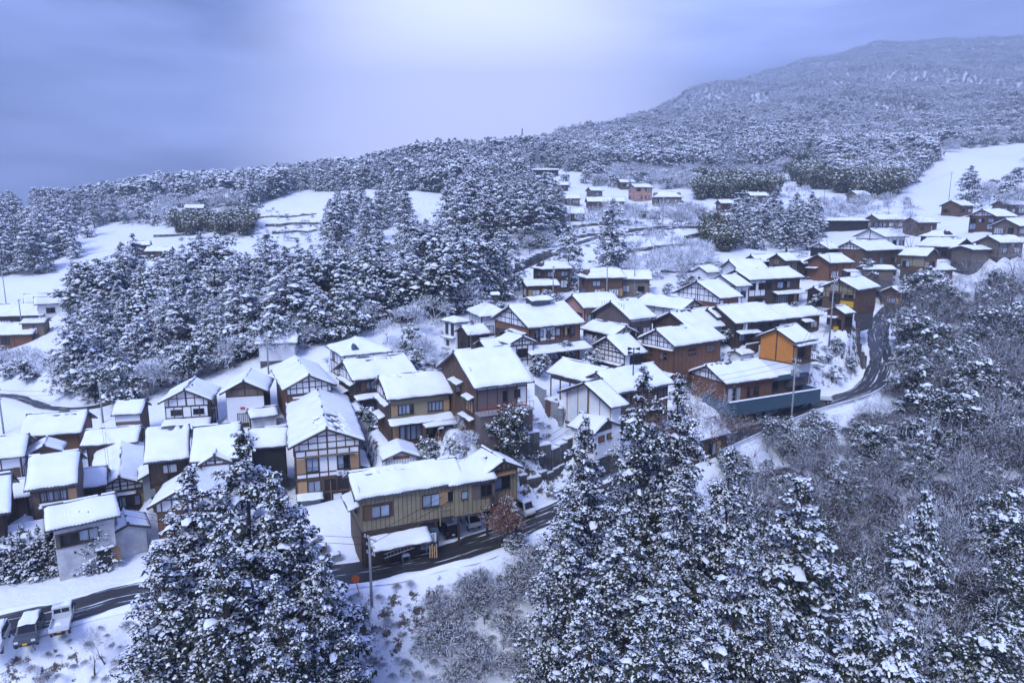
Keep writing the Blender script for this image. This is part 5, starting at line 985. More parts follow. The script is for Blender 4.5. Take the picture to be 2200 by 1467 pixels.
# --- small roofs that fill the gaps between the larger ones
for px, py, D, yaw, L, W, h, r, lab, wl_, nm in [(580, 985, 85, 198, 4.6, 6.4, 5.2, 1.4, 'tall black-boarded storehouse with one plain snowy roof left of the tall melted-roof house', 'black', 'storehouse'), (455, 1060, 73, 28, 5.0, 4.6, 3.2, 1.2, 'small hipped roof peeping behind the tall front cedars', 'wood_brown', 'hut'), (38, 1030, 76, 206, 3.0, 5.0, 4.0, 1.2, 'low side roof at the left end of the awning-strip house', 'wood_grey', 'hut'),
        (196, 1015, 78, 206, 3.4, 5.2, 4.0, 1.3, 'low side roof between the awning-strip house and the steep timbered gable', 'wood_dark', 'hut'), (100, 965, 90, 118, 4.2, 4.2, 3.2, 1.1, 'small snowy annex roof below the long red-brown house', 'wood_brown', 'hut'), (330, 1000, 80, 118, 4.0, 3.4, 2.6, .8, 'low corrugated lean-to beside the steep timbered gable', 'metal', 'hut'),
        (1500, 885, 92, 33, 7.0, 6.0, 3.2, 1.4, 'low snowy roof between the white panelled hall and the parapet house', 'wood_brown', 'hut'), (1592, 772, 116, 33, 3.6, 3.0, 2.7, .5, 'white box shed between the lattice inn and the orange-walled house', 'plaster', 'shed'), (1765, 615, 142, 28, 5.0, 4.0, 2.6, 1.0, 'small low roof in the garden right of the long inn', 'wood_dark', 'hut'), (1440, 668, 116, 34, 5.5, 5.0, 3.4, 1.2, 'small roof tucked between the ribbed gable and the wide timber gable', 'wood_dark', 'hut'),
        (1545, 690, 122, 28, 6.0, 5.0, 3.4, 1.3, 'small snowy roof before the wide timber gable', 'wood_brown', 'hut'), (1690, 690, 122, 26, 5.0, 4.4, 3.0, 1.1, 'low roof right of the dark townhouse wing', 'wood_brown', 'hut'), (1060, 745, 106, 30, 5.0, 4.6, 3.0, 1.1, 'low roof in the yard left of the inn front', 'wood_dark', 'hut'), (740, 790, 96, 30, 4.0, 3.6, 2.6, .9, 'little roof beside the dark-walled house with side pent roofs', 'plaster', 'hut'),
        (1730, 580, 158, 24, 6.0, 5.0, 3.6, 1.3, 'narrow dark house between the boxy house and the red-brown end wall', 'wood_dark', 'house'), (1640, 590, 160, 20, 8.0, 6.0, 3.4, 1.5, 'snowy roof behind the blank white gable', 'wood_brown', 'house'), (2010, 520, 176, 24, 9.0, 7.0, 3.4, 1.6, 'snowy roof right of the wide-roofed house in the upper hamlet', 'wood_brown', 'house'), (2150, 520, 178, 20, 10, 7.0, 3.4, 1.7, 'snowy roof at the right edge among the upper hamlet', 'wood_grey', 'house'), (1940, 540, 168, 30, 7.0, 6.0, 3.4, 1.4, 'lower snowy roof beside the ochre walled house', 'wood_brown', 'house')]:
    H = seen_house(px, py, yaw, L, W, h, r, lab, D=D, wall=wl_, name=nm, cat=nm, hipA=1.0 if 'hipped' in lab else 0, hipB=1.0 if 'hipped' in lab else 0); H.dress('dark' if wl_ == 'wood_dark' else 'board' if wl_.startswith('wood') else 'x', 'GF', None if wl_.startswith('wood') else 0)
# ------------------------------------------------------------------ trees
def unit(v): return v / (np.linalg.norm(v, axis=-1, keepdims=True) + 1e-9)
def spray_cloud(C, OUT, S, rg, nf=7, dome=8, snow=0.75, droop=0.55, wide=0.34, strips=3, flat=0.42, jit=1.0, dome_p=1.0):
    """foliage sprays radiating from clump centres C (N,3), each capped by a lump of snow.
    returns verts, green tris/quads, snow tris"""
    N = len(C); V, Q, QS, TS = [], [], [], []; base = 0
    side = unit(np.stack([-OUT[:, 1], OUT[:, 0], np.zeros(N)], -1))
    for k in range(nf):                                             # drooping leaf strips, two quads each
        a = 2 * np.pi * (k + rg.uniform(-.4, .4, N)) / nf
        d = unit(OUT * (np.cos(a) + .35)[:, None] + side * np.sin(a)[:, None] + np.stack([np.zeros(N), np.zeros(N), rg.uniform(-.25, .25, N)], -1))
        ln = S * rg.uniform(.7, 1.25, N); w = unit(np.cross(d, [0, 0, 1.0])) * (S * wide * rg.uniform(.6, 1.1, N))[:, None]
        o = C + rg.normal(0, .22, (N, 3)) * (S * jit)[:, None]
        m = o + d * (ln * .55)[:, None] - np.array([0, 0, 1]) * (ln * droop * .18)[:, None]
        e = o + d * ln[:, None] - np.array([0, 0, 1]) * (ln * droop * .8)[:, None]
        V += [o - w * .5, o + w * .5, m - w, m + w, e - w * .35, e + w * .35]
        i = base + np.arange(N); Q.append(np.stack([i, i + N, i + 3 * N, i + 2 * N], -1)); Q.append(np.stack([i + 2 * N, i + 3 * N, i + 5 * N, i + 4 * N], -1)); base += 6 * N
        if k < strips:                                              # snow riding on some sprays
            up = np.array([0, 0, .10]) * S[:, None]
            sel = rg.uniform(0, 1, N) < snow
            V += [o - w * .55 + up, o + w * .55 + up, m - w * 1.05 + up, m + w * 1.05 + up, (m + e) / 2 - w * .55 + up * .9, (m + e) / 2 + w * .55 + up * .9]
            i = (base + np.arange(N))[sel]; QS.append(np.stack([i, i + N, i + 3 * N, i + 2 * N], -1)); QS.append(np.stack([i + 2 * N, i + 3 * N, i + 5 * N, i + 4 * N], -1)); base += 6 * N
    if dome:
        sel = rg.uniform(0, 1, N) < snow * dome_p; Cs, Os, Ss = C[sel], OUT[sel], S[sel]; n = len(Cs)
        c = Cs + Os * (Ss * .22)[:, None] + np.array([0, 0, .10]) * Ss[:, None]
        rr = Ss * rg.uniform(.38, .72, n); V.append(c + np.array([0, 0, 1]) * (rr * flat)[:, None]); top = base + np.arange(n); base += n
        rings = []
        for ring, (f, dz) in enumerate(((.62, .72), (1.0, -.12))):
            ids = []
            for j in range(dome):
                a = 2 * np.pi * j / dome + ring * .3; q = rr * f * rg.uniform(.7, 1.25, n)
                p = c + np.stack([np.cos(a) * q, np.sin(a) * q, rr * flat * dz * rg.uniform(.6, 1.3, n) - (.25 * q if ring else 0)], -1)
                V.append(p); ids.append(base + np.arange(n)); base += n
            rings.append(ids)
        for j in range(dome):
            j2 = (j + 1) % dome
            TS.append(np.stack([top, rings[0][j], rings[0][j2]], -1)); QS.append(np.stack([rings[0][j], rings[1][j], rings[1][j2], rings[0][j2]], -1))
    return np.concatenate(V), (np.concatenate(Q)), (np.concatenate(QS) if QS else np.zeros((0, 4), int)), (np.concatenate(TS) if TS else np.zeros((0, 3), int))

def crown_mesh(name, C, OUT, S, rg, green, **k):
    v, q, qs, ts = spray_cloud(C, OUT, S, rg, **k)
    return mesh_np(name, v, [q, qs, ts], [M[green], M['snow_tree']], [0, 1, 1])

def tube_mesh(segs, n=5):
    """segs rows: p0(3) p1(3) r0 r1"""
    s = np.asarray(segs, float); p0, p1, r0, r1 = s[:, :3], s[:, 3:6], s[:, 6], s[:, 7]
    d = unit(p1 - p0); ref = np.where(np.abs(d[:, 2:3]) > .9, [[1.0, 0, 0]], [[0, 0, 1.0]]); a = unit(np.cross(d, ref)); b = np.cross(d, a)
    V, Q = [], []; N = len(s)
    for j in range(n):
        t = 2 * np.pi * j / n; o = a * math.cos(t) + b * math.sin(t); V += [p0 + o * r0[:, None], p1 + o * r1[:, None]]
    i = np.arange(N)
    for j in range(n):
        k = (j + 1) % n; Q.append(np.stack([i + 2 * j * N, i + 2 * k * N, i + (2 * k + 1) * N, i + (2 * j + 1) * N], -1))
    return np.concatenate(V), np.concatenate(Q)
def snow_on_branches(segs, rg, keep=.85, lift=.6, wmin=.012):
    s = np.asarray(segs, float); d = unit(s[:, 3:6] - s[:, :3]); hz = np.sqrt(1 - d[:, 2] ** 2)
    s = s[(hz > .25) & (rg.uniform(0, 1, len(s)) < (np.where(s[:, 6] > .032, min(1, keep + .4), keep * .62) if keep < .7 else keep))]; p0, p1 = s[:, :3], s[:, 3:6]; r0 = s[:, 6]; r1 = s[:, 7]
    d = unit(p1 - p0); w = unit(np.cross(d, [0, 0, 1.0])); N = len(s); h0 = (r0 * lift + wmin * 1.3)[:, None] * [[0, 0, 1.0]]; h1 = (r1 * lift + wmin * 1.3)[:, None] * [[0, 0, 1.0]]
    w0 = w * (r0 * .85 + wmin)[:, None]; w1 = w * (r1 * .85 + wmin)[:, None]; u0 = (r0 * .55)[:, None] * [[0, 0, 1.0]]; u1 = (r1 * .55)[:, None] * [[0, 0, 1.0]]
    V = np.concatenate([p0 - w0 + u0, p0 + u0 * 1.3 + h0, p0 + w0 + u0, p1 - w1 + u1, p1 + u1 * 1.3 + h1, p1 + w1 + u1]); i = np.arange(N)
    return V, np.concatenate([np.stack([i, i + N, i + 4 * N, i + 3 * N], -1), np.stack([i + N, i + 2 * N, i + 5 * N, i + 4 * N], -1)])

class Kind:
    """a tree kind: trunk mesh + crown mesh, both 1:1 at height h"""
    def __init__(s, h, trunk, crown, cname='crown'): s.h, s.trunk, s.crown, s.cname = h, trunk, crown, cname

def boughs(C, OUT, B, sub, size, rg, green, low_snow=.25, up_snow=.97, squash=.45, load=.55, **k):
    """each bough is a flattened clump of small sprays, snowed on its upper side"""
    n = len(C); L = unit(rg.normal(0, 1, (n, sub, 3))) * (rg.uniform(0, 1, (n, sub, 1)) ** .5)
    side = unit(np.stack([-OUT[:, 1], OUT[:, 0], np.zeros(n)], -1)); up = np.array([0, 0, 1.0])
    off = (L[..., 0:1] * OUT[:, None] * 1.15 + L[..., 1:2] * side[:, None] * .9 + L[..., 2:3] * up * squash) * B[:, None, None]
    off[..., 2] -= (L[..., 0] ** 2 * (L[..., 0] > 0) * .45) * B[:, None]
    P = (C[:, None] + off).reshape(-1, 3); O = unit((OUT[:, None] + off / (B[:, None, None] + 1e-6) * .9 + rg.normal(0, .25, (n, sub, 3)))).reshape(-1, 3)
    S = (size * rg.uniform(.65, 1.3, (n, sub)) * np.minimum(1, .55 + B[:, None] * .5)).ravel(); top = (L[..., 2] > -.15).ravel()
    va, qa, qsa, tsa = spray_cloud(P[top], O[top], S[top], rg, snow=up_snow, **k); vb, qb, qsb, tsb = spray_cloud(P[~top], O[~top], S[~top], rg, snow=low_snow, **k); o = len(va)
    # the snow that has settled over the whole bough
    sel = rg.uniform(0, 1, n) < up_snow * load; Cs, Os, Bs = C[sel] + OUT[sel] * (B[sel] * .25)[:, None], OUT[sel], B[sel]; m = len(Cs); sd_ = side[sel]; V3, T3, Q3 = [], [], []; base = o + len(vb); kk = 7
    V3.append(Cs + up * (Bs * squash * .95 + .05)[:, None]); top_i = base + np.arange(m); base += m; rings = []
    for ring, (f, dz) in enumerate(((.26, .86), (.50, .40))):
        ids = []
        for j in range(kk):
            an = 2 * np.pi * j / kk + ring * .4; q = Bs * f * rg.uniform(.35, 1.45, m); ox, oy = np.cos(an) * q, np.sin(an) * q
            V3.append(Cs + Os * np.array([1, 1, 0]) * (ox * 1.1)[:, None] + sd_ * (oy * .85)[:, None] + up * (Bs * squash * dz * rg.uniform(.7, 1.2, m) + .04 - np.maximum(ox, 0) * .35)[:, None]); ids.append(base + np.arange(m)); base += m
        rings.append(ids)
    for j in range(kk):
        j2 = (j + 1) % kk; T3.append(np.stack([top_i, rings[0][j], rings[0][j2]], -1)); Q3.append(np.stack([rings[0][j], rings[1][j], rings[1][j2], rings[0][j2]], -1))
    return mesh_np('crown', np.concatenate([va, vb] + V3), [np.concatenate([qa, qb + o]), np.concatenate([qsa, qsb + o] + Q3), np.concatenate([tsa, tsb + o] + T3)], [M[green], M['snow_tree']], [0, 1, 1])

def cedar(seed, h=18.0, r=3.6, n=200, sub=14, size=.30, bough=.75, low=.10, nf=5, dome=5, snow=.9, shape=.8, green='needles', strips=2, layered=0.0, droop=.6, wide=.30, dome_p=1.0, low_s=.22, load=.55):
    rg = np.random.RandomState(seed)
    t = low + (1 - low) * (1 - rg.uniform(.0015, 1, n) ** .62); a = np.arange(n) * 2.39996 + rg.normal(0, .5, n)
    env = (1 - (t - low) / (1 - low)) ** shape
    lump = 1 + .22 * np.sin(a * 3 + t * 17 + seed) + .18 * np.sin(a * 5 - t * 31 + seed * 2) + rg.normal(0, .10, n)
    Rr = r * env * np.clip(lump, .5, 1.5) * np.where(t < low + .1, .75 + 2.5 * (t - low), 1) + .10
    f = np.where(rg.uniform(0, 1, n) < .72, rg.uniform(.72, 1.0, n), rg.uniform(.15, .72, n)); rad = Rr * f
    C = np.stack([np.cos(a) * rad, np.sin(a) * rad, t * h - rad * (.14 if not layered else .36) + rg.normal(0, .15, n)], -1)
    C = np.concatenate([C, np.stack([rg.normal(0, .08, 6), rg.normal(0, .08, 6), h * np.linspace(.93, .995, 6)], -1)]); a = np.concatenate([a, np.arange(6) * 2.4]); env = np.concatenate([env, np.linspace(.16, .05, 6)]); n += 6
    OUT = unit(np.stack([np.cos(a), np.sin(a), np.full(n, .02)], -1) + rg.normal(0, .15, (n, 3)))
    B = bough * rg.uniform(.7, 1.35, n) * np.minimum(1.15, .28 + env * 1.6)
    cm = boughs(C, OUT, B, sub, size, rg, green, low_snow=low_s * snow, up_snow=snow, load=load, squash=.40 if not layered else .22, nf=nf, dome=dome, strips=strips, droop=droop, wide=wide, dome_p=dome_p)
    segs = []; k = 9
    for i in range(k): segs.append((*(0.05 * math.sin(i * 2.0 + seed), .05 * math.cos(i * 1.7), h * i / k * .97), 0.05 * math.sin((i + 1) * 2.0 + seed), .05 * math.cos((i + 1) * 1.7), h * (i + 1) / k * .97, h * .016 * (1 - i / k) + .03, h * .016 * (1 - (i + 1) / k) + .03))
    for i in range(0, n, max(1, n // 70)):
        z = C[i][2] + .3; segs.append((0, 0, max(z, h * low * .8), *C[i], .05, .02))
    v, q = tube_mesh(segs, 6)
    return Kind(h, mesh_np('trunk', v, [q], [M['bark']]), cm)

def bare_tree(seed, h=11.0, spread=1.0, levels=5, upright=.5, n_snow=.85, stems=1, twig_r=.014, fan=3, leaf=None, wmin=.012, green=None, side_p=.8, limb=.017, jit=.13, decay=(.62, .82), leaf_n=3):
    rg = np.random.RandomState(seed); rr = random.Random(seed); segs = []; tips = []
    def grow(p, d, ln, r, lev):
        nseg = 3 if lev < 3 else 2; q = p
        for i in range(nseg):
            d = (d + Vector((rr.gauss(0, jit), rr.gauss(0, jit), rr.gauss(0, jit * .6) + (.05 if lev < levels - 1 else -.02)))).normalized()
            e = q + d * (ln / nseg); r1 = max(r * (1 - .28 / nseg * (i + 1) * 1.4), twig_r * .6)
            segs.append((*q, *e, r, r1)); q = e; r = r1
            if lev >= 2 and rr.random() < side_p and lev < levels:
                ax = d.orthogonal(); ax.rotate(Matrix.Rotation(rr.uniform(0, 6.28), 3, d)); nd = (d + ax * rr.uniform(.5, 1.0)).normalized()
                grow(q, nd, ln * rr.uniform(.45, .65), max(r * .5, twig_r * .7), lev + 1 if lev < levels - 1 else levels)
        if lev < levels:
            k = fan if lev > 0 else max(3, fan + 1); a0 = rr.uniform(0, 6.28)
            for i in range(k):
                ax = d.orthogonal().normalized(); ax.rotate(Matrix.Rotation(a0 + 6.283 * i / k + rr.uniform(-.4, .4), 3, d))
                nd = (d + ax * rr.uniform(.35, .85) * spread + Vector((0, 0, upright * .25))).normalized()
                grow(q, nd, ln * rr.uniform(*decay), max(r * .66, twig_r), lev + 1)
        else: tips.append(q)
    for s_ in range(stems):
        a = rr.uniform(0, 6.28); lean = 0.0 if stems == 1 else rr.uniform(.2, .6)
        grow(Vector((0, 0, -.3)), Vector((math.cos(a) * lean, math.sin(a) * lean, 1)).normalized(), h * .27, h * limb / math.sqrt(stems) + .02, 0)
    S = np.array(segs); zmax = S[:, 5].max(); S[:, :6] *= h / zmax
    thick = S[:, 6] > min(.045, np.quantile(S[:, 6], .95))
    v, q = tube_mesh(S[thick], 6); tm = mesh_np('trunk', v, [q], [M['bark']])
    v1, q1 = tube_mesh(S[~thick], 3); v2, q2 = snow_on_branches(S, rg, n_snow, wmin=wmin)
    vs, fs, ms = [v1, v2], [q1, q2 + len(v1)], [0, 1]; mats = [M['twig'], M['snow_tree']]
    if leaf:
        T = np.array([list(t) for t in tips]) * (h / zmax); T = T[rg.uniform(0, 1, len(T)) < .8]; n = len(T); o = len(v1) + len(v2)
        T = np.repeat(T, leaf_n, 0) + rg.normal(0, .18, (n * leaf_n, 3)); n *= leaf_n; a = unit(rg.normal(0, 1, (n, 3))) * .09; b = unit(rg.normal(0, 1, (n, 3))) * .06
        vs.append(np.concatenate([T - a, T + b, T + a, T - b])); i = np.arange(n) + o; fs.append(np.stack([i, i + n, i + 2 * n, i + 3 * n], -1)); ms.append(2); mats.append(M[leaf])
    return Kind(h, tm, mesh_np('crown', np.concatenate(vs), fs, mats, ms), 'crown')

def broadleaf(seed, h=8.0, r=3.2, n=90, sub=10, size=.28, bough=.62, nl=7, snow=.75, green='leaf', low=.28, nf=5, dome=5, wide=.40, droop=.45, strips=1, low_snow=.2):
    rg = np.random.RandomState(seed); L = []
    for i in range(nl):
        a = rg.uniform(0, 6.28); q = r * rg.uniform(.15, .62); L.append((math.cos(a) * q, math.sin(a) * q, h * rg.uniform(low + .15, .80), r * rg.uniform(.42, .62)))
    L.append((0, 0, h * .78, r * .5)); L = np.array(L); k = rg.randint(0, len(L), n)
    d = unit(rg.normal(0, 1, (n, 3))); d[:, 2] = np.abs(d[:, 2]) * np.where(rg.uniform(0, 1, n) < .75, 1, -1)
    f = rg.uniform(.35, 1.0, n) ** .5
    C = L[k, :3] + d * (L[k, 3] * f)[:, None] * np.array([1, 1, .8]); C[:, 2] = np.minimum(np.maximum(C[:, 2], h * low * .7), h)
    OUT = unit(d * np.array([1, 1, .3]) + rg.normal(0, .2, (n, 3)))
    cm = boughs(C, OUT, bough * rg.uniform(.65, 1.3, n), sub, size, rg, green, low_snow=low_snow, up_snow=snow, squash=.55, nf=nf, dome=dome, wide=wide, droop=droop, strips=strips)
    segs = [(0, 0, -.3, .05, 0, h * .35, h * .022 + .03, h * .018 + .02)]
    for l in L: segs.append((.05, 0, h * .3, l[0], l[1], l[2], h * .012 + .02, .02))
    v, q = tube_mesh(segs, 6); return Kind(h, mesh_np('trunk', v, [q], [M['bark']]), cm)

def bamboo(seed, h=9.0, r=3.5, culms=34, n_per=26):
    rg = np.random.RandomState(seed); segs, C, OUT = [], [], []
    for i in range(culms):
        a = rg.uniform(0, 6.28); q = r * .6 * math.sqrt(rg.uniform(0, 1)); b = np.array([math.cos(a) * q, math.sin(a) * q, -.2]); la = a + rg.normal(0, .6); lean = rg.uniform(.15, .5); hh = h * rg.uniform(.75, 1.05); p = b
        for k in range(6):
            t = (k + 1) / 6; e = b + np.array([math.cos(la) * lean * hh * t ** 2.2, math.sin(la) * lean * hh * t ** 2.2, hh * t * (1 - .18 * t * t * lean * 2)]); segs.append((*p, *e, .05 * (1 - t) + .015, .05 * (1 - t) + .012)); p0 = p; p = e
            if k >= 1:
                for _ in range(n_per // 5): f = rg.uniform(0, 1); C.append(p0 + (e - p0) * f + rg.normal(0, .35, 3)); OUT.append([math.cos(la) + rg.normal(0, .6), math.sin(la) + rg.normal(0, .6), -.1])
    C = np.array(C); OUT = unit(np.array(OUT)); S = rg.uniform(.4, .75, len(C))
    cm = crown_mesh('crown', C, OUT, S, rg, 'bamboo', nf=6, dome=5, snow=.30, wide=.16, droop=1.0, strips=1)
    v, q = tube_mesh(segs, 4); return Kind(h, mesh_np('culms', v, [q], [M['bamboo']]), cm)

K = {}
NEAR = dict(nf=6, strips=5, dome_p=.36, wide=.29, low_s=.30, load=.22)
K['cedar_near'] = [cedar(1, 20, 4.3, 330, 17, .26, .85, low=.05, snow=.88, **NEAR), cedar(2, 22, 3.9, 330, 17, .26, .85, low=.06, shape=.72, snow=.80, **NEAR), cedar(3, 18, 4.0, 290, 17, .26, .85, low=.04, shape=.66, snow=.85, **NEAR), cedar(4, 20, 3.5, 300, 16, .25, .8, low=.06, snow=.7, shape=.7, **NEAR)]
K['fir_near'] = [cedar(5, 14, 3.2, 250, 14, .25, .8, low=.05, layered=1.0, shape=.85, droop=.9, snow=1.0, **NEAR), cedar(6, 11, 2.6, 210, 14, .25, .72, low=.03, layered=1.0, shape=.9, droop=.9, snow=1.0, **NEAR)]
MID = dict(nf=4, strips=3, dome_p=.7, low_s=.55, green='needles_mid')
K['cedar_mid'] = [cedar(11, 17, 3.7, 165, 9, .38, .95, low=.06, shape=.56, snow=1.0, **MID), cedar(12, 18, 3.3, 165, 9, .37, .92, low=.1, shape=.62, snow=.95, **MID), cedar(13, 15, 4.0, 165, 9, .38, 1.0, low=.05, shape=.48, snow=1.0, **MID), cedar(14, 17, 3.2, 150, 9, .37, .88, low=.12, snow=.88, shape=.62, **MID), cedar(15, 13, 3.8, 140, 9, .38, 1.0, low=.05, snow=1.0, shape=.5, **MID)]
K['round_mid'] = [broadleaf(83, 12, 4.6, 150, 9, .40, 1.0, 8, .95, low=.12, low_snow=.5), broadleaf(84, 10, 4.2, 130, 9, .40, 1.0, 8, 1.0, low=.1, low_snow=.5)]
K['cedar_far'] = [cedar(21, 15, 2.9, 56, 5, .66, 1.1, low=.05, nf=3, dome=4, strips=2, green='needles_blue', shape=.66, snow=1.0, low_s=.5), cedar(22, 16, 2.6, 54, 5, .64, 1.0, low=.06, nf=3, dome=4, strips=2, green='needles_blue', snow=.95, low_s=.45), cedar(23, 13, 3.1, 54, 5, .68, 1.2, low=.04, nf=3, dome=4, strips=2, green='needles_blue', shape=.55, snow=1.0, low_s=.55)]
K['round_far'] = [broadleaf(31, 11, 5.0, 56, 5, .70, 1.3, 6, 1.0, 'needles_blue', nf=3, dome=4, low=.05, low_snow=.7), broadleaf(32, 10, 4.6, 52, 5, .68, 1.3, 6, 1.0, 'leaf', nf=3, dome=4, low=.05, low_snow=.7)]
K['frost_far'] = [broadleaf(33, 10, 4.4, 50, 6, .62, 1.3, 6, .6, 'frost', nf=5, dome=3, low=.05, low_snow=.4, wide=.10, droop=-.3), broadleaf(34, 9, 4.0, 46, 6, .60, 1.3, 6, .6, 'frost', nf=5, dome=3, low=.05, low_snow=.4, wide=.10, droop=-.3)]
FAN = dict(wmin=.0045, twig_r=.0085, side_p=.5, limb=.021, jit=.09, decay=(.70, .86), fan=2)
K['bare_near'] = [bare_tree(41, 12, .85, 6, .5, .55, **FAN), bare_tree(42, 11, 1.0, 6, .4, .6, stems=2, **FAN), bare_tree(43, 13, .7, 6, .7, .5, stems=2, **FAN), bare_tree(44, 10, .9, 6, .4, .6, stems=2, **FAN)]
HERO = dict(wmin=.006, twig_r=.010, side_p=.45, limb=.030, jit=.09, decay=(.72, .87), fan=2)
K['bare_hero'] = [bare_tree(45, 12, .85, 6, .5, .66, stems=2, **HERO), bare_tree(46, 13, .7, 6, .6, .66, stems=2, **HERO), bare_tree(49, 11, 1.0, 6, .4, .66, **HERO)]
K['bare_brown'] = [bare_tree(67, 8, .9, 6, .5, .45, stems=2, wmin=.004, twig_r=.009, side_p=.6, limb=.02, fan=2, leaf='redleaf', leaf_n=1), bare_tree(68, 8, 1.0, 6, .5, .5, stems=2, wmin=.004, twig_r=.009, side_p=.6, limb=.02, fan=2, leaf='redleaf', leaf_n=1)]
K['thicket'] = [bare_tree(47, 2.6, 1.3, 4, .3, .2, stems=7, twig_r=.012, fan=3, wmin=.008), bare_tree(48, 2.2, 1.5, 4, .2, .2, stems=8, twig_r=.012, fan=3, wmin=.008)]
K['bare_mid'] = [bare_tree(51, 9, 1.15, 4, .5, .9, twig_r=.020, fan=4, wmin=.026), bare_tree(52, 8, 1.3, 4, .4, .9, stems=2, twig_r=.020, wmin=.026), bare_tree(53, 7, 1.3, 4, .3, .9, stems=3, twig_r=.018, wmin=.026)]
K['red_tree'] = [bare_tree(61, 6, .9, 5, .6, .5, stems=2, leaf='redleaf')]
K['ever_near'] = [broadleaf(71, 9, 3.8, 210, 15, .20, .62, 9, .55, low=.12), broadleaf(72, 8, 3.4, 190, 15, .20, .6, 8, .62, low=.1), broadleaf(73, 10, 3.6, 210, 15, .20, .62, 9, .45, low=.15)]
K['ever_mid'] = [broadleaf(81, 5, 2.4, 90, 9, .26, .6, 7, .95, low=.08), broadleaf(82, 4, 2.2, 80, 9, .26, .6, 7, .97, low=.05)]
K['shrub'] = [broadleaf(91, 1.6, 1.1, 24, 6, .18, .34, 4, .95, low=.02), broadleaf(92, 1.2, 1.3, 24, 6, .18, .36, 5, .97, low=.02)]
K['bush_bare'] = [bare_tree(95, 3.2, 1.2, 4, .4, .6, stems=5, twig_r=.009, fan=3, wmin=.006), bare_tree(96, 2.6, 1.4, 4, .3, .6, stems=6, twig_r=.009, fan=3, wmin=.006)]
K['bamboo'] = [bamboo(97), bamboo(98, 8, 3.0)]
K['hedge_fir'] = [cedar(99, 5.5, 1.3, 70, 8, .20, .42, low=.02, snow=.95, layered=1.0, shape=.8), cedar(100, 6.5, 1.4, 80, 8, .20, .42, low=.02, snow=.9, layered=1.0, shape=.8)]

TREES = []
rt = random.Random(5)
def plant(kind, x, y, h, label, cat='tree', group=None, name='tree', var=None, rz=None, wide=1.0, z=None, lean=0.0):
    v = K[kind][rt.randrange(len(K[kind])) if var is None else var % len(K[kind])]
    z = float(gz(x, y)) - .15 if z is None else z
    e = empty(name, (x, y, z), rt.uniform(0, 6.28) if rz is None else rz); s = h / v.h; w = s * wide * rt.uniform(.92, 1.08); e.scale = (w, w, s)
    if lean: e.rotation_euler[0] = lean * rt.uniform(-1, 1); e.rotation_euler[1] = lean * rt.uniform(-1, 1)
    link('trunk', v.trunk, e); link(v.cname, v.crown, e)
    tag(e, label, cat, group); TREES.append((x, y)); return e
def plant_top(kind, px, py, D, label, **k):
    """a tree whose tip is seen at a pixel, D metres out; it is as tall as the ground there makes it"""
    P = at_depth(px, py, D); h = P[2] - float(gz(P[0], P[1])); 
    return plant(kind, P[0], P[1], max(h, 1.5), label, **k)
# --- tall cedars this side of the road
for px, py, D, kd, w, lab in [(520, 925, 52, 'cedar_near', 1.0, 'tallest of the snow-laden cedars at lower left, before the white house'), (405, 1000, 50, 'cedar_near', 1.0, 'second tall cedar of the lower left clump, left of its tallest'), (335, 1165, 47, 'cedar_near', 1.05, 'leftmost broad cedar of the lower left clump above the snowy bank'),
        (585, 1010, 51, 'cedar_near', .9, 'cedar on the right shoulder of the lower left clump'), (470, 1120, 46, 'cedar_near', 1.0, 'front cedar in the middle of the lower left clump'), (645, 1085, 53, 'fir_near', 1.15, 'heavily snowed fir right of the lower left cedars, beside the parking plot'), (690, 1190, 50, 'cedar_near', .95, 'lower right cedar of the lower left clump, next to the road'), (590, 1230, 46, 'cedar_near', 1.0, 'short cedar low in front of the lower left clump'),
        (1383, 783, 63, 'cedar_near', .95, 'slender tall cedar tip rising before the white panelled hall'), (1460, 800, 65, 'cedar_near', .95, 'second slender cedar tip, right of the hall and left of the bare tree'), (1258, 888, 59, 'cedar_near', 1.0, 'cedar with slim tip below the small white hut'), (1215, 1060, 55, 'cedar_near', .95, 'broad cedar on the left flank of the lower right grove'),
        (1345, 1090, 51, 'cedar_near', 1.05, 'heavy snowed cedar in the middle of the lower right grove'), (1475, 985, 57, 'cedar_near', .95, 'cedar behind the fan of bare branches in the lower right grove'), (1570, 962, 58, 'cedar_near', .85, 'cedar at the top right of the lower right grove'), (1450, 1180, 48, 'cedar_near', 1.0, 'front cedar of the lower right grove, left of centre'), (1590, 1150, 50, 'cedar_near', .95, 'front cedar of the lower right grove, right of centre'),
        (1722, 1020, 55, 'fir_near', 1.15, 'layered fir with drooping snowy boughs right of the cedar grove'), (1270, 1260, 46, 'cedar_near', .95, 'lowest cedar at the left foot of the lower right grove'), (1660, 1260, 47, 'cedar_near', .9, 'cedar at the bottom of the lower right grove beside bare trees'), (1520, 1290, 45, 'cedar_near', 1.0, 'cedar at the bottom frame edge in the lower right grove'), (1390, 1300, 44, 'cedar_near', .95, 'cedar at the bottom frame edge under the heavy snowed cedar'),
        (1872, 1275, 48, 'fir_near', 1.0, 'young fir among bare trees at the lower right'), (1945, 1335, 46, 'fir_near', 1.15, 'young fir right of another young fir near the bottom frame edge'), (1750, 1322, 46, 'fir_near', 1.1, 'young fir at the bottom edge right of the cedar grove'), (1995, 1052, 60, 'fir_near', .8, 'thin fir standing alone among the brown bare trees on the right'), (1640, 1110, 55, 'cedar_near', .8, 'cedar between the layered fir and the cedar grove')]:
    plant_top(kd, px, py, D, lab, group='tall conifers this side of the road', name='fir_tree' if kd == 'fir_near' else 'cedar_tree', wide=w)
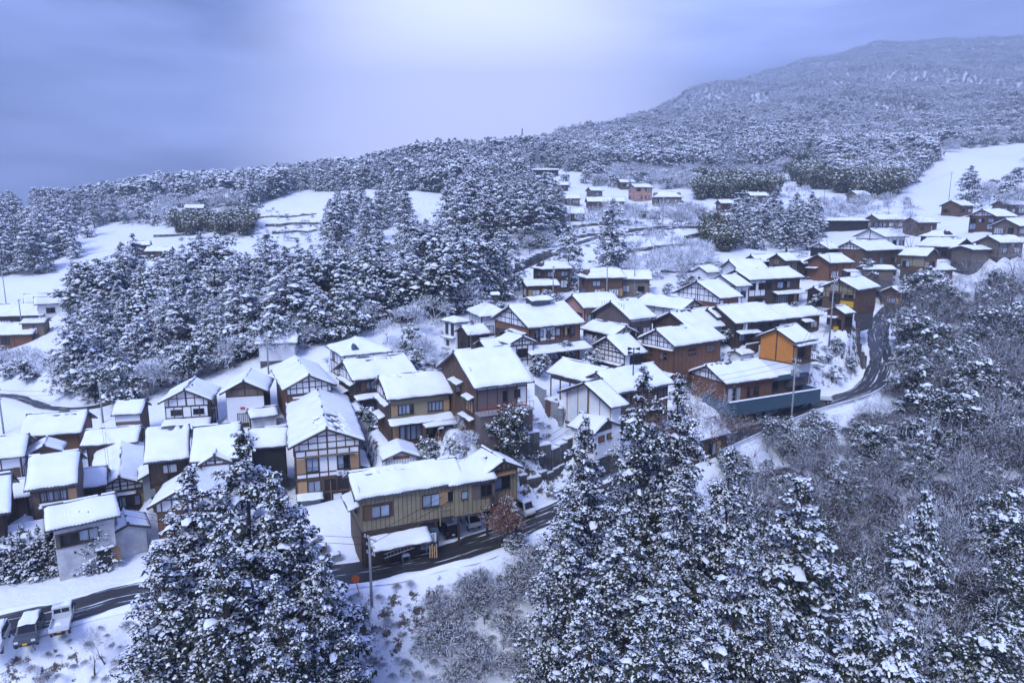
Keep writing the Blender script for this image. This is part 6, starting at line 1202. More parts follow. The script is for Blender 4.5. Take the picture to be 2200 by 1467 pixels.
for px, py, D, w, lab in [(1222, 482, 160, 1.1, 'lone tall cedar left of the twin cedars below the far terrace'), (1318, 425, 172, 1.15, 'tallest lone cedar, right of the shorter lone one, below the far terrace'), (2088, 355, 262, 1.1, 'lone conifer standing in the snowfield at the right')]:
    plant_top('cedar_mid', px, py, D, lab, name='cedar_tree', wide=w)
# --- trees and shrubs about the houses: (foot pixel, height)
def plant_foot(kind, px, py, h, label, **k):
    if py < 0: P = at_depth(px, 940, -py); return plant(kind, P[0], P[1], h, label, wide=1.1, **k)      # depth given
    P, _ = cast(px, py); return plant(kind, P[0][0], P[0][1], h, label, **k)
for px, py, h, kd, lab in [(1106, 972, 7.4, 'ever_near', 'big round evergreen heaped with snow below the large steep roof house'), (1062, 966, 5.0, 'ever_near', 'darker evergreen joined to the snow-heaped one, left of it'), (1158, 805, 3.6, 'ever_mid', 'clipped evergreen beside the low open shelter'), (795, 930, 3.6, 'ever_mid', 'dark shrub against the tall melted-roof house'), (925, 990, 2.6, 'ever_mid', 'snowy garden shrub right of the white corrugated shed'), (1003, 965, 3.4, 'bare_mid', 'thin bare garden tree in front of the two-storey tan-walled house'),
        (1082, 645, 5.0, 'ever_mid', 'round snowy garden tree left of the inn cupola'), (1262, 765, 4.0, 'bare_mid', 'bare garden tree in the inn yard'), (1185, 762, 3.0, 'bare_mid', 'bare snowy shrub under the inn eaves'), (880, 722, 6.5, 'bare_mid', 'white bare tree at the forest edge behind the village'), (832, 735, 4.6, 'bare_mid', 'bare fruit tree beside the broad hipped roof'), (945, 800, 4.2, 'bare_mid', 'spreading fruit tree behind the two-storey tan-walled house'), (912, 775, 4.2, 'bare_mid', 'snow-whitened fruit tree in the orchard plot'), (955, 735, 4.4, 'bare_mid', 'bare tree left of the white corner house'),
        (1480, 985, 11, 'bare_near', 'big bare tree with pale limbs in front of the lattice-boarded inn'), (1545, 985, 8, 'bare_near', 'second bare tree left of the blue-grey parapet'), (1425, 690, 2.6, 'ever_mid', 'flat-topped pine in the yard of the ribbed gable house'), (1662, 650, 3.0, 'ever_mid', 'clipped pine before the long white and timber inn'), (1790, 595, 5.0, 'bare_mid', 'crooked snowy garden tree by the red-brown end wall'), (1868, 600, 4.6, 'ever_mid', 'ball-shaped snowy tree below the great timber gabled house'), (1915, 590, 3.6, 'ever_mid', 'wider ball-shaped snowy tree right of another one'),
        (1965, 560, 14, 'bare_near', 'big bare fan-shaped tree rising in the upper hamlet'), (1800, 765, 2.6, 'ever_mid', 'shrub on the snowy slope right of the orange-walled house'), (1828, 785, 2.4, 'ever_mid', 'lower shrub on the slope above the road bend'), (1770, 725, 2.6, 'bare_mid', 'bare bush on the slope beside the small shop'), (1068, 1180, 5.6, 'red_tree', 'rust-leaved tree before the raised cream house'), (1105, 1172, 5.0, 'fir_near', 'small snow-heaped fir beside the rust-leaved tree'),
        (195, 1215, 2.6, 'ever_mid', 'snow-capped bush at the corner of the white plastered house'), (1240, 680, 2.4, 'ever_mid', 'snowy shrub left of the salmon gable'), (985, 925, 2.4, 'bare_mid', 'bare shrub beside the porch of the tan-walled house')]:
    plant_foot(kd, px, py, h, lab, name={'ever_near': 'evergreen_tree', 'ever_mid': 'evergreen_shrub', 'fir_near': 'fir_tree'}.get(kd, 'bare_tree'), cat='shrub' if kd == 'ever_mid' else 'tree')
for px, D, h, lab in [(1405, 66, 13, 'bare fan-shaped tree with snowy limbs between the slender cedars'), (1335, 62, 11, 'bare fan-shaped tree leaning left of the slender cedars'), (1590, 72, 11, 'bare tree with wide snowy fork just below the guard rail'), (1935, 58, 12, 'tall bare tree with pale snowy trunk in the right-hand wood'), (2010, 52, 11, 'wide bare tree low in the right-hand wood near the corner'), (2105, 66, 12, 'bare tree with long rising limbs by the right frame edge'), (1985, 88, 12, 'spreading bare tree at the road bend in the right-hand wood'), (2095, 112, 13, 'tall bare tree high in the right-hand wood'), (2165, 92, 12, 'bare tree cut by the right frame edge'), (1830, 50, 9, 'bare tree with snow-lined boughs near the young firs')]:
    P = at_depth(px, 900, D); plant('bare_hero', P[0], P[1], h, lab, name='bare_tree')
for px, py, h, lab in [(1500, 968, 7.5, 'brown bare tree right of the hall, above the guard rail'), (1545, 972, 6.5, 'second brown bare tree above the guard rail, right of another'), (1440, 985, 7.0, 'brown bare tree behind the slender cedar tips'), (1590, 955, 5.0, 'low brown bare tree beside the parapet car ports'), (1470, 930, 6.0, 'brown bare tree under the lattice-boarded inn'), (1400, 960, 6.0, 'brown bare tree below the white panelled hall')]:
    plant_foot('bare_brown', px, py, h, lab, name='bare_tree')
for i in range(14):                                                 # hedge of small firs above the lower road
    px = -40 + i * 19; P = at_z(px, 1262 - i * 2.0, -4.2); plant('hedge_fir', P[0], P[1] + 1.2, rt.uniform(4.2, 6.2), 'small snowy fir in the dark hedge row above the left road', group='hedge firs above the left road', name='hedge_fir')
# --- scatter by area: polygons are where the feet of the trees stand in the photo
def inside(px, py, poly):
    px, py = np.asarray(px), np.asarray(py); c = np.zeros(px.shape, bool); n = len(poly)
    for i in range(n):
        (x1, y1), (x2, y2) = poly[i], poly[(i + 1) % n]
        k = ((y1 > py) != (y2 > py)); xx = (x2 - x1) * (py - y1) / ((y2 - y1) + 1e-9) + x1; c ^= k & (px < xx)
    return c
HC = np.array([fit_centre(k)[:2] for k in FIT])
def scatter(poly, n, gap, seed, dmin=20, dmax=2600, road_gap=4.5, house_gap=7.0):
    rg = np.random.RandomState(seed); xs = [p[0] for p in poly]; ys = [p[1] for p in poly]
    px = rg.uniform(min(xs), max(xs), n * 14); py = rg.uniform(min(ys), max(ys), n * 14); k = inside(px, py, poly); px, py = px[k], py[k]
    P, D = cast(px, py, dmin, dmax); ok = ~np.isnan(D); P = P[ok]; out = []
    d1, _ = seg_near(P[:, 0], P[:, 1], RM); d2, _ = seg_near(P[:, 0], P[:, 1], RB); d3, _ = seg_near(P[:, 0], P[:, 1], LU)
    for p, a, b, c in zip(P, d1, d2, d3):
        if min(a, b, c) < road_gap: continue
        if np.min(np.hypot(HC[:, 0] - p[0], HC[:, 1] - p[1])) < house_gap: continue
        g = gap * (1 + max(0, (np.hypot(p[0], p[1]) - 350) / 900))
        if all((p[0] - q[0]) ** 2 + (p[1] - q[1]) ** 2 > g * g for q in out[-400:]): out.append(p)
        if len(out) >= n: break
    return out
FOREST = {'thicket': [], 'frost_far': [], 'cedar_far': [], 'round_far': [], 'bare_mid': [], 'bush_bare': [], 'shrub': []}
SINGLE = []                                                         # (size in view, kind, x, y, h, label, group)
def add_area(kinds, poly, n, gap, hr, seed, label, group, name='cedar_tree', far=False, **k):
    pts = scatter(poly, n, gap, seed, **k)
    if not pts: return
    A = np.array(pts); a, b, dep = to_px(A); q1, q2 = np.quantile(a, [.33, .67]); d1, d2 = np.quantile(dep, [.33, .67])
    for p, u, dd in zip(pts, a, dep):
        kd = rt.choice(kinds); h = rt.uniform(*hr); lab = label
        if n > 16: lab = label.split(' ', 1); lab = ('nearer ' if dd < d1 else 'farther ' if dd > d2 else '') + label + (', left end' if u < q1 else ', right end' if u > q2 else ', middle')
        SINGLE.append((h / np.hypot(p[0], p[1]), kd, p[0], p[1], h, lab, group, name))
add_area(['cedar_mid', 'cedar_mid', 'cedar_mid', 'cedar_mid', 'round_mid'], [(165, 660), (215, 618), (700, 618), (800, 580), (930, 565), (1080, 590), (1112, 632), (1000, 668), (850, 694), (690, 728), (560, 752), (400, 800), (250, 850), (160, 862), (150, 770)], 165, 3.7, (8.0, 14.5), 1, 'snowy cedar in the knoll grove behind the left houses', 'cedars of the knoll grove', house_gap=9)
add_area(['cedar_mid', 'cedar_far'], [(0, 600), (90, 595), (230, 520), (255, 470), (160, 440), (0, 452)], 55, 6, (12, 17), 2, 'snowy cedar of the blue-grey wood at the far left, beyond the hamlet', 'cedars of the far left wood')
add_area(['cedar_mid'], [(945, 520), (1015, 470), (1120, 440), (1190, 470), (1205, 505), (1120, 535), (1000, 545)], 42, 5, (13, 18), 4, 'snowy cedar in the clump right of the knoll, under the hillside barns', 'cedars under the hillside barns')
add_area(['cedar_mid'], [(690, 530), (720, 470), (850, 450), (900, 500), (800, 545)], 20, 6, (11, 16), 5, 'snowy cedar in the small dark clump on the middle slope', 'cedars of the middle slope clump')
add_area(['cedar_mid'], [(1560, 535), (1740, 545), (1742, 500), (1600, 495)], 20, 4.6, (11, 15), 6, 'snowy conifer in the square clump above the upper right row of houses', 'conifers of the square clump')
add_area(['bamboo'], [(1515, 545), (1600, 540), (1570, 495), (1520, 500)], 8, 4, (7, 9), 7, 'olive bamboo left of the square conifer clump', 'bamboo beside the square clump', 'bamboo_clump')
add_area(['bamboo'], [(1495, 430), (1660, 425), (1640, 405), (1510, 400)], 24, 5, (9, 12), 8, 'arching olive bamboo above the far terrace houses', 'bamboo above the terrace', 'bamboo_clump')
add_area(['bamboo'], [(1700, 395), (1760, 410), (1900, 432), (1925, 415), (1850, 380), (1720, 365)], 34, 5, (10, 14), 9, 'arching olive bamboo at the foot of the snowfield', 'bamboo below the snowfield', 'bamboo_clump')
add_area(['bamboo'], [(375, 505), (530, 505), (540, 480), (400, 478)], 18, 5, (7, 9), 10, 'olive bamboo thicket on the left terraces', 'bamboo on the left terraces', 'bamboo_clump')
add_area(['bare_mid'], [(1330, 600), (1500, 600), (1520, 545), (1380, 530)], 22, 5, (5, 8), 11, 'white frosted bare tree in the orchard above the upper village roofs', 'orchard trees above the village', 'bare_tree')
add_area(['bare_mid'], [(1230, 505), (1480, 490), (1520, 470), (1300, 462)], 26, 5, (5, 8), 12, 'white frosted bare tree lining the far terrace', 'terrace trees', 'bare_tree')
add_area(['bare_mid'], [(1085, 560), (1190, 535), (1180, 505), (1090, 520)], 12, 4.5, (6, 8), 13, 'white frosted bare tree on the bank above the dark retaining wall', 'trees above the retaining wall', 'bare_tree')
add_area(['bare_mid', 'bare_mid', 'ever_mid'], [(560, 775), (690, 740), (900, 705), (1010, 672), (930, 660), (700, 700), (560, 735)], 42, 3.4, (4, 8), 14, 'frosted bare tree along the foot of the knoll grove', 'trees at the foot of the knoll', 'bare_tree', house_gap=8)
add_area(['bare_mid', 'ever_mid', 'bare_mid'], [(150, 880), (300, 868), (430, 815), (560, 775), (700, 738), (690, 715), (560, 745), (400, 790), (250, 845)], 130, 2.0, (3, 7.5), 27, 'frosted tree between the knoll grove and the left roofs', 'trees between grove and left roofs', 'bare_tree', house_gap=5.5, road_gap=2.4)
add_area(['bare_near', 'bare_mid'], [(330, 780), (480, 760), (500, 700), (360, 700)], 9, 4.5, (7, 11), 15, 'spreading bare tree in the gap of the knoll grove', 'bare trees in the knoll gap', 'bare_tree')
add_area(['ever_mid', 'bare_mid'], [(0, 850), (130, 875), (400, 800), (420, 770), (200, 800), (0, 780)], 44, 3.2, (2.5, 5), 16, 'snowy shrub on the slope above the back lane at the left', 'shrubs above the back lane', 'evergreen_shrub')
add_area(['bare_mid'], [(1755, 470), (1990, 470), (1950, 440), (1760, 445)], 18, 5, (5, 7), 17, 'frosted bare tree along the foot of the snowfield', 'trees at the foot of the snowfield', 'bare_tree')
add_area(['bare_mid', 'round_far'], [(2090, 470), (2200, 470), (2200, 360), (2120, 420)], 16, 5, (6, 10), 18, 'dim bare tree at the right edge of the snowfield', 'trees at the right edge of the snowfield', 'bare_tree')
add_area(['ever_mid', 'bare_mid', 'ever_mid'], [(700, 800), (950, 720), (1100, 650), (1500, 590), (1750, 560), (1850, 640), (1750, 700), (1500, 760), (1200, 820), (1000, 890), (850, 910)], 75, 2.6, (1.8, 4.0), 28, 'small snowy garden tree between the village houses', 'garden trees of the village', 'evergreen_shrub', house_gap=5.2, road_gap=3)
# the wood that fills the right foreground
add_area(['ever_near', 'bare_near', 'bare_near', 'bare_near'], [(1940, 730), (1975, 672), (2260, 590), (2300, 800), (2300, 1010), (2010, 1000), (1930, 900), (1925, 800)], 110, 3.1, (7, 12), 19, 'frosted tree in the dense upper part of the right-hand wood', 'trees of the upper right wood', 'mixed_tree', road_gap=5)
add_area(['ever_near', 'bare_near', 'bare_near', 'bare_near'], [(1640, 1120), (1740, 1070), (1850, 1020), (1960, 930), (2010, 1000), (2300, 1010), (2300, 1300), (2000, 1300), (1800, 1260)], 62, 3.0, (6, 10), 20, 'frosted tree in the middle part of the right-hand wood', 'trees of the middle right wood', 'mixed_tree', road_gap=5)
add_area(['ever_near', 'bare_near', 'bare_near'], [(1550, 1010), (1620, 970), (1720, 925), (1850, 878), (1920, 885), (1910, 950), (1850, 1090), (1600, 1150)], 90, 1.8, (2.2, 5.2), 26, 'low frosted tree on the bank just below the guard rail', 'low trees below the guard rail', 'mixed_tree', road_gap=3.1)
add_area(['bare_near', 'bare_near', 'ever_near'], [(1750, 1480), (1850, 1300), (2300, 1300), (2300, 1750), (1900, 1700)], 40, 2.8, (7, 11), 21, 'frosted bare tree at the lower right corner of the wood', 'trees of the lower right corner', 'mixed_tree')
add_area(['bare_near'], [(1300, 1180), (1420, 1120), (1560, 1075), (1600, 1110), (1500, 1180), (1340, 1250)], 6, 4, (7, 10), 22, 'bare fan-branched tree among the lower right cedars', 'bare trees among the cedars', 'bare_tree')
add_area(['bush_bare'], [(930, 1380), (1160, 1300), (1190, 1200), (1050, 1230), (930, 1290)], 22, 1.6, (2.5, 4.2), 23, 'grey twiggy bush on the bank below the road', 'twiggy bushes on the bank', 'bush', road_gap=3.4)
add_area(['bush_bare'], [(640, 1467), (760, 1467), (1150, 1467), (1160, 1390), (930, 1400), (900, 1467)], 20, 1.5, (2.0, 3.6), 24, 'grey twiggy bush at the bottom frame edge of the bank', 'twiggy bushes at the bottom edge', 'bush')
add_area(['bush_bare', 'shrub'], [(1640, 770), (1860, 830), (1850, 720), (1790, 690)], 26, 1.4, (.9, 2.0), 25, 'low snowy bush on the slope between orange house and road', 'bushes on the right slope', 'bush', road_gap=3.2, house_gap=6)
for px, py, D, lab in [(190, 1340, 56, 'thin leafless sapling on the snowy bank below the left road'), (215, 1330, 57, 'slightly taller leafless sapling right of the other on the left bank')]:
    plant_top('bare_near', px, py, D, lab, name='bare_tree', wide=.8)
# far woods: ridge, skyline and mountain
def wood(poly_px, gap, hr, kinds, seed, dr, n=20000):
    rg = np.random.RandomState(seed); px_ = [p[0] for p in poly_px]; d = np.exp(rg.uniform(math.log(dr[0]), math.log(dr[1]), n) * 1.0)
    d = np.sqrt(rg.uniform(dr[0] ** 2, dr[1] ** 2, n)); u = rg.uniform(min(px_), max(px_), n); X = (u - CX) / F_PX * d; Y = d * math.cos(PITCH) + rg.uniform(-4, 4, n); Z = gz(X, Y)
    a, b, dep = to_px(np.stack([X, Y, Z], -1)); k = inside(a, b, poly_px); X, Y, Z, dep = X[k], Y[k], Z[k], dep[k]
    cell = {}; ST = rough(X, Y, 90, 41) + .5 * rough(X, Y, 33, 42) + rg.normal(0, .10, len(X)) - np.clip((Z - 170) / 260, 0, 1) * .55  # frosted trees gain with height: their pale colour imitates fog on the crest
    for x, y, z, dd, st_ in zip(X, Y, Z, dep, ST):
        g = gap * (1 + max(0, dd - 600) / 9000); key = (int(x // g), int(y // g))
        if key in cell: continue
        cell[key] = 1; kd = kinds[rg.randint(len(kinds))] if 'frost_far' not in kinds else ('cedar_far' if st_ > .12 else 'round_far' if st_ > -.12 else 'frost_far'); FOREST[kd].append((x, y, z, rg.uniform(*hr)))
RIDGE = [(540, 445), (640, 408), (700, 412), (760, 408), (830, 406), (950, 415), (1000, 440), (1130, 395), (1140, 350), (1230, 372), (1340, 345), (1260, 290), (1100, 300), (900, 320), (700, 360), (560, 400)]
wood(RIDGE, 4.7, (7, 15.5), ['cedar_far', 'cedar_far', 'cedar_far', 'cedar_far', 'round_far'], 31, (290, 640), 26000)
wood([(-60, 440), (200, 445), (330, 440), (570, 425), (575, 400), (300, 405), (-60, 420)], 6, (11, 16), ['cedar_far', 'round_far'], 32, (380, 640), 9000)
wood([(250, 480), (390, 490), (330, 455), (420, 440), (480, 430), (560, 440), (470, 455), (330, 440), (240, 450)], 7, (5, 9), ['round_far', 'bare_mid'], 33, (280, 500), 5000)
wood([(1255, 372), (1400, 372), (1500, 365), (1560, 385), (1700, 350), (1745, 325), (1680, 295), (1300, 315), (1230, 335)], 5.5, (11, 16), ['cedar_far', 'cedar_far', 'round_far'], 34, (400, 700), 16000)
wood([(1250, 400), (1480, 408), (1600, 400), (1690, 372), (1700, 352), (1500, 368), (1270, 375)], 6, (5, 9), ['bare_mid', 'round_far', 'bare_mid'], 35, (330, 560), 6000)
wood([(1730, 372), (1900, 420), (1960, 395), (2010, 345), (1990, 300), (1850, 300), (1760, 320)], 5.5, (8, 13), ['cedar_far', 'round_far', 'round_far'], 36, (330, 560), 9000)
MTN = [(1080, 312), (1300, 335), (1560, 330), (1700, 300), (1760, 330), (1990, 330), (2020, 318), (2400, 300), (2600, 20), (1900, 30), (1600, 100), (1300, 225)]
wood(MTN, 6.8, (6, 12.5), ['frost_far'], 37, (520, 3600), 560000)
wood([(2010, 345), (2060, 322), (2230, 305), (2230, 285), (2000, 300)], 6, (6, 10), ['round_far', 'bare_mid'], 38, (430, 700), 4000)
# single trees: the ones that show largest, kind by kind; the rest stand with the far woods
SINGLE.sort(key=lambda t: -t[0]); cnt = {}
LIM = {'cedar_tree': 285, 'bare_tree': 285, 'mixed_tree': 298, 'bamboo_clump': 285, 'evergreen_shrub': 285, 'bush': 285}
for sz, kd, x, y, h, lab, grp, nm in SINGLE:
    cnt[nm] = cnt.get(nm, 0) + 1
    if cnt[nm] <= LIM[nm]: plant(kd, x, y, h, lab, cat={'bush': 'bush', 'evergreen_shrub': 'shrub', 'bamboo_clump': 'bamboo'}.get(nm, 'tree'), group=grp, name=nm, wide=rt.uniform(1.0, 1.4) if nm == 'cedar_tree' else rt.uniform(.9, 1.2), lean=.03)
    else: FOREST['cedar_far'].append((x, y, float(gz(x, y)), h))

def instancer(name, pts, kinds, label, cat, seed):
    """one object: many copies of a tree standing on given points"""
    if not pts: return
    P = np.array(pts); rg = np.random.RandomState(seed)
    for vi, v in enumerate(kinds):
        sel = np.arange(len(P)) % len(kinds) == vi; Q = P[sel]
        me = bpy.data.meshes.new(name); me.vertices.add(len(Q)); me.vertices.foreach_set('co', (Q[:, :3] - [0, 0, .3]).astype(np.float32).ravel())
        at = me.attributes.new('tree_scale', 'FLOAT_VECTOR', 'POINT'); s = Q[:, 3] / v.h; w = s * rg.uniform(.9, 1.35, len(Q)); at.data.foreach_set('vector', np.stack([w, w, s], -1).astype(np.float32).ravel())
        ar = me.attributes.new('tree_turn', 'FLOAT_VECTOR', 'POINT'); ar.data.foreach_set('vector', np.stack([rg.normal(0, .04, len(Q)), rg.normal(0, .04, len(Q)), rg.uniform(0, 6.28, len(Q))], -1).astype(np.float32).ravel())
        o = link(name, me); tag(o, label, cat, kind='stuff')
        src = SRC[id(v)]
        ng = bpy.data.node_groups.new(name, 'GeometryNodeTree'); ng.interface.new_socket('Geometry', in_out='INPUT', socket_type='NodeSocketGeometry'); ng.interface.new_socket('Geometry', in_out='OUTPUT', socket_type='NodeSocketGeometry')
        n, l = ng.nodes, ng.links; gi = n.new('NodeGroupInput'); go = n.new('NodeGroupOutput'); ip = n.new('GeometryNodeInstanceOnPoints'); oi = n.new('GeometryNodeObjectInfo'); oi.transform_space = 'ORIGINAL'; oi.inputs['Object'].default_value = src; oi.inputs['As Instance'].default_value = True
        sa = n.new('GeometryNodeInputNamedAttribute'); sa.data_type = 'FLOAT_VECTOR'; sa.inputs['Name'].default_value = 'tree_scale'; ta = n.new('GeometryNodeInputNamedAttribute'); ta.data_type = 'FLOAT_VECTOR'; ta.inputs['Name'].default_value = 'tree_turn'
        l.new(gi.outputs[0], ip.inputs['Points']); l.new(oi.outputs['Geometry'], ip.inputs['Instance']); l.new(sa.outputs['Attribute'], ip.inputs['Scale']); l.new(ta.outputs['Attribute'], ip.inputs['Rotation']); l.new(ip.outputs['Instances'], go.inputs[0])
        md = o.modifiers.new('copies', 'NODES'); md.node_group = ng
# each far kind is copied from one planted tree of that kind
SRC = {}
fx_ = [(430, 'cedar_far'), (470, 'round_far'), (520, 'bare_mid')]
def planted_source(kd, x, y, label, nm):
    for i, v in enumerate(K[kd]):
        e = plant(kd, x + i * 9, y + i * 5, v.h * .8, ['first ', 'second ', 'third '][i] + label + ', from the left', name=nm, var=i, group='source ' + nm); e['group'] = 'woodland edge trees'
        SRC[id(v)] = [c for c in e.children if c.name.startswith('crown')][0]
planted_source('cedar_far', -60, 338, 'snowy conifer at the near edge of the ridge wood', 'cedar_tree'); planted_source('frost_far', 62, 366, 'pale frosted leafless tree at the near edge of the ridge wood', 'bare_tree'); planted_source('round_far', 20, 372, 'round snowy tree at the near edge of the ridge wood', 'broadleaf_tree'); planted_source('bare_mid', 120, 320, 'frosted bare tree at the near edge of the hillside wood', 'bare_tree')
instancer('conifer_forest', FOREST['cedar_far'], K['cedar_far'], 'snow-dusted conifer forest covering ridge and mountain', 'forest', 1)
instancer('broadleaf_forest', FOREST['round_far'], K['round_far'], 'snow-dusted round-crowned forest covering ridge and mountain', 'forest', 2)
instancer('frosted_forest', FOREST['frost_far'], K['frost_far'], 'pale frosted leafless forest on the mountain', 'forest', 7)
instancer('bare_forest', FOREST['bare_mid'], K['bare_mid'], 'frosted leafless woodland between the conifers', 'forest', 3)
# low growth poking through the snow on the banks
rg_ = np.random.RandomState(77)
def low_growth(poly, n, seed, kd, hr):
    for p in scatter(poly, n, .7, seed, road_gap=3.2, house_gap=4.5): FOREST[kd].append((p[0], p[1], p[2] + .2, rt.uniform(*hr)))
def floor_growth(n, seed):
    rg = np.random.RandomState(seed); P = []
    for poly, k in (([(1940, 730), (1975, 672), (2260, 590), (2300, 800), (2300, 1010), (2010, 1000), (1930, 900), (1925, 800)], n), ([(1610, 1030), (1850, 910), (1930, 900), (2010, 1000), (2300, 1010), (2300, 1480), (1700, 1480), (1500, 1300), (1560, 1120)], n), ([(330, 1467), (640, 1467), (600, 1330), (400, 1330)], n // 8)):
        P += scatter(poly, k, 1.0, seed, road_gap=3.6, house_gap=4)
    for p in P: FOREST['thicket'].append((p[0], p[1], p[2] + .2, rt.uniform(1.2, 2.6)))
floor_growth(420, 91)
low_growth([(740, 1290), (900, 1250), (1060, 1260), (1150, 1350), (1100, 1467), (720, 1467)], 150, 51, 'bush_bare', (.4, 1.1)); low_growth([(0, 1400), (280, 1330), (300, 1467), (0, 1467)], 60, 52, 'bush_bare', (.3, .8))
low_growth([(1130, 640), (1500, 560), (1740, 545), (1740, 600), (1300, 640)], 120, 53, 'shrub', (.5, 1.2)); low_growth([(800, 860), (1000, 840), (1200, 900), (1150, 1000), (900, 960)], 60, 54, 'shrub', (.5, 1.0)); low_growth([(1640, 770), (1860, 830), (1850, 720), (1790, 690)], 90, 55, 'shrub', (.4, .9))
low_growth([(380, 520), (700, 520), (690, 470), (560, 440), (400, 470)], 120, 56, 'shrub', (.6, 1.6)); low_growth([(1100, 600), (1300, 520), (1500, 500), (1450, 440), (1200, 470)], 120, 57, 'shrub', (.6, 1.5)); low_growth([(700, 800), (900, 740), (1100, 720), (1250, 760), (1000, 800)], 50, 58, 'shrub', (.5, 1.2))
SRC[id(K['bush_bare'][0])] = [c for o in COL.objects if o.name.startswith('bush') and o.type == 'EMPTY' for c in o.children if c.data == K['bush_bare'][0].crown][0]; SRC[id(K['bush_bare'][1])] = [c for o in COL.objects if o.name.startswith('bush') and o.type == 'EMPTY' for c in o.children if c.data == K['bush_bare'][1].crown][0]
for i in (0, 1):
    P = at_z(1890 + i * 60, 1010, -3.0); e = plant('thicket', P[0], P[1], 2.4, ['brown thicket of twigs at the near edge of the right-hand wood', 'second brown thicket of twigs at the near edge of the right-hand wood'][i], cat='bush', name='thicket_bush', var=i); SRC[id(K['thicket'][i])] = [c for c in e.children if c.name.startswith('crown')][0]
for i in (0, 1):
    P = at_z(1150 + i * 40, 1010, .5); e = plant('shrub', P[0], P[1], 1.2, ['round snowy shrub on the plot right of the raised cream house', 'second round snowy shrub on the plot right of the raised cream house'][i], cat='shrub', name='shrub', var=i); SRC[id(K['shrub'][i])] = [c for c in e.children if c.name.startswith('crown')][0]
instancer('wood_floor_growth', FOREST['thicket'], K['thicket'], 'brown twiggy undergrowth on the floor of the right-hand wood', 'undergrowth', 6)
instancer('bank_growth', FOREST['bush_bare'], K['bush_bare'], 'dry twigs poking through the snow on the banks', 'undergrowth', 4)
instancer('low_shrubs', FOREST['shrub'], K['shrub'], 'low snow-capped growth on field edges and slopes', 'undergrowth', 5)
# ------------------------------------------------------------------ vehicles
def wheel(parent, x, y, r=.26):
    b = MB(); b.bar((0, -.08, 0), (0, .08, 0), r, 16); w = link('wheel', b.mesh('wheel', M['rubber']), parent, loc=(x, y, r))
    b = MB(); b.bar((0, -.085, 0), (0, .085, 0), r * .58, 12); link('rim', b.mesh('rim', M['metal']), w)
def plate(parent, x, z, m='yellow'):
    p = piece('number_plate', m, parent, (x, 0, z), (.03, .33, .165)); return p
def kei_truck(label, x, y, z, rz, snow=0.0, bed_snow=0.0, group=None):
    e = tag(empty('kei_truck', (x, y, z), rz), label, 'truck', group)
    b = MB(); b.prism([(.35, .42), (1.68, .42), (1.70, .85), (1.62, 1.05), (1.30, 1.72), (1.15, 1.79), (.42, 1.79), (.35, 1.70)], 'y', -.70, .70); b.build('cab', M['car_white'], e, bevel=.045)
    b = MB(); b.add([(1.655, -.60, 1.06), (1.655, .60, 1.06), (1.345, .55, 1.66), (1.345, -.55, 1.66), (1.60, -.60, 1.04), (1.60, .60, 1.04), (1.29, .55, 1.64), (1.29, -.55, 1.64)], [(0, 1, 2, 3), (4, 7, 6, 5), (0, 4, 5, 1), (3, 2, 6, 7), (0, 3, 7, 4), (1, 5, 6, 2)]); ws = b.build('windscreen', M['glass_dark'], e, loc=(.035, 0, .02))
    for s in (-1, 1):
        b = MB(); b.prism([(.55, 1.08), (1.48, 1.08), (1.22, 1.62), (.55, 1.62)], 'y', s * .69, s * .715); b.build('side_window', M['glass_dark'], e); piece('headlight', 'lamp', e, (1.70, s * .52, .78), (.05, .26, .17)); piece('door_handle', 'rubber', e, (.62, s * .715, .98), (.12, .03, .03))
        b = MB(); b.box((0, 0, 0), (.05, .13, .2)); b.build('mirror', M['rubber'], e, loc=(1.5, s * .82, 1.2)); piece('tail_lamp', 'lamp_red', e, (-1.69, s * .58, .60), (.04, .18, .12))
    piece('rear_window', 'glass_dark', e, (.345, 0, 1.38), (.03, 1.1, .42)); piece('bumper', 'rubber', e, (1.70, 0, .48), (.08, 1.36, .14)); plate(e, 1.745, .55)
    piece('bed', 'car_white', e, (-.72, 0, .68), (1.98, 1.40, .08)); piece('chassis', 'rubber', e, (-.3, 0, .48), (2.9, .8, .2))
    for s in (-1, 1): piece('bed_side', 'car_white', e, (-.72, s * .70, .86), (1.98, .04, .30))
    piece('tailgate', 'car_white', e, (-1.71, 0, .86), (.04, 1.40, .30)); piece('bed_front', 'car_white', e, (.26, 0, .98), (.04, 1.40, .55)); plate(e, -1.735, .55)
    b = MB(); [b.bar((.22, s * .6, 1.25), (.22, s * .6, 1.78), .025, 6) for s in (-1, 0, 1)]; b.bar((.22, -.65, 1.76), (.22, .65, 1.76), .025, 6); b.build('cab_guard', M['car_white'], e)
    for wx in (1.12, -1.1):
        for s in (-1, 1): wheel(e, wx, s * .64)
    if snow: sm = snow_mesh(.9, 1.35, .05, 7, t=snow); link('roof_snow', sm, e, loc=(.82, 0, 1.76))
    if bed_snow: sm = snow_mesh(.7, .5, .05, 8, t=bed_snow); link('bed_snow', sm, e, loc=(-.6, .2, .72))
    return e
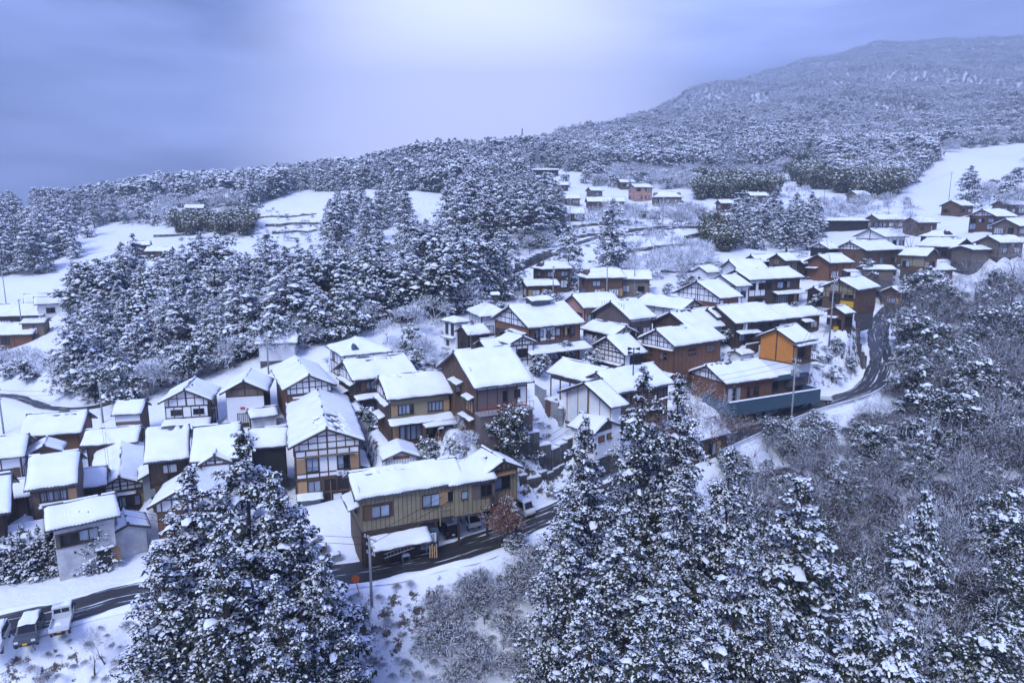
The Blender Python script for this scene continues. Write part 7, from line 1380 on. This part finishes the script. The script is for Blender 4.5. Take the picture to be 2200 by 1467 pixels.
def kei_car(label, x, y, z, rz, paint='car_black', L=3.4, W=1.48, Hh=1.62, snow=.1, van=False, group=None, plate_m='yellow'):
    e = tag(empty('van' if van else 'car', (x, y, z), rz), label, 'van' if van else 'car', group); h2 = L / 2
    b = MB(); b.prism([(-h2, .38), (h2 - .03, .38), (h2, .72), (h2 - (.12 if van else .10), .98), (h2 - (.35 if van else .75), 1.02), (-h2 + .02, 1.02), (-h2 - .01, .8)], 'y', -W / 2, W / 2); b.build('body', M[paint], e, bevel=.06)
    f = h2 - (.30 if van else .72); b = MB(); z0, z1 = .98, Hh
    lo = [(-h2 + .06, -W / 2 + .05), (f, -W / 2 + .05), (f, W / 2 - .05), (-h2 + .06, W / 2 - .05)]; hi = [(-h2 + .16, -W / 2 + .14), (f - (.28 if van else .5), -W / 2 + .14), (f - (.28 if van else .5), W / 2 - .14), (-h2 + .16, W / 2 - .14)]
    b.add([(*p, z0) for p in lo] + [(*p, z1) for p in hi], [(3, 2, 1, 0), (4, 5, 6, 7), (0, 1, 5, 4), (1, 2, 6, 5), (2, 3, 7, 6), (3, 0, 4, 7)]); b.build('cabin', M[paint], e, bevel=.05)
    def glass(nm, c0, c1, k0=.14, k1=.92):
        P = [Vector((*lo[c0], z0)), Vector((*lo[c1], z0)), Vector((*hi[c1], z1)), Vector((*hi[c0], z1))]; q = lambda u, v: (P[0].lerp(P[1], u)).lerp(P[3].lerp(P[2], u), v); n_ = (P[1] - P[0]).cross(P[3] - P[0]).normalized() * .015
        b = MB(); vs = [q(.08, k0), q(.92, k0), q(.90, k1), q(.10, k1)]; b.add([v + n_ for v in vs] + [v - n_ for v in vs], [(0, 1, 2, 3), (4, 7, 6, 5), (0, 4, 5, 1), (3, 2, 6, 7), (0, 3, 7, 4), (1, 5, 6, 2)]); b.build(nm, M['glass_dark'], e)
    glass('side_window', 0, 1); glass('windscreen', 1, 2); glass('side_window', 2, 3); glass('rear_window', 3, 0)
    for s in (-1, 1):
        piece('headlight', 'lamp', e, (h2 - .01, s * (W / 2 - .22), .78), (.06, .28, .16)); piece('tail_lamp', 'lamp_red', e, (-h2 + .0, s * (W / 2 - .10), .88), (.05, .14, .3)); piece('mirror', 'rubber', e, (f - .2, s * (W / 2 + .08), 1.08), (.08, .14, .12))
        for wx in (h2 - .58, -h2 + .55): wheel(e, wx, s * (W / 2 - .08), .28)
    piece('bumper', 'rubber', e, (h2, 0, .45), (.06, W - .1, .12)); plate(e, h2 + .035, .56, plate_m); plate(e, -h2 - .03, .62, plate_m)
    if snow: link('roof_snow', snow_mesh(f - .28 + h2 - .2, W - .3, .06, int(abs(x) * 10) + 3, t=snow), e, loc=((f - .28 - h2 + .16) / 2, 0, Hh - .02)); 
    return e
def ground_at(px, py, z=None):
    if z is not None: return at_z(px, py, z)
    P, _ = cast(px, py); return P[0]
def on_road(px, py, up=.08):
    P, _ = cast(px, py); P = P[0]; return P[0], P[1], P[2] + up
x, y, z = on_road(135, 1350); kei_truck('white flatbed kei truck parked beside the left road, bed towards us', x, y, z, R(116), snow=.08, bed_snow=.1)
x, y, z = on_road(66, 1372); kei_car('dark grey car with snow on its roof, left of the flatbed truck', x, y, z, R(-66), 'car_grey', snow=.12, L=3.6, W=1.6)
x, y, z = on_road(-8, 1392); kei_car('white car cut off by the left frame edge', x, y, z, R(-66), 'car_white', snow=.12)
x, y, z = on_road(960, 1148); kei_car('black kei car nosed into the open garage of the cream house', x, y, z, R(120), 'car_black', snow=.10, plate_m='white_paint')
x, y, z = on_road(1008, 1130); kei_truck('white kei truck with snowy windscreen facing out of the open garage', x, y, z, R(-62), snow=.10)
x, y, z = on_road(1120, 1105); kei_car('white van behind the rust-leaved tree, at the end of the garage', x, y, z, R(-50), 'car_white', snow=.12, van=True, Hh=1.85)
x, y, z = on_road(1725, 872); kei_truck('white kei truck parked under the right end of the blue-grey parapet', x, y, z, R(-20), snow=.0)
x, y, z = on_road(1762, 866); kei_truck('second white kei truck showing its empty bed, right of the first', x, y, z, R(165), snow=.0)
x, y, z = on_road(1600, 905); kei_car('black car in shadow under the blue-grey parapet', x, y, z, R(-15), 'car_black', snow=0)
for px, py, lab, pt in [(1432, 440, 'silver car parked on the far terrace', 'car_grey'), (1462, 440, 'dark car parked right of the silver one on the far terrace', 'car_black')]:
    x, y, z = on_road(px, py); kei_car(lab, x, y, z, R(10), pt, snow=.15, L=4.2, W=1.7)
# ------------------------------------------------------------------ poles, wires, lamps, signs
def utility_pole(label, px, py, h, arms=2, rz=.5, trans=False, P=None, r=.15):
    P = ground_at(px, py) if P is None else P; e = tag(empty('utility_pole', (P[0], P[1], P[2] - .3), rz), label, 'pole')
    b = MB(); b.bar((0, 0, 0), (0, 0, h), r, 10, r2=r * .62); b.build('shaft', M['concrete'], e, smooth=True)
    for i in range(arms):
        zz = h - .35 - i * .75; w = 1.7 if i == 0 else 1.2; a = piece('crossarm', 'metal', e, (.12, 0, zz), (.08, w, .09))
        for k in (-.42, -.2, .2, .42):
            b = MB(); b.bar((0, 0, 0), (0, 0, .22), .05, 8); link('insulator', b.mesh('insulator', M['white_paint']), e, loc=(.12, k * w, zz + .04))
    if trans:
        for s in (-1, 1): b = MB(); b.bar((0, 0, 0), (0, 0, .8), .24, 10); link('transformer', b.mesh('transformer', M['metal']), e, loc=(.1, s * .45, h - 2.6))
    b = MB(); [b.bar((0, 0, zz), (0, .22 * (1 if k % 2 else -1), zz), .015, 5) for k, zz in enumerate(np.arange(1.8, h - 1.6, .45))]; b.build('climbing_rung', M['metal'], e)
    return Vector((P[0], P[1], P[2] - .3 + h - .2))
def wire(label, a, b, sag=.6, r=.020, name='power_cable'):
    me = MB(); n = 14; pts = [a.lerp(b, i / n) - Vector((0, 0, sag * 4 * (i / n) * (1 - i / n))) for i in range(n + 1)]
    for p, q in zip(pts[:-1], pts[1:]): me.bar(p, q, r, 4)
    return tag(me.build(name, M['rubber']), label, 'cable', 'power cables over the village')
p1 = utility_pole('grey concrete utility pole with insulators on the bank before the cream house', 799, 1308, 7.6, 3, .9)
p2 = utility_pole('concrete utility pole at the corner of the white plastered house', 258, 1200, 6.2, 2, .6); p3 = utility_pole('utility pole standing at the guard rail below the blue-grey parapet', 1697, 945, 12.5, 3, .5, True)
p4 = utility_pole('utility pole on the slope behind the orange-walled house', 1781, 742, 13, 3, .5, True); p5 = utility_pole('thin utility pole beside the lone cedar at the forest corner', 1188, 655, 8.5, 2, .2)
p6 = utility_pole('utility pole among the roofs of the left back row', 222, 912, 7.0, 2, .4); p7 = utility_pole('many-armed utility pole on the slope above the left back row', 264, 858, 6.5, 4, .4); p8 = utility_pole('utility pole at the forest edge beside the flat white shed', 577, 800, 7.0, 2, .3)
p9 = utility_pole('utility pole at the far left edge behind the roofs', 8, 930, 7.5, 3, .4); p10 = utility_pole('tall dark pole at the far left hamlet', 18, 690, 15, 1, .2); p11 = utility_pole('shorter pole in front of the far left hamlet', 50, 725, 9, 1, .2)
p12 = utility_pole('short utility pole below the white panelled hall', 1346, 905, 5.5, 2, .8); p13 = utility_pole('tall pole in the snowfield at the right', 2037, 445, 14, 2, .2); p14 = utility_pole('pole beside the upper hamlet garden trees', 1765, 528, 10, 2, .2); p15 = utility_pole('pole by the long black-walled barn', 1767, 475, 12, 1, .2)
p16 = utility_pole('slim pole between the upper village roofs, left', 1362, 640, 9, 1, .2); p17 = utility_pole('slim pole between the upper village roofs beside the terrace', 1303, 650, 8, 1, .2); p18 = utility_pole('pole on the far terrace by the lone cedar', 1224, 510, 12, 1, .2); p19 = utility_pole('pole on the far terrace edge behind the fence', 1423, 505, 12, 1, .2)
for a, b, lab in [(p2, p1, 'cable running from the white house pole to the pole before the cream house'), (p1, p12, 'cable running from the bank pole towards the white panelled hall'), (p3, p4, 'cable between the two right-hand poles'), (p12, p3, 'cable from the hall pole to the guard rail pole'), (p6, p2, 'cable over the left roofs'), (p6, p7, 'short cable between the left back poles'), (p7, p8, 'cable along the forest edge'), (p9, p6, 'cable at the far left over the back lane'), (p5, p17, 'cable by the forest corner house'), (p13, p14, 'cable across the snowfield'), (p4, p14, 'cable climbing to the upper hamlet')]:
    for k in (0, 1): wire(lab + (', upper strand' if k else ', lower strand'), a - Vector((.3 * k, 0, .7 * (1 - k))), b - Vector((.3 * k, 0, .7 * (1 - k))))
# loudspeaker mast
P = at_depth(1358, 870, 92); zb = float(gz(P[0], P[1])); e = tag(empty('loudspeaker_mast', (P[0], P[1], zb)), 'dark mast with horn loudspeakers rising above the hall roof', 'mast'); hh = at_depth(1358, 742, 92)[2] - zb
b = MB(); b.bar((0, 0, 0), (0, 0, hh), .10, 8, r2=.07); b.build('shaft', M['black'], e)
for k, (dx, dz) in enumerate([(.45, -.15), (-.45, -.15), (.45, -.85), (-.4, -.7)]):
    b = MB(); b.bar((0, 0, 0), (.55 if dx > 0 else -.55, -.12, 0), .07, 10, r2=.24); link('horn', b.mesh('horn', M['black']), e, loc=(dx * .5, -.1, hh + dz)); 
piece('bracket', 'black', e, (0, -.05, hh - .2), (1.0, .07, .07)); piece('bracket', 'black', e, (0, -.05, hh - .8), (1.0, .07, .07))
# traffic mirror on an orange post
P = ground_at(775, 1285); e = tag(empty('traffic_mirror', (P[0], P[1], P[2] - .2), .1), 'round convex traffic mirror with orange back and leaning orange post', 'traffic mirror')
b = MB(); b.bar((0, 0, 0), (-.35, 0, 1.9), .045, 8); b.build('post', M['orange_paint'], e); b = MB(); b.bar((-.4, -.05, 2.2), (-.4, .03, 2.2), .42, 20); b.bar((-.4, .03, 2.2), (-.4, .12, 2.2), .42, 20, r2=.2); b.build('mirror_back', M['rust'], e); b = MB(); b.bar((-.4, -.07, 2.2), (-.4, -.052, 2.2), .36, 20); b.build('mirror_face', M['orange_paint'], e)
P = ground_at(942, 1262); e = tag(empty('marker_post', (P[0], P[1], P[2] - .2)), 'short white marker post capped with snow on the road edge', 'post'); b = MB(); b.bar((0, 0, 0), (0, 0, 1.35), .14, 10); b.build('post', M['white_paint'], e); b = MB(); b.bar((0, 0, 1.33), (0, 0, 1.6), .2, 10, r2=.06); b.build('snow_cap', M['snow'], e)
# guard rail along the outer edge of the upper road
T_ = np.gradient(RM[:, :2], axis=0); T_ /= np.linalg.norm(T_, axis=1)[:, None]; N_ = np.stack([-T_[:, 1], T_[:, 0]], -1); upx, _, _ = to_px(RM)
ids = [i for i in range(len(RM)) if 1500 < upx[i] < 1905 and RM[i, 1] < 128]
gr = tag(empty('guard_rail', RM[ids[0]]), 'white guard rail with snow along the outer side of the upper road', 'guard rail'); o0 = Vector(RM[ids[0]])
for i, j in zip(ids[:-1], ids[1:]):
    a = Vector((*(RM[i, :2] - N_[i] * 2.75), RM[i, 2])) - o0; c = Vector((*(RM[j, :2] - N_[j] * 2.75), RM[j, 2])) - o0
    ang_ = math.atan2(c.y - a.y, c.x - a.x); mid = (a + c) / 2; ln = (c - a).length; pit = -math.asin((c.z - a.z) / ln)
    piece('rail', 'white_paint', gr, mid + Vector((0, 0, .72)), (ln + .02, .05, .3), rot=(0, pit, ang_)); piece('rail_snow', 'snow', gr, mid + Vector((0, 0, .90)), (ln + .02, .13, .07), rot=(0, pit, ang_))
    if i % 2 == 0: b = MB(); b.bar((0, 0, -.3), (0, 0, .9), .06, 8); link('post', b.mesh('post', M['white_paint']), gr, loc=a)
# retaining walls and fences drawn as runs over the ground
def run_wall(name, label, pts, h, m, thick=.4, snow=True, cat='wall', blocks=0, lift=0.0):
    P = [ground_at(*q) if len(q) == 2 else at_depth(*q) for q in pts]; o = Vector(P[0]); e = tag(empty(name, o), label, cat, kind='thing')
    for a, c in zip(P[:-1], P[1:]):
        a, c = Vector(a), Vector(c); n = max(1, int((c - a).length / (2.2 if not blocks else blocks)))
        for k in range(n):
            u, w = a.lerp(c, k / n), a.lerp(c, (k + 1) / n); mid = (u + w) / 2; zg = float(gz(mid.x, mid.y)); ln = math.hypot(w.x - u.x, w.y - u.y); ag = math.atan2(w.y - u.y, w.x - u.x)
            jit = rt.uniform(-.04, .04); piece('stone' if blocks else 'panel', m, e, Vector((mid.x, mid.y, zg + h / 2 - .4 + lift)) - o, (ln - .03, thick + jit, h + .8), ag)
            if snow: piece('snow_cap', 'snow', e, Vector((mid.x, mid.y, zg + h + .06 + lift)) - o, (ln + .02, thick + .12 + jit, .16 + jit), ag)
    return e
run_wall('retaining_wall', 'grey concrete wall stepping down between the steep roof house and the hall', [(1150, 852), (1172, 868), (1200, 885)], 2.0, 'concrete', .3)
run_wall('retaining_wall', 'dark stone bank under the snow-heaped evergreen right of the cream house', [(1080, 1005), (1130, 1010), (1180, 1000), (1228, 978)], 2.4, 'stone', .8, blocks=1.3)
for pts_, lab in [([(1200, 522), (1260, 512), (1330, 505)], 'stone terrace edge left of the tallest lone cedar'), ([(1345, 545), (1420, 536), (1500, 527)], 'stone terrace edge through the orchard above the village'), ([(570, 488), (630, 485), (690, 480)], 'middle stone edge on the left terraces'), ([(330, 508), (380, 505), (430, 502)], 'stone edge near the left bamboo thicket'), ([(1530, 470), (1600, 466), (1680, 460)], 'stone terrace edge below the terrace bamboo'), ([(1230, 490), (1300, 482), (1350, 478)], 'stone terrace edge under the long low terrace house'), ([(250, 560), (300, 556), (360, 552)], 'stone edge of the field behind the knoll grove')]:
    run_wall('terrace_wall', lab, pts_, .9, 'stone', .6, blocks=2.2)
run_wall('retaining_wall', 'dark retaining wall below the lane on the middle slope', [(1108, 583), (1150, 566), (1190, 549)], 2.2, 'stone', .6)
run_wall('retaining_wall', 'dark wall above the bend of the upper road', [(1846, 702), (1842, 735), (1848, 770), (1857, 795)], 2.4, 'stone', .6, snow=False, blocks=1.4)
run_wall('terrace_wall', 'broken dark terrace edge beneath the square conifer clump', [(1470, 513), (1500, 510), (1530, 505)], 1.2, 'stone', .5, blocks=1.6)
run_wall('terrace_wall', 'low stone edge of the garden beds above the roofs, upper', [(1455, 575), (1500, 571), (1545, 566)], .55, 'stone', .4, blocks=1.2); run_wall('terrace_wall', 'low stone edge of the garden beds above the roofs, lower', [(1420, 588), (1480, 586), (1530, 584)], .55, 'stone', .4, blocks=1.2)
run_wall('terrace_wall', 'stone edge along the left terraces below the farmhouse', [(585, 503), (640, 500), (682, 497)], .8, 'stone', .5, blocks=2.0); run_wall('terrace_wall', 'upper stone edge on the left terraces', [(545, 470), (620, 466), (680, 462)], .6, 'stone', .5, blocks=2.0)
run_wall('terrace_wall', 'stone edge of the plot right of the raised cream house', [(1115, 1020), (1160, 1012), (1210, 1000)], .5, 'stone', .4, blocks=.9); run_wall('garden_wall', 'dark snow-capped garden wall in front of the inn', [(1135, 745), (1165, 756), (1190, 770)], 1.6, 'black', .2)
run_wall('garden_wall', 'low dark wall under the ochre gabled house at the right', [(1745, 648), (1790, 652), (1812, 656)], 1.2, 'stone', .4, blocks=1.0); run_wall('board_fence', 'brown board fence left of the orange-walled house', [(1602, 762), (1628, 768)], 1.5, 'wood_brown', .08, cat='fence')
run_wall('board_fence', 'grey railing fence along the far terrace edge', [(1350, 498), (1400, 495), (1470, 490), (1510, 487)], .9, 'wood_grey', .08, cat='fence')
# yard things by the cream house and the tall house
def ladder(label, p, q, w=.45):
    p, q = Vector(p), Vector(q); d = (q - p); s = Vector((0, 0, 1)) * w; e = tag(empty('ladder', p), label, 'ladder'); b = MB()
    for k in (0, 1): b = MB(); b.bar(s * k, d + s * k, .035, 6); b.build('stile', M['metal'], e)
    n = 9
    for i in range(1, n): b = MB(); b.bar(d * (i / n), d * (i / n) + s, .022, 6); b.build('rung', M['metal'], e)
    return e
f0 = world_spot(YH, YH.F, YH.Lw * .17, .55, 1.75); f1 = world_spot(YH, YH.F, YH.Lw * .47, 1.05, 1.75); ladder('metal ladder hung sideways under the small shed roof of the cream house', f0, f1)
q = world_spot(YH, YH.F, YH.Lw * .62, .1, 2.0); b = MB(); [b.bar((k * .22, 0, -.3), (k * .22, .05, .9 + .2 * (k % 2)), .07, 8) for k in range(4)]; tag(b.build('bamboo_stakes', M['wood_tan'], None, loc=q), 'upright bundle of cut bamboo beside the ladder', 'bundle')
q = world_spot(YH, YH.F, YH.Lw * .66, 1.35, 1.0); e = tag(empty('notice_sign', q, R(23.8)), 'white notice board with blue-black writing near the black kei car', 'sign'); piece('board', 'white_paint', e, (0, 0, 0), (1.15, .05, .95)); 
for k in (-.45, .45): piece('leg', 'metal', e, (k, .04, -.9), (.06, .05, 1.3))
for r_, row in enumerate([(-.40, -.28, -.15, 0, .14, .27, .40), (-.36, -.22, -.05, .1, .26, .38), (-.4, -.25, -.1, .02, .2, .33), (-.38, -.2, .0, .18, .3)]):
    for k, xx in enumerate(row): piece('lettering', 'ink', e, (xx, -.028, .32 - r_ * .21), (.055 + .03 * ((k * 7 + r_) % 3), .008, .09 + .02 * ((k + r_) % 2)))
q = world_spot(YH, 'G', YH.Ww * .4, .3, 2.6)
for i, (dx, dy, w, d, h, m, lab) in enumerate([(-1.2, .5, 1.4, .9, .9, 'wood_grey', 'weathered hen-box with snowy lid beside the cream house'), (.6, -.4, 1.0, .8, .8, 'metal', 'grey bin with snowy lid below the tall house stairs'), (-2.8, -.6, 1.6, 1.0, .7, 'wood_brown', 'brown crate stack covered by snow, below the tall house'), (-.2, -1.8, .9, .9, 1.1, 'wood_tan', 'tan wooden box standing by the cream house corner'), (-2.2, 1.4, 1.8, 1.0, .8, 'metal', 'low metal cabinet under snow next to the tall house'), (-3.6, .9, 1.0, .8, .6, 'blue', 'blue plastic tub half under snow near the tall house')]):
    zz = float(gz(q.x + dx, q.y + dy)); e = tag(empty('storage_box', (q.x + dx, q.y + dy, zz), .3 + i * .2), lab, 'box'); piece('box', m, e, (0, 0, h / 2 - .1), (w, d, h + .2)); piece('lid', m, e, (0, 0, h + .02), (w + .08, d + .08, .06)); link('snow_cap', snow_mesh(w, d, .05, 40 + i, t=.16), e, loc=(0, 0, h + .04))
P = ground_at(872, 1205); e = tag(empty('garden_table', (P[0], P[1], P[2]), .4), 'small snow-topped table before the cream house shed', 'table'); piece('table_top', 'metal', e, (0, 0, .62), (.8, .6, .05)); [piece('leg', 'metal', e, (sx * .35, sy * .25, .3), (.05, .05, .62)) for sx in (-1, 1) for sy in (-1, 1)]; link('snow_cap', snow_mesh(.84, .64, .04, 60, t=.15), e, loc=(0, 0, .65))
P = ground_at(1205, 905)
for i, (dx, dy) in enumerate([(0, 0), (1.1, -.3)]):
    e = tag(empty('gate_pillar', (P[0] + dx, P[1] + dy, float(gz(P[0] + dx, P[1] + dy)))), ['round concrete gate pillar with snow cap, left one below the hall', 'round concrete gate pillar with snow cap, right one below the hall'][i], 'pillar'); b = MB(); b.bar((0, 0, -.5), (0, 0, 2.1), .42, 14); b.build('shaft', M['concrete'], e, smooth=False); b = MB(); b.bar((0, 0, 2.09), (0, 0, 2.28), .46, 14, r2=.3); b.build('snow_cap', M['snow'], e)
P = ground_at(1184, 890); e = tag(empty('shed_box', (P[0], P[1], P[2]), .5), 'narrow red-brown shed box by the gate pillars', 'shed'); piece('wall', 'wood_red', e, (0, 0, 1.0), (1.4, 1.1, 2.4)); link('snow_cap', snow_mesh(1.6, 1.3, .1, 61, t=.2), e, loc=(0, 0, 2.2))
# television aerials
def aerial(label, P, h=2.2):
    e = tag(empty('aerial', P, .6), label, 'aerial'); b = MB(); b.bar((0, 0, -.3), (0, 0, h), .02, 5); b.bar((-.5, 0, h - .1), (.5, 0, h - .1), .014, 4); [b.bar((x, -.35 + .03 * i, h - .1), (x, .35 - .03 * i, h - .1), .01, 4) for i, x in enumerate((-.45, -.25, -.05, .15, .35))]; b.build('mast', M['metal'], e)
for key, t, lab in [('L_row_b', .5, 'thin television aerial on the roof behind the tall front cedars'), ('M_gable2', .55, 'television aerial on the second timbered gable roof'), ('M_brown', .3, 'television aerial on the large steep roof'), ('R_dark', .6, 'television aerial on the dark townhouse'), ('L_timber', .4, 'television aerial on the white and timber gabled roof')]:
    X, Y, Ze, h, yaw, L, W, r = FIT[key]; a = R(yaw); aerial(lab, (X + L * t * math.cos(a), Y + L * t * math.sin(a), Ze + r + .1))
# steel lattice towers on the hillside
def pylon(label, px, py, D, h, w):
    P = at_depth(px, py, D); z = float(gz(P[0], P[1])); e = tag(empty('lattice_tower', (P[0], P[1], z), .4), label, 'pylon'); n = 9
    lv = [(w / 2 * (1 - .8 * i / n), h * i / n) for i in range(n + 1)]; b = MB()
    for sx in (-1, 1):
        for sy in (-1, 1): b = MB(); b.bar((sx * w / 2, sy * w / 2, -1), (sx * w * .1, sy * w * .1, h), .16, 4); b.build('leg', M['metal'], e)
    b = MB()
    for (r0, z0), (r1, z1) in zip(lv[:-1], lv[1:]):
        for k in range(4):
            c = [(-1, -1), (1, -1), (1, 1), (-1, 1)]; a_, d_ = c[k], c[(k + 1) % 4]; b.bar((a_[0] * r0, a_[1] * r0, z0), (d_[0] * r1, d_[1] * r1, z1), .09, 4); b.bar((d_[0] * r0, d_[1] * r0, z0), (a_[0] * r1, a_[1] * r1, z1), .09, 4); b.bar((a_[0] * r1, a_[1] * r1, z1), (d_[0] * r1, d_[1] * r1, z1), .07, 4)
    b.build('bracing', M['metal'], e)
    for zz, ww in ((h * .72, w * 1.1), (h * .84, w * .95), (h * .95, w * .8)): b = MB(); b.bar((-ww / 2, 0, zz), (ww / 2, 0, zz), .12, 4); b.bar((-ww / 2, 0, zz), (0, 0, zz + 1.2), .08, 4); b.bar((ww / 2, 0, zz), (0, 0, zz + 1.2), .08, 4); b.build('crossarm', M['metal'], e)
pylon('steel lattice tower before the hillside pines', 1567, 385, 420, 36, 7); pylon('smaller steel lattice tower by the black hillside barns', 1155, 368, 430, 14, 4); pylon('tiny mast on the skyline ridge', 1122, 297, 700, 22, 2.5)
# ------------------------------------------------------------------ haze: pale winter air
hz = bpy.data.materials.new('haze'); hz.use_nodes = True; hn = hz.node_tree.nodes; hn.clear(); ho = hn.new('ShaderNodeOutputMaterial'); pv = hn.new('ShaderNodeVolumePrincipled'); pv.inputs['Color'].default_value = (0.66, 0.79, 1.0, 1); pv.inputs['Density'].default_value = HAZE; pv.inputs['Anisotropy'].default_value = 0.0
hz.node_tree.links.new(pv.outputs['Volume'], ho.inputs['Volume'])
lo_, hi_ = float(GZ.min()) - 1.5, float(GZ.max()) + 40
b = MB(); b.box((0, 0, (lo_ + hi_) / 2), (7460, 7460, hi_ - lo_)); ho_ = b.build('haze', hz); tag(ho_, kind='stuff')
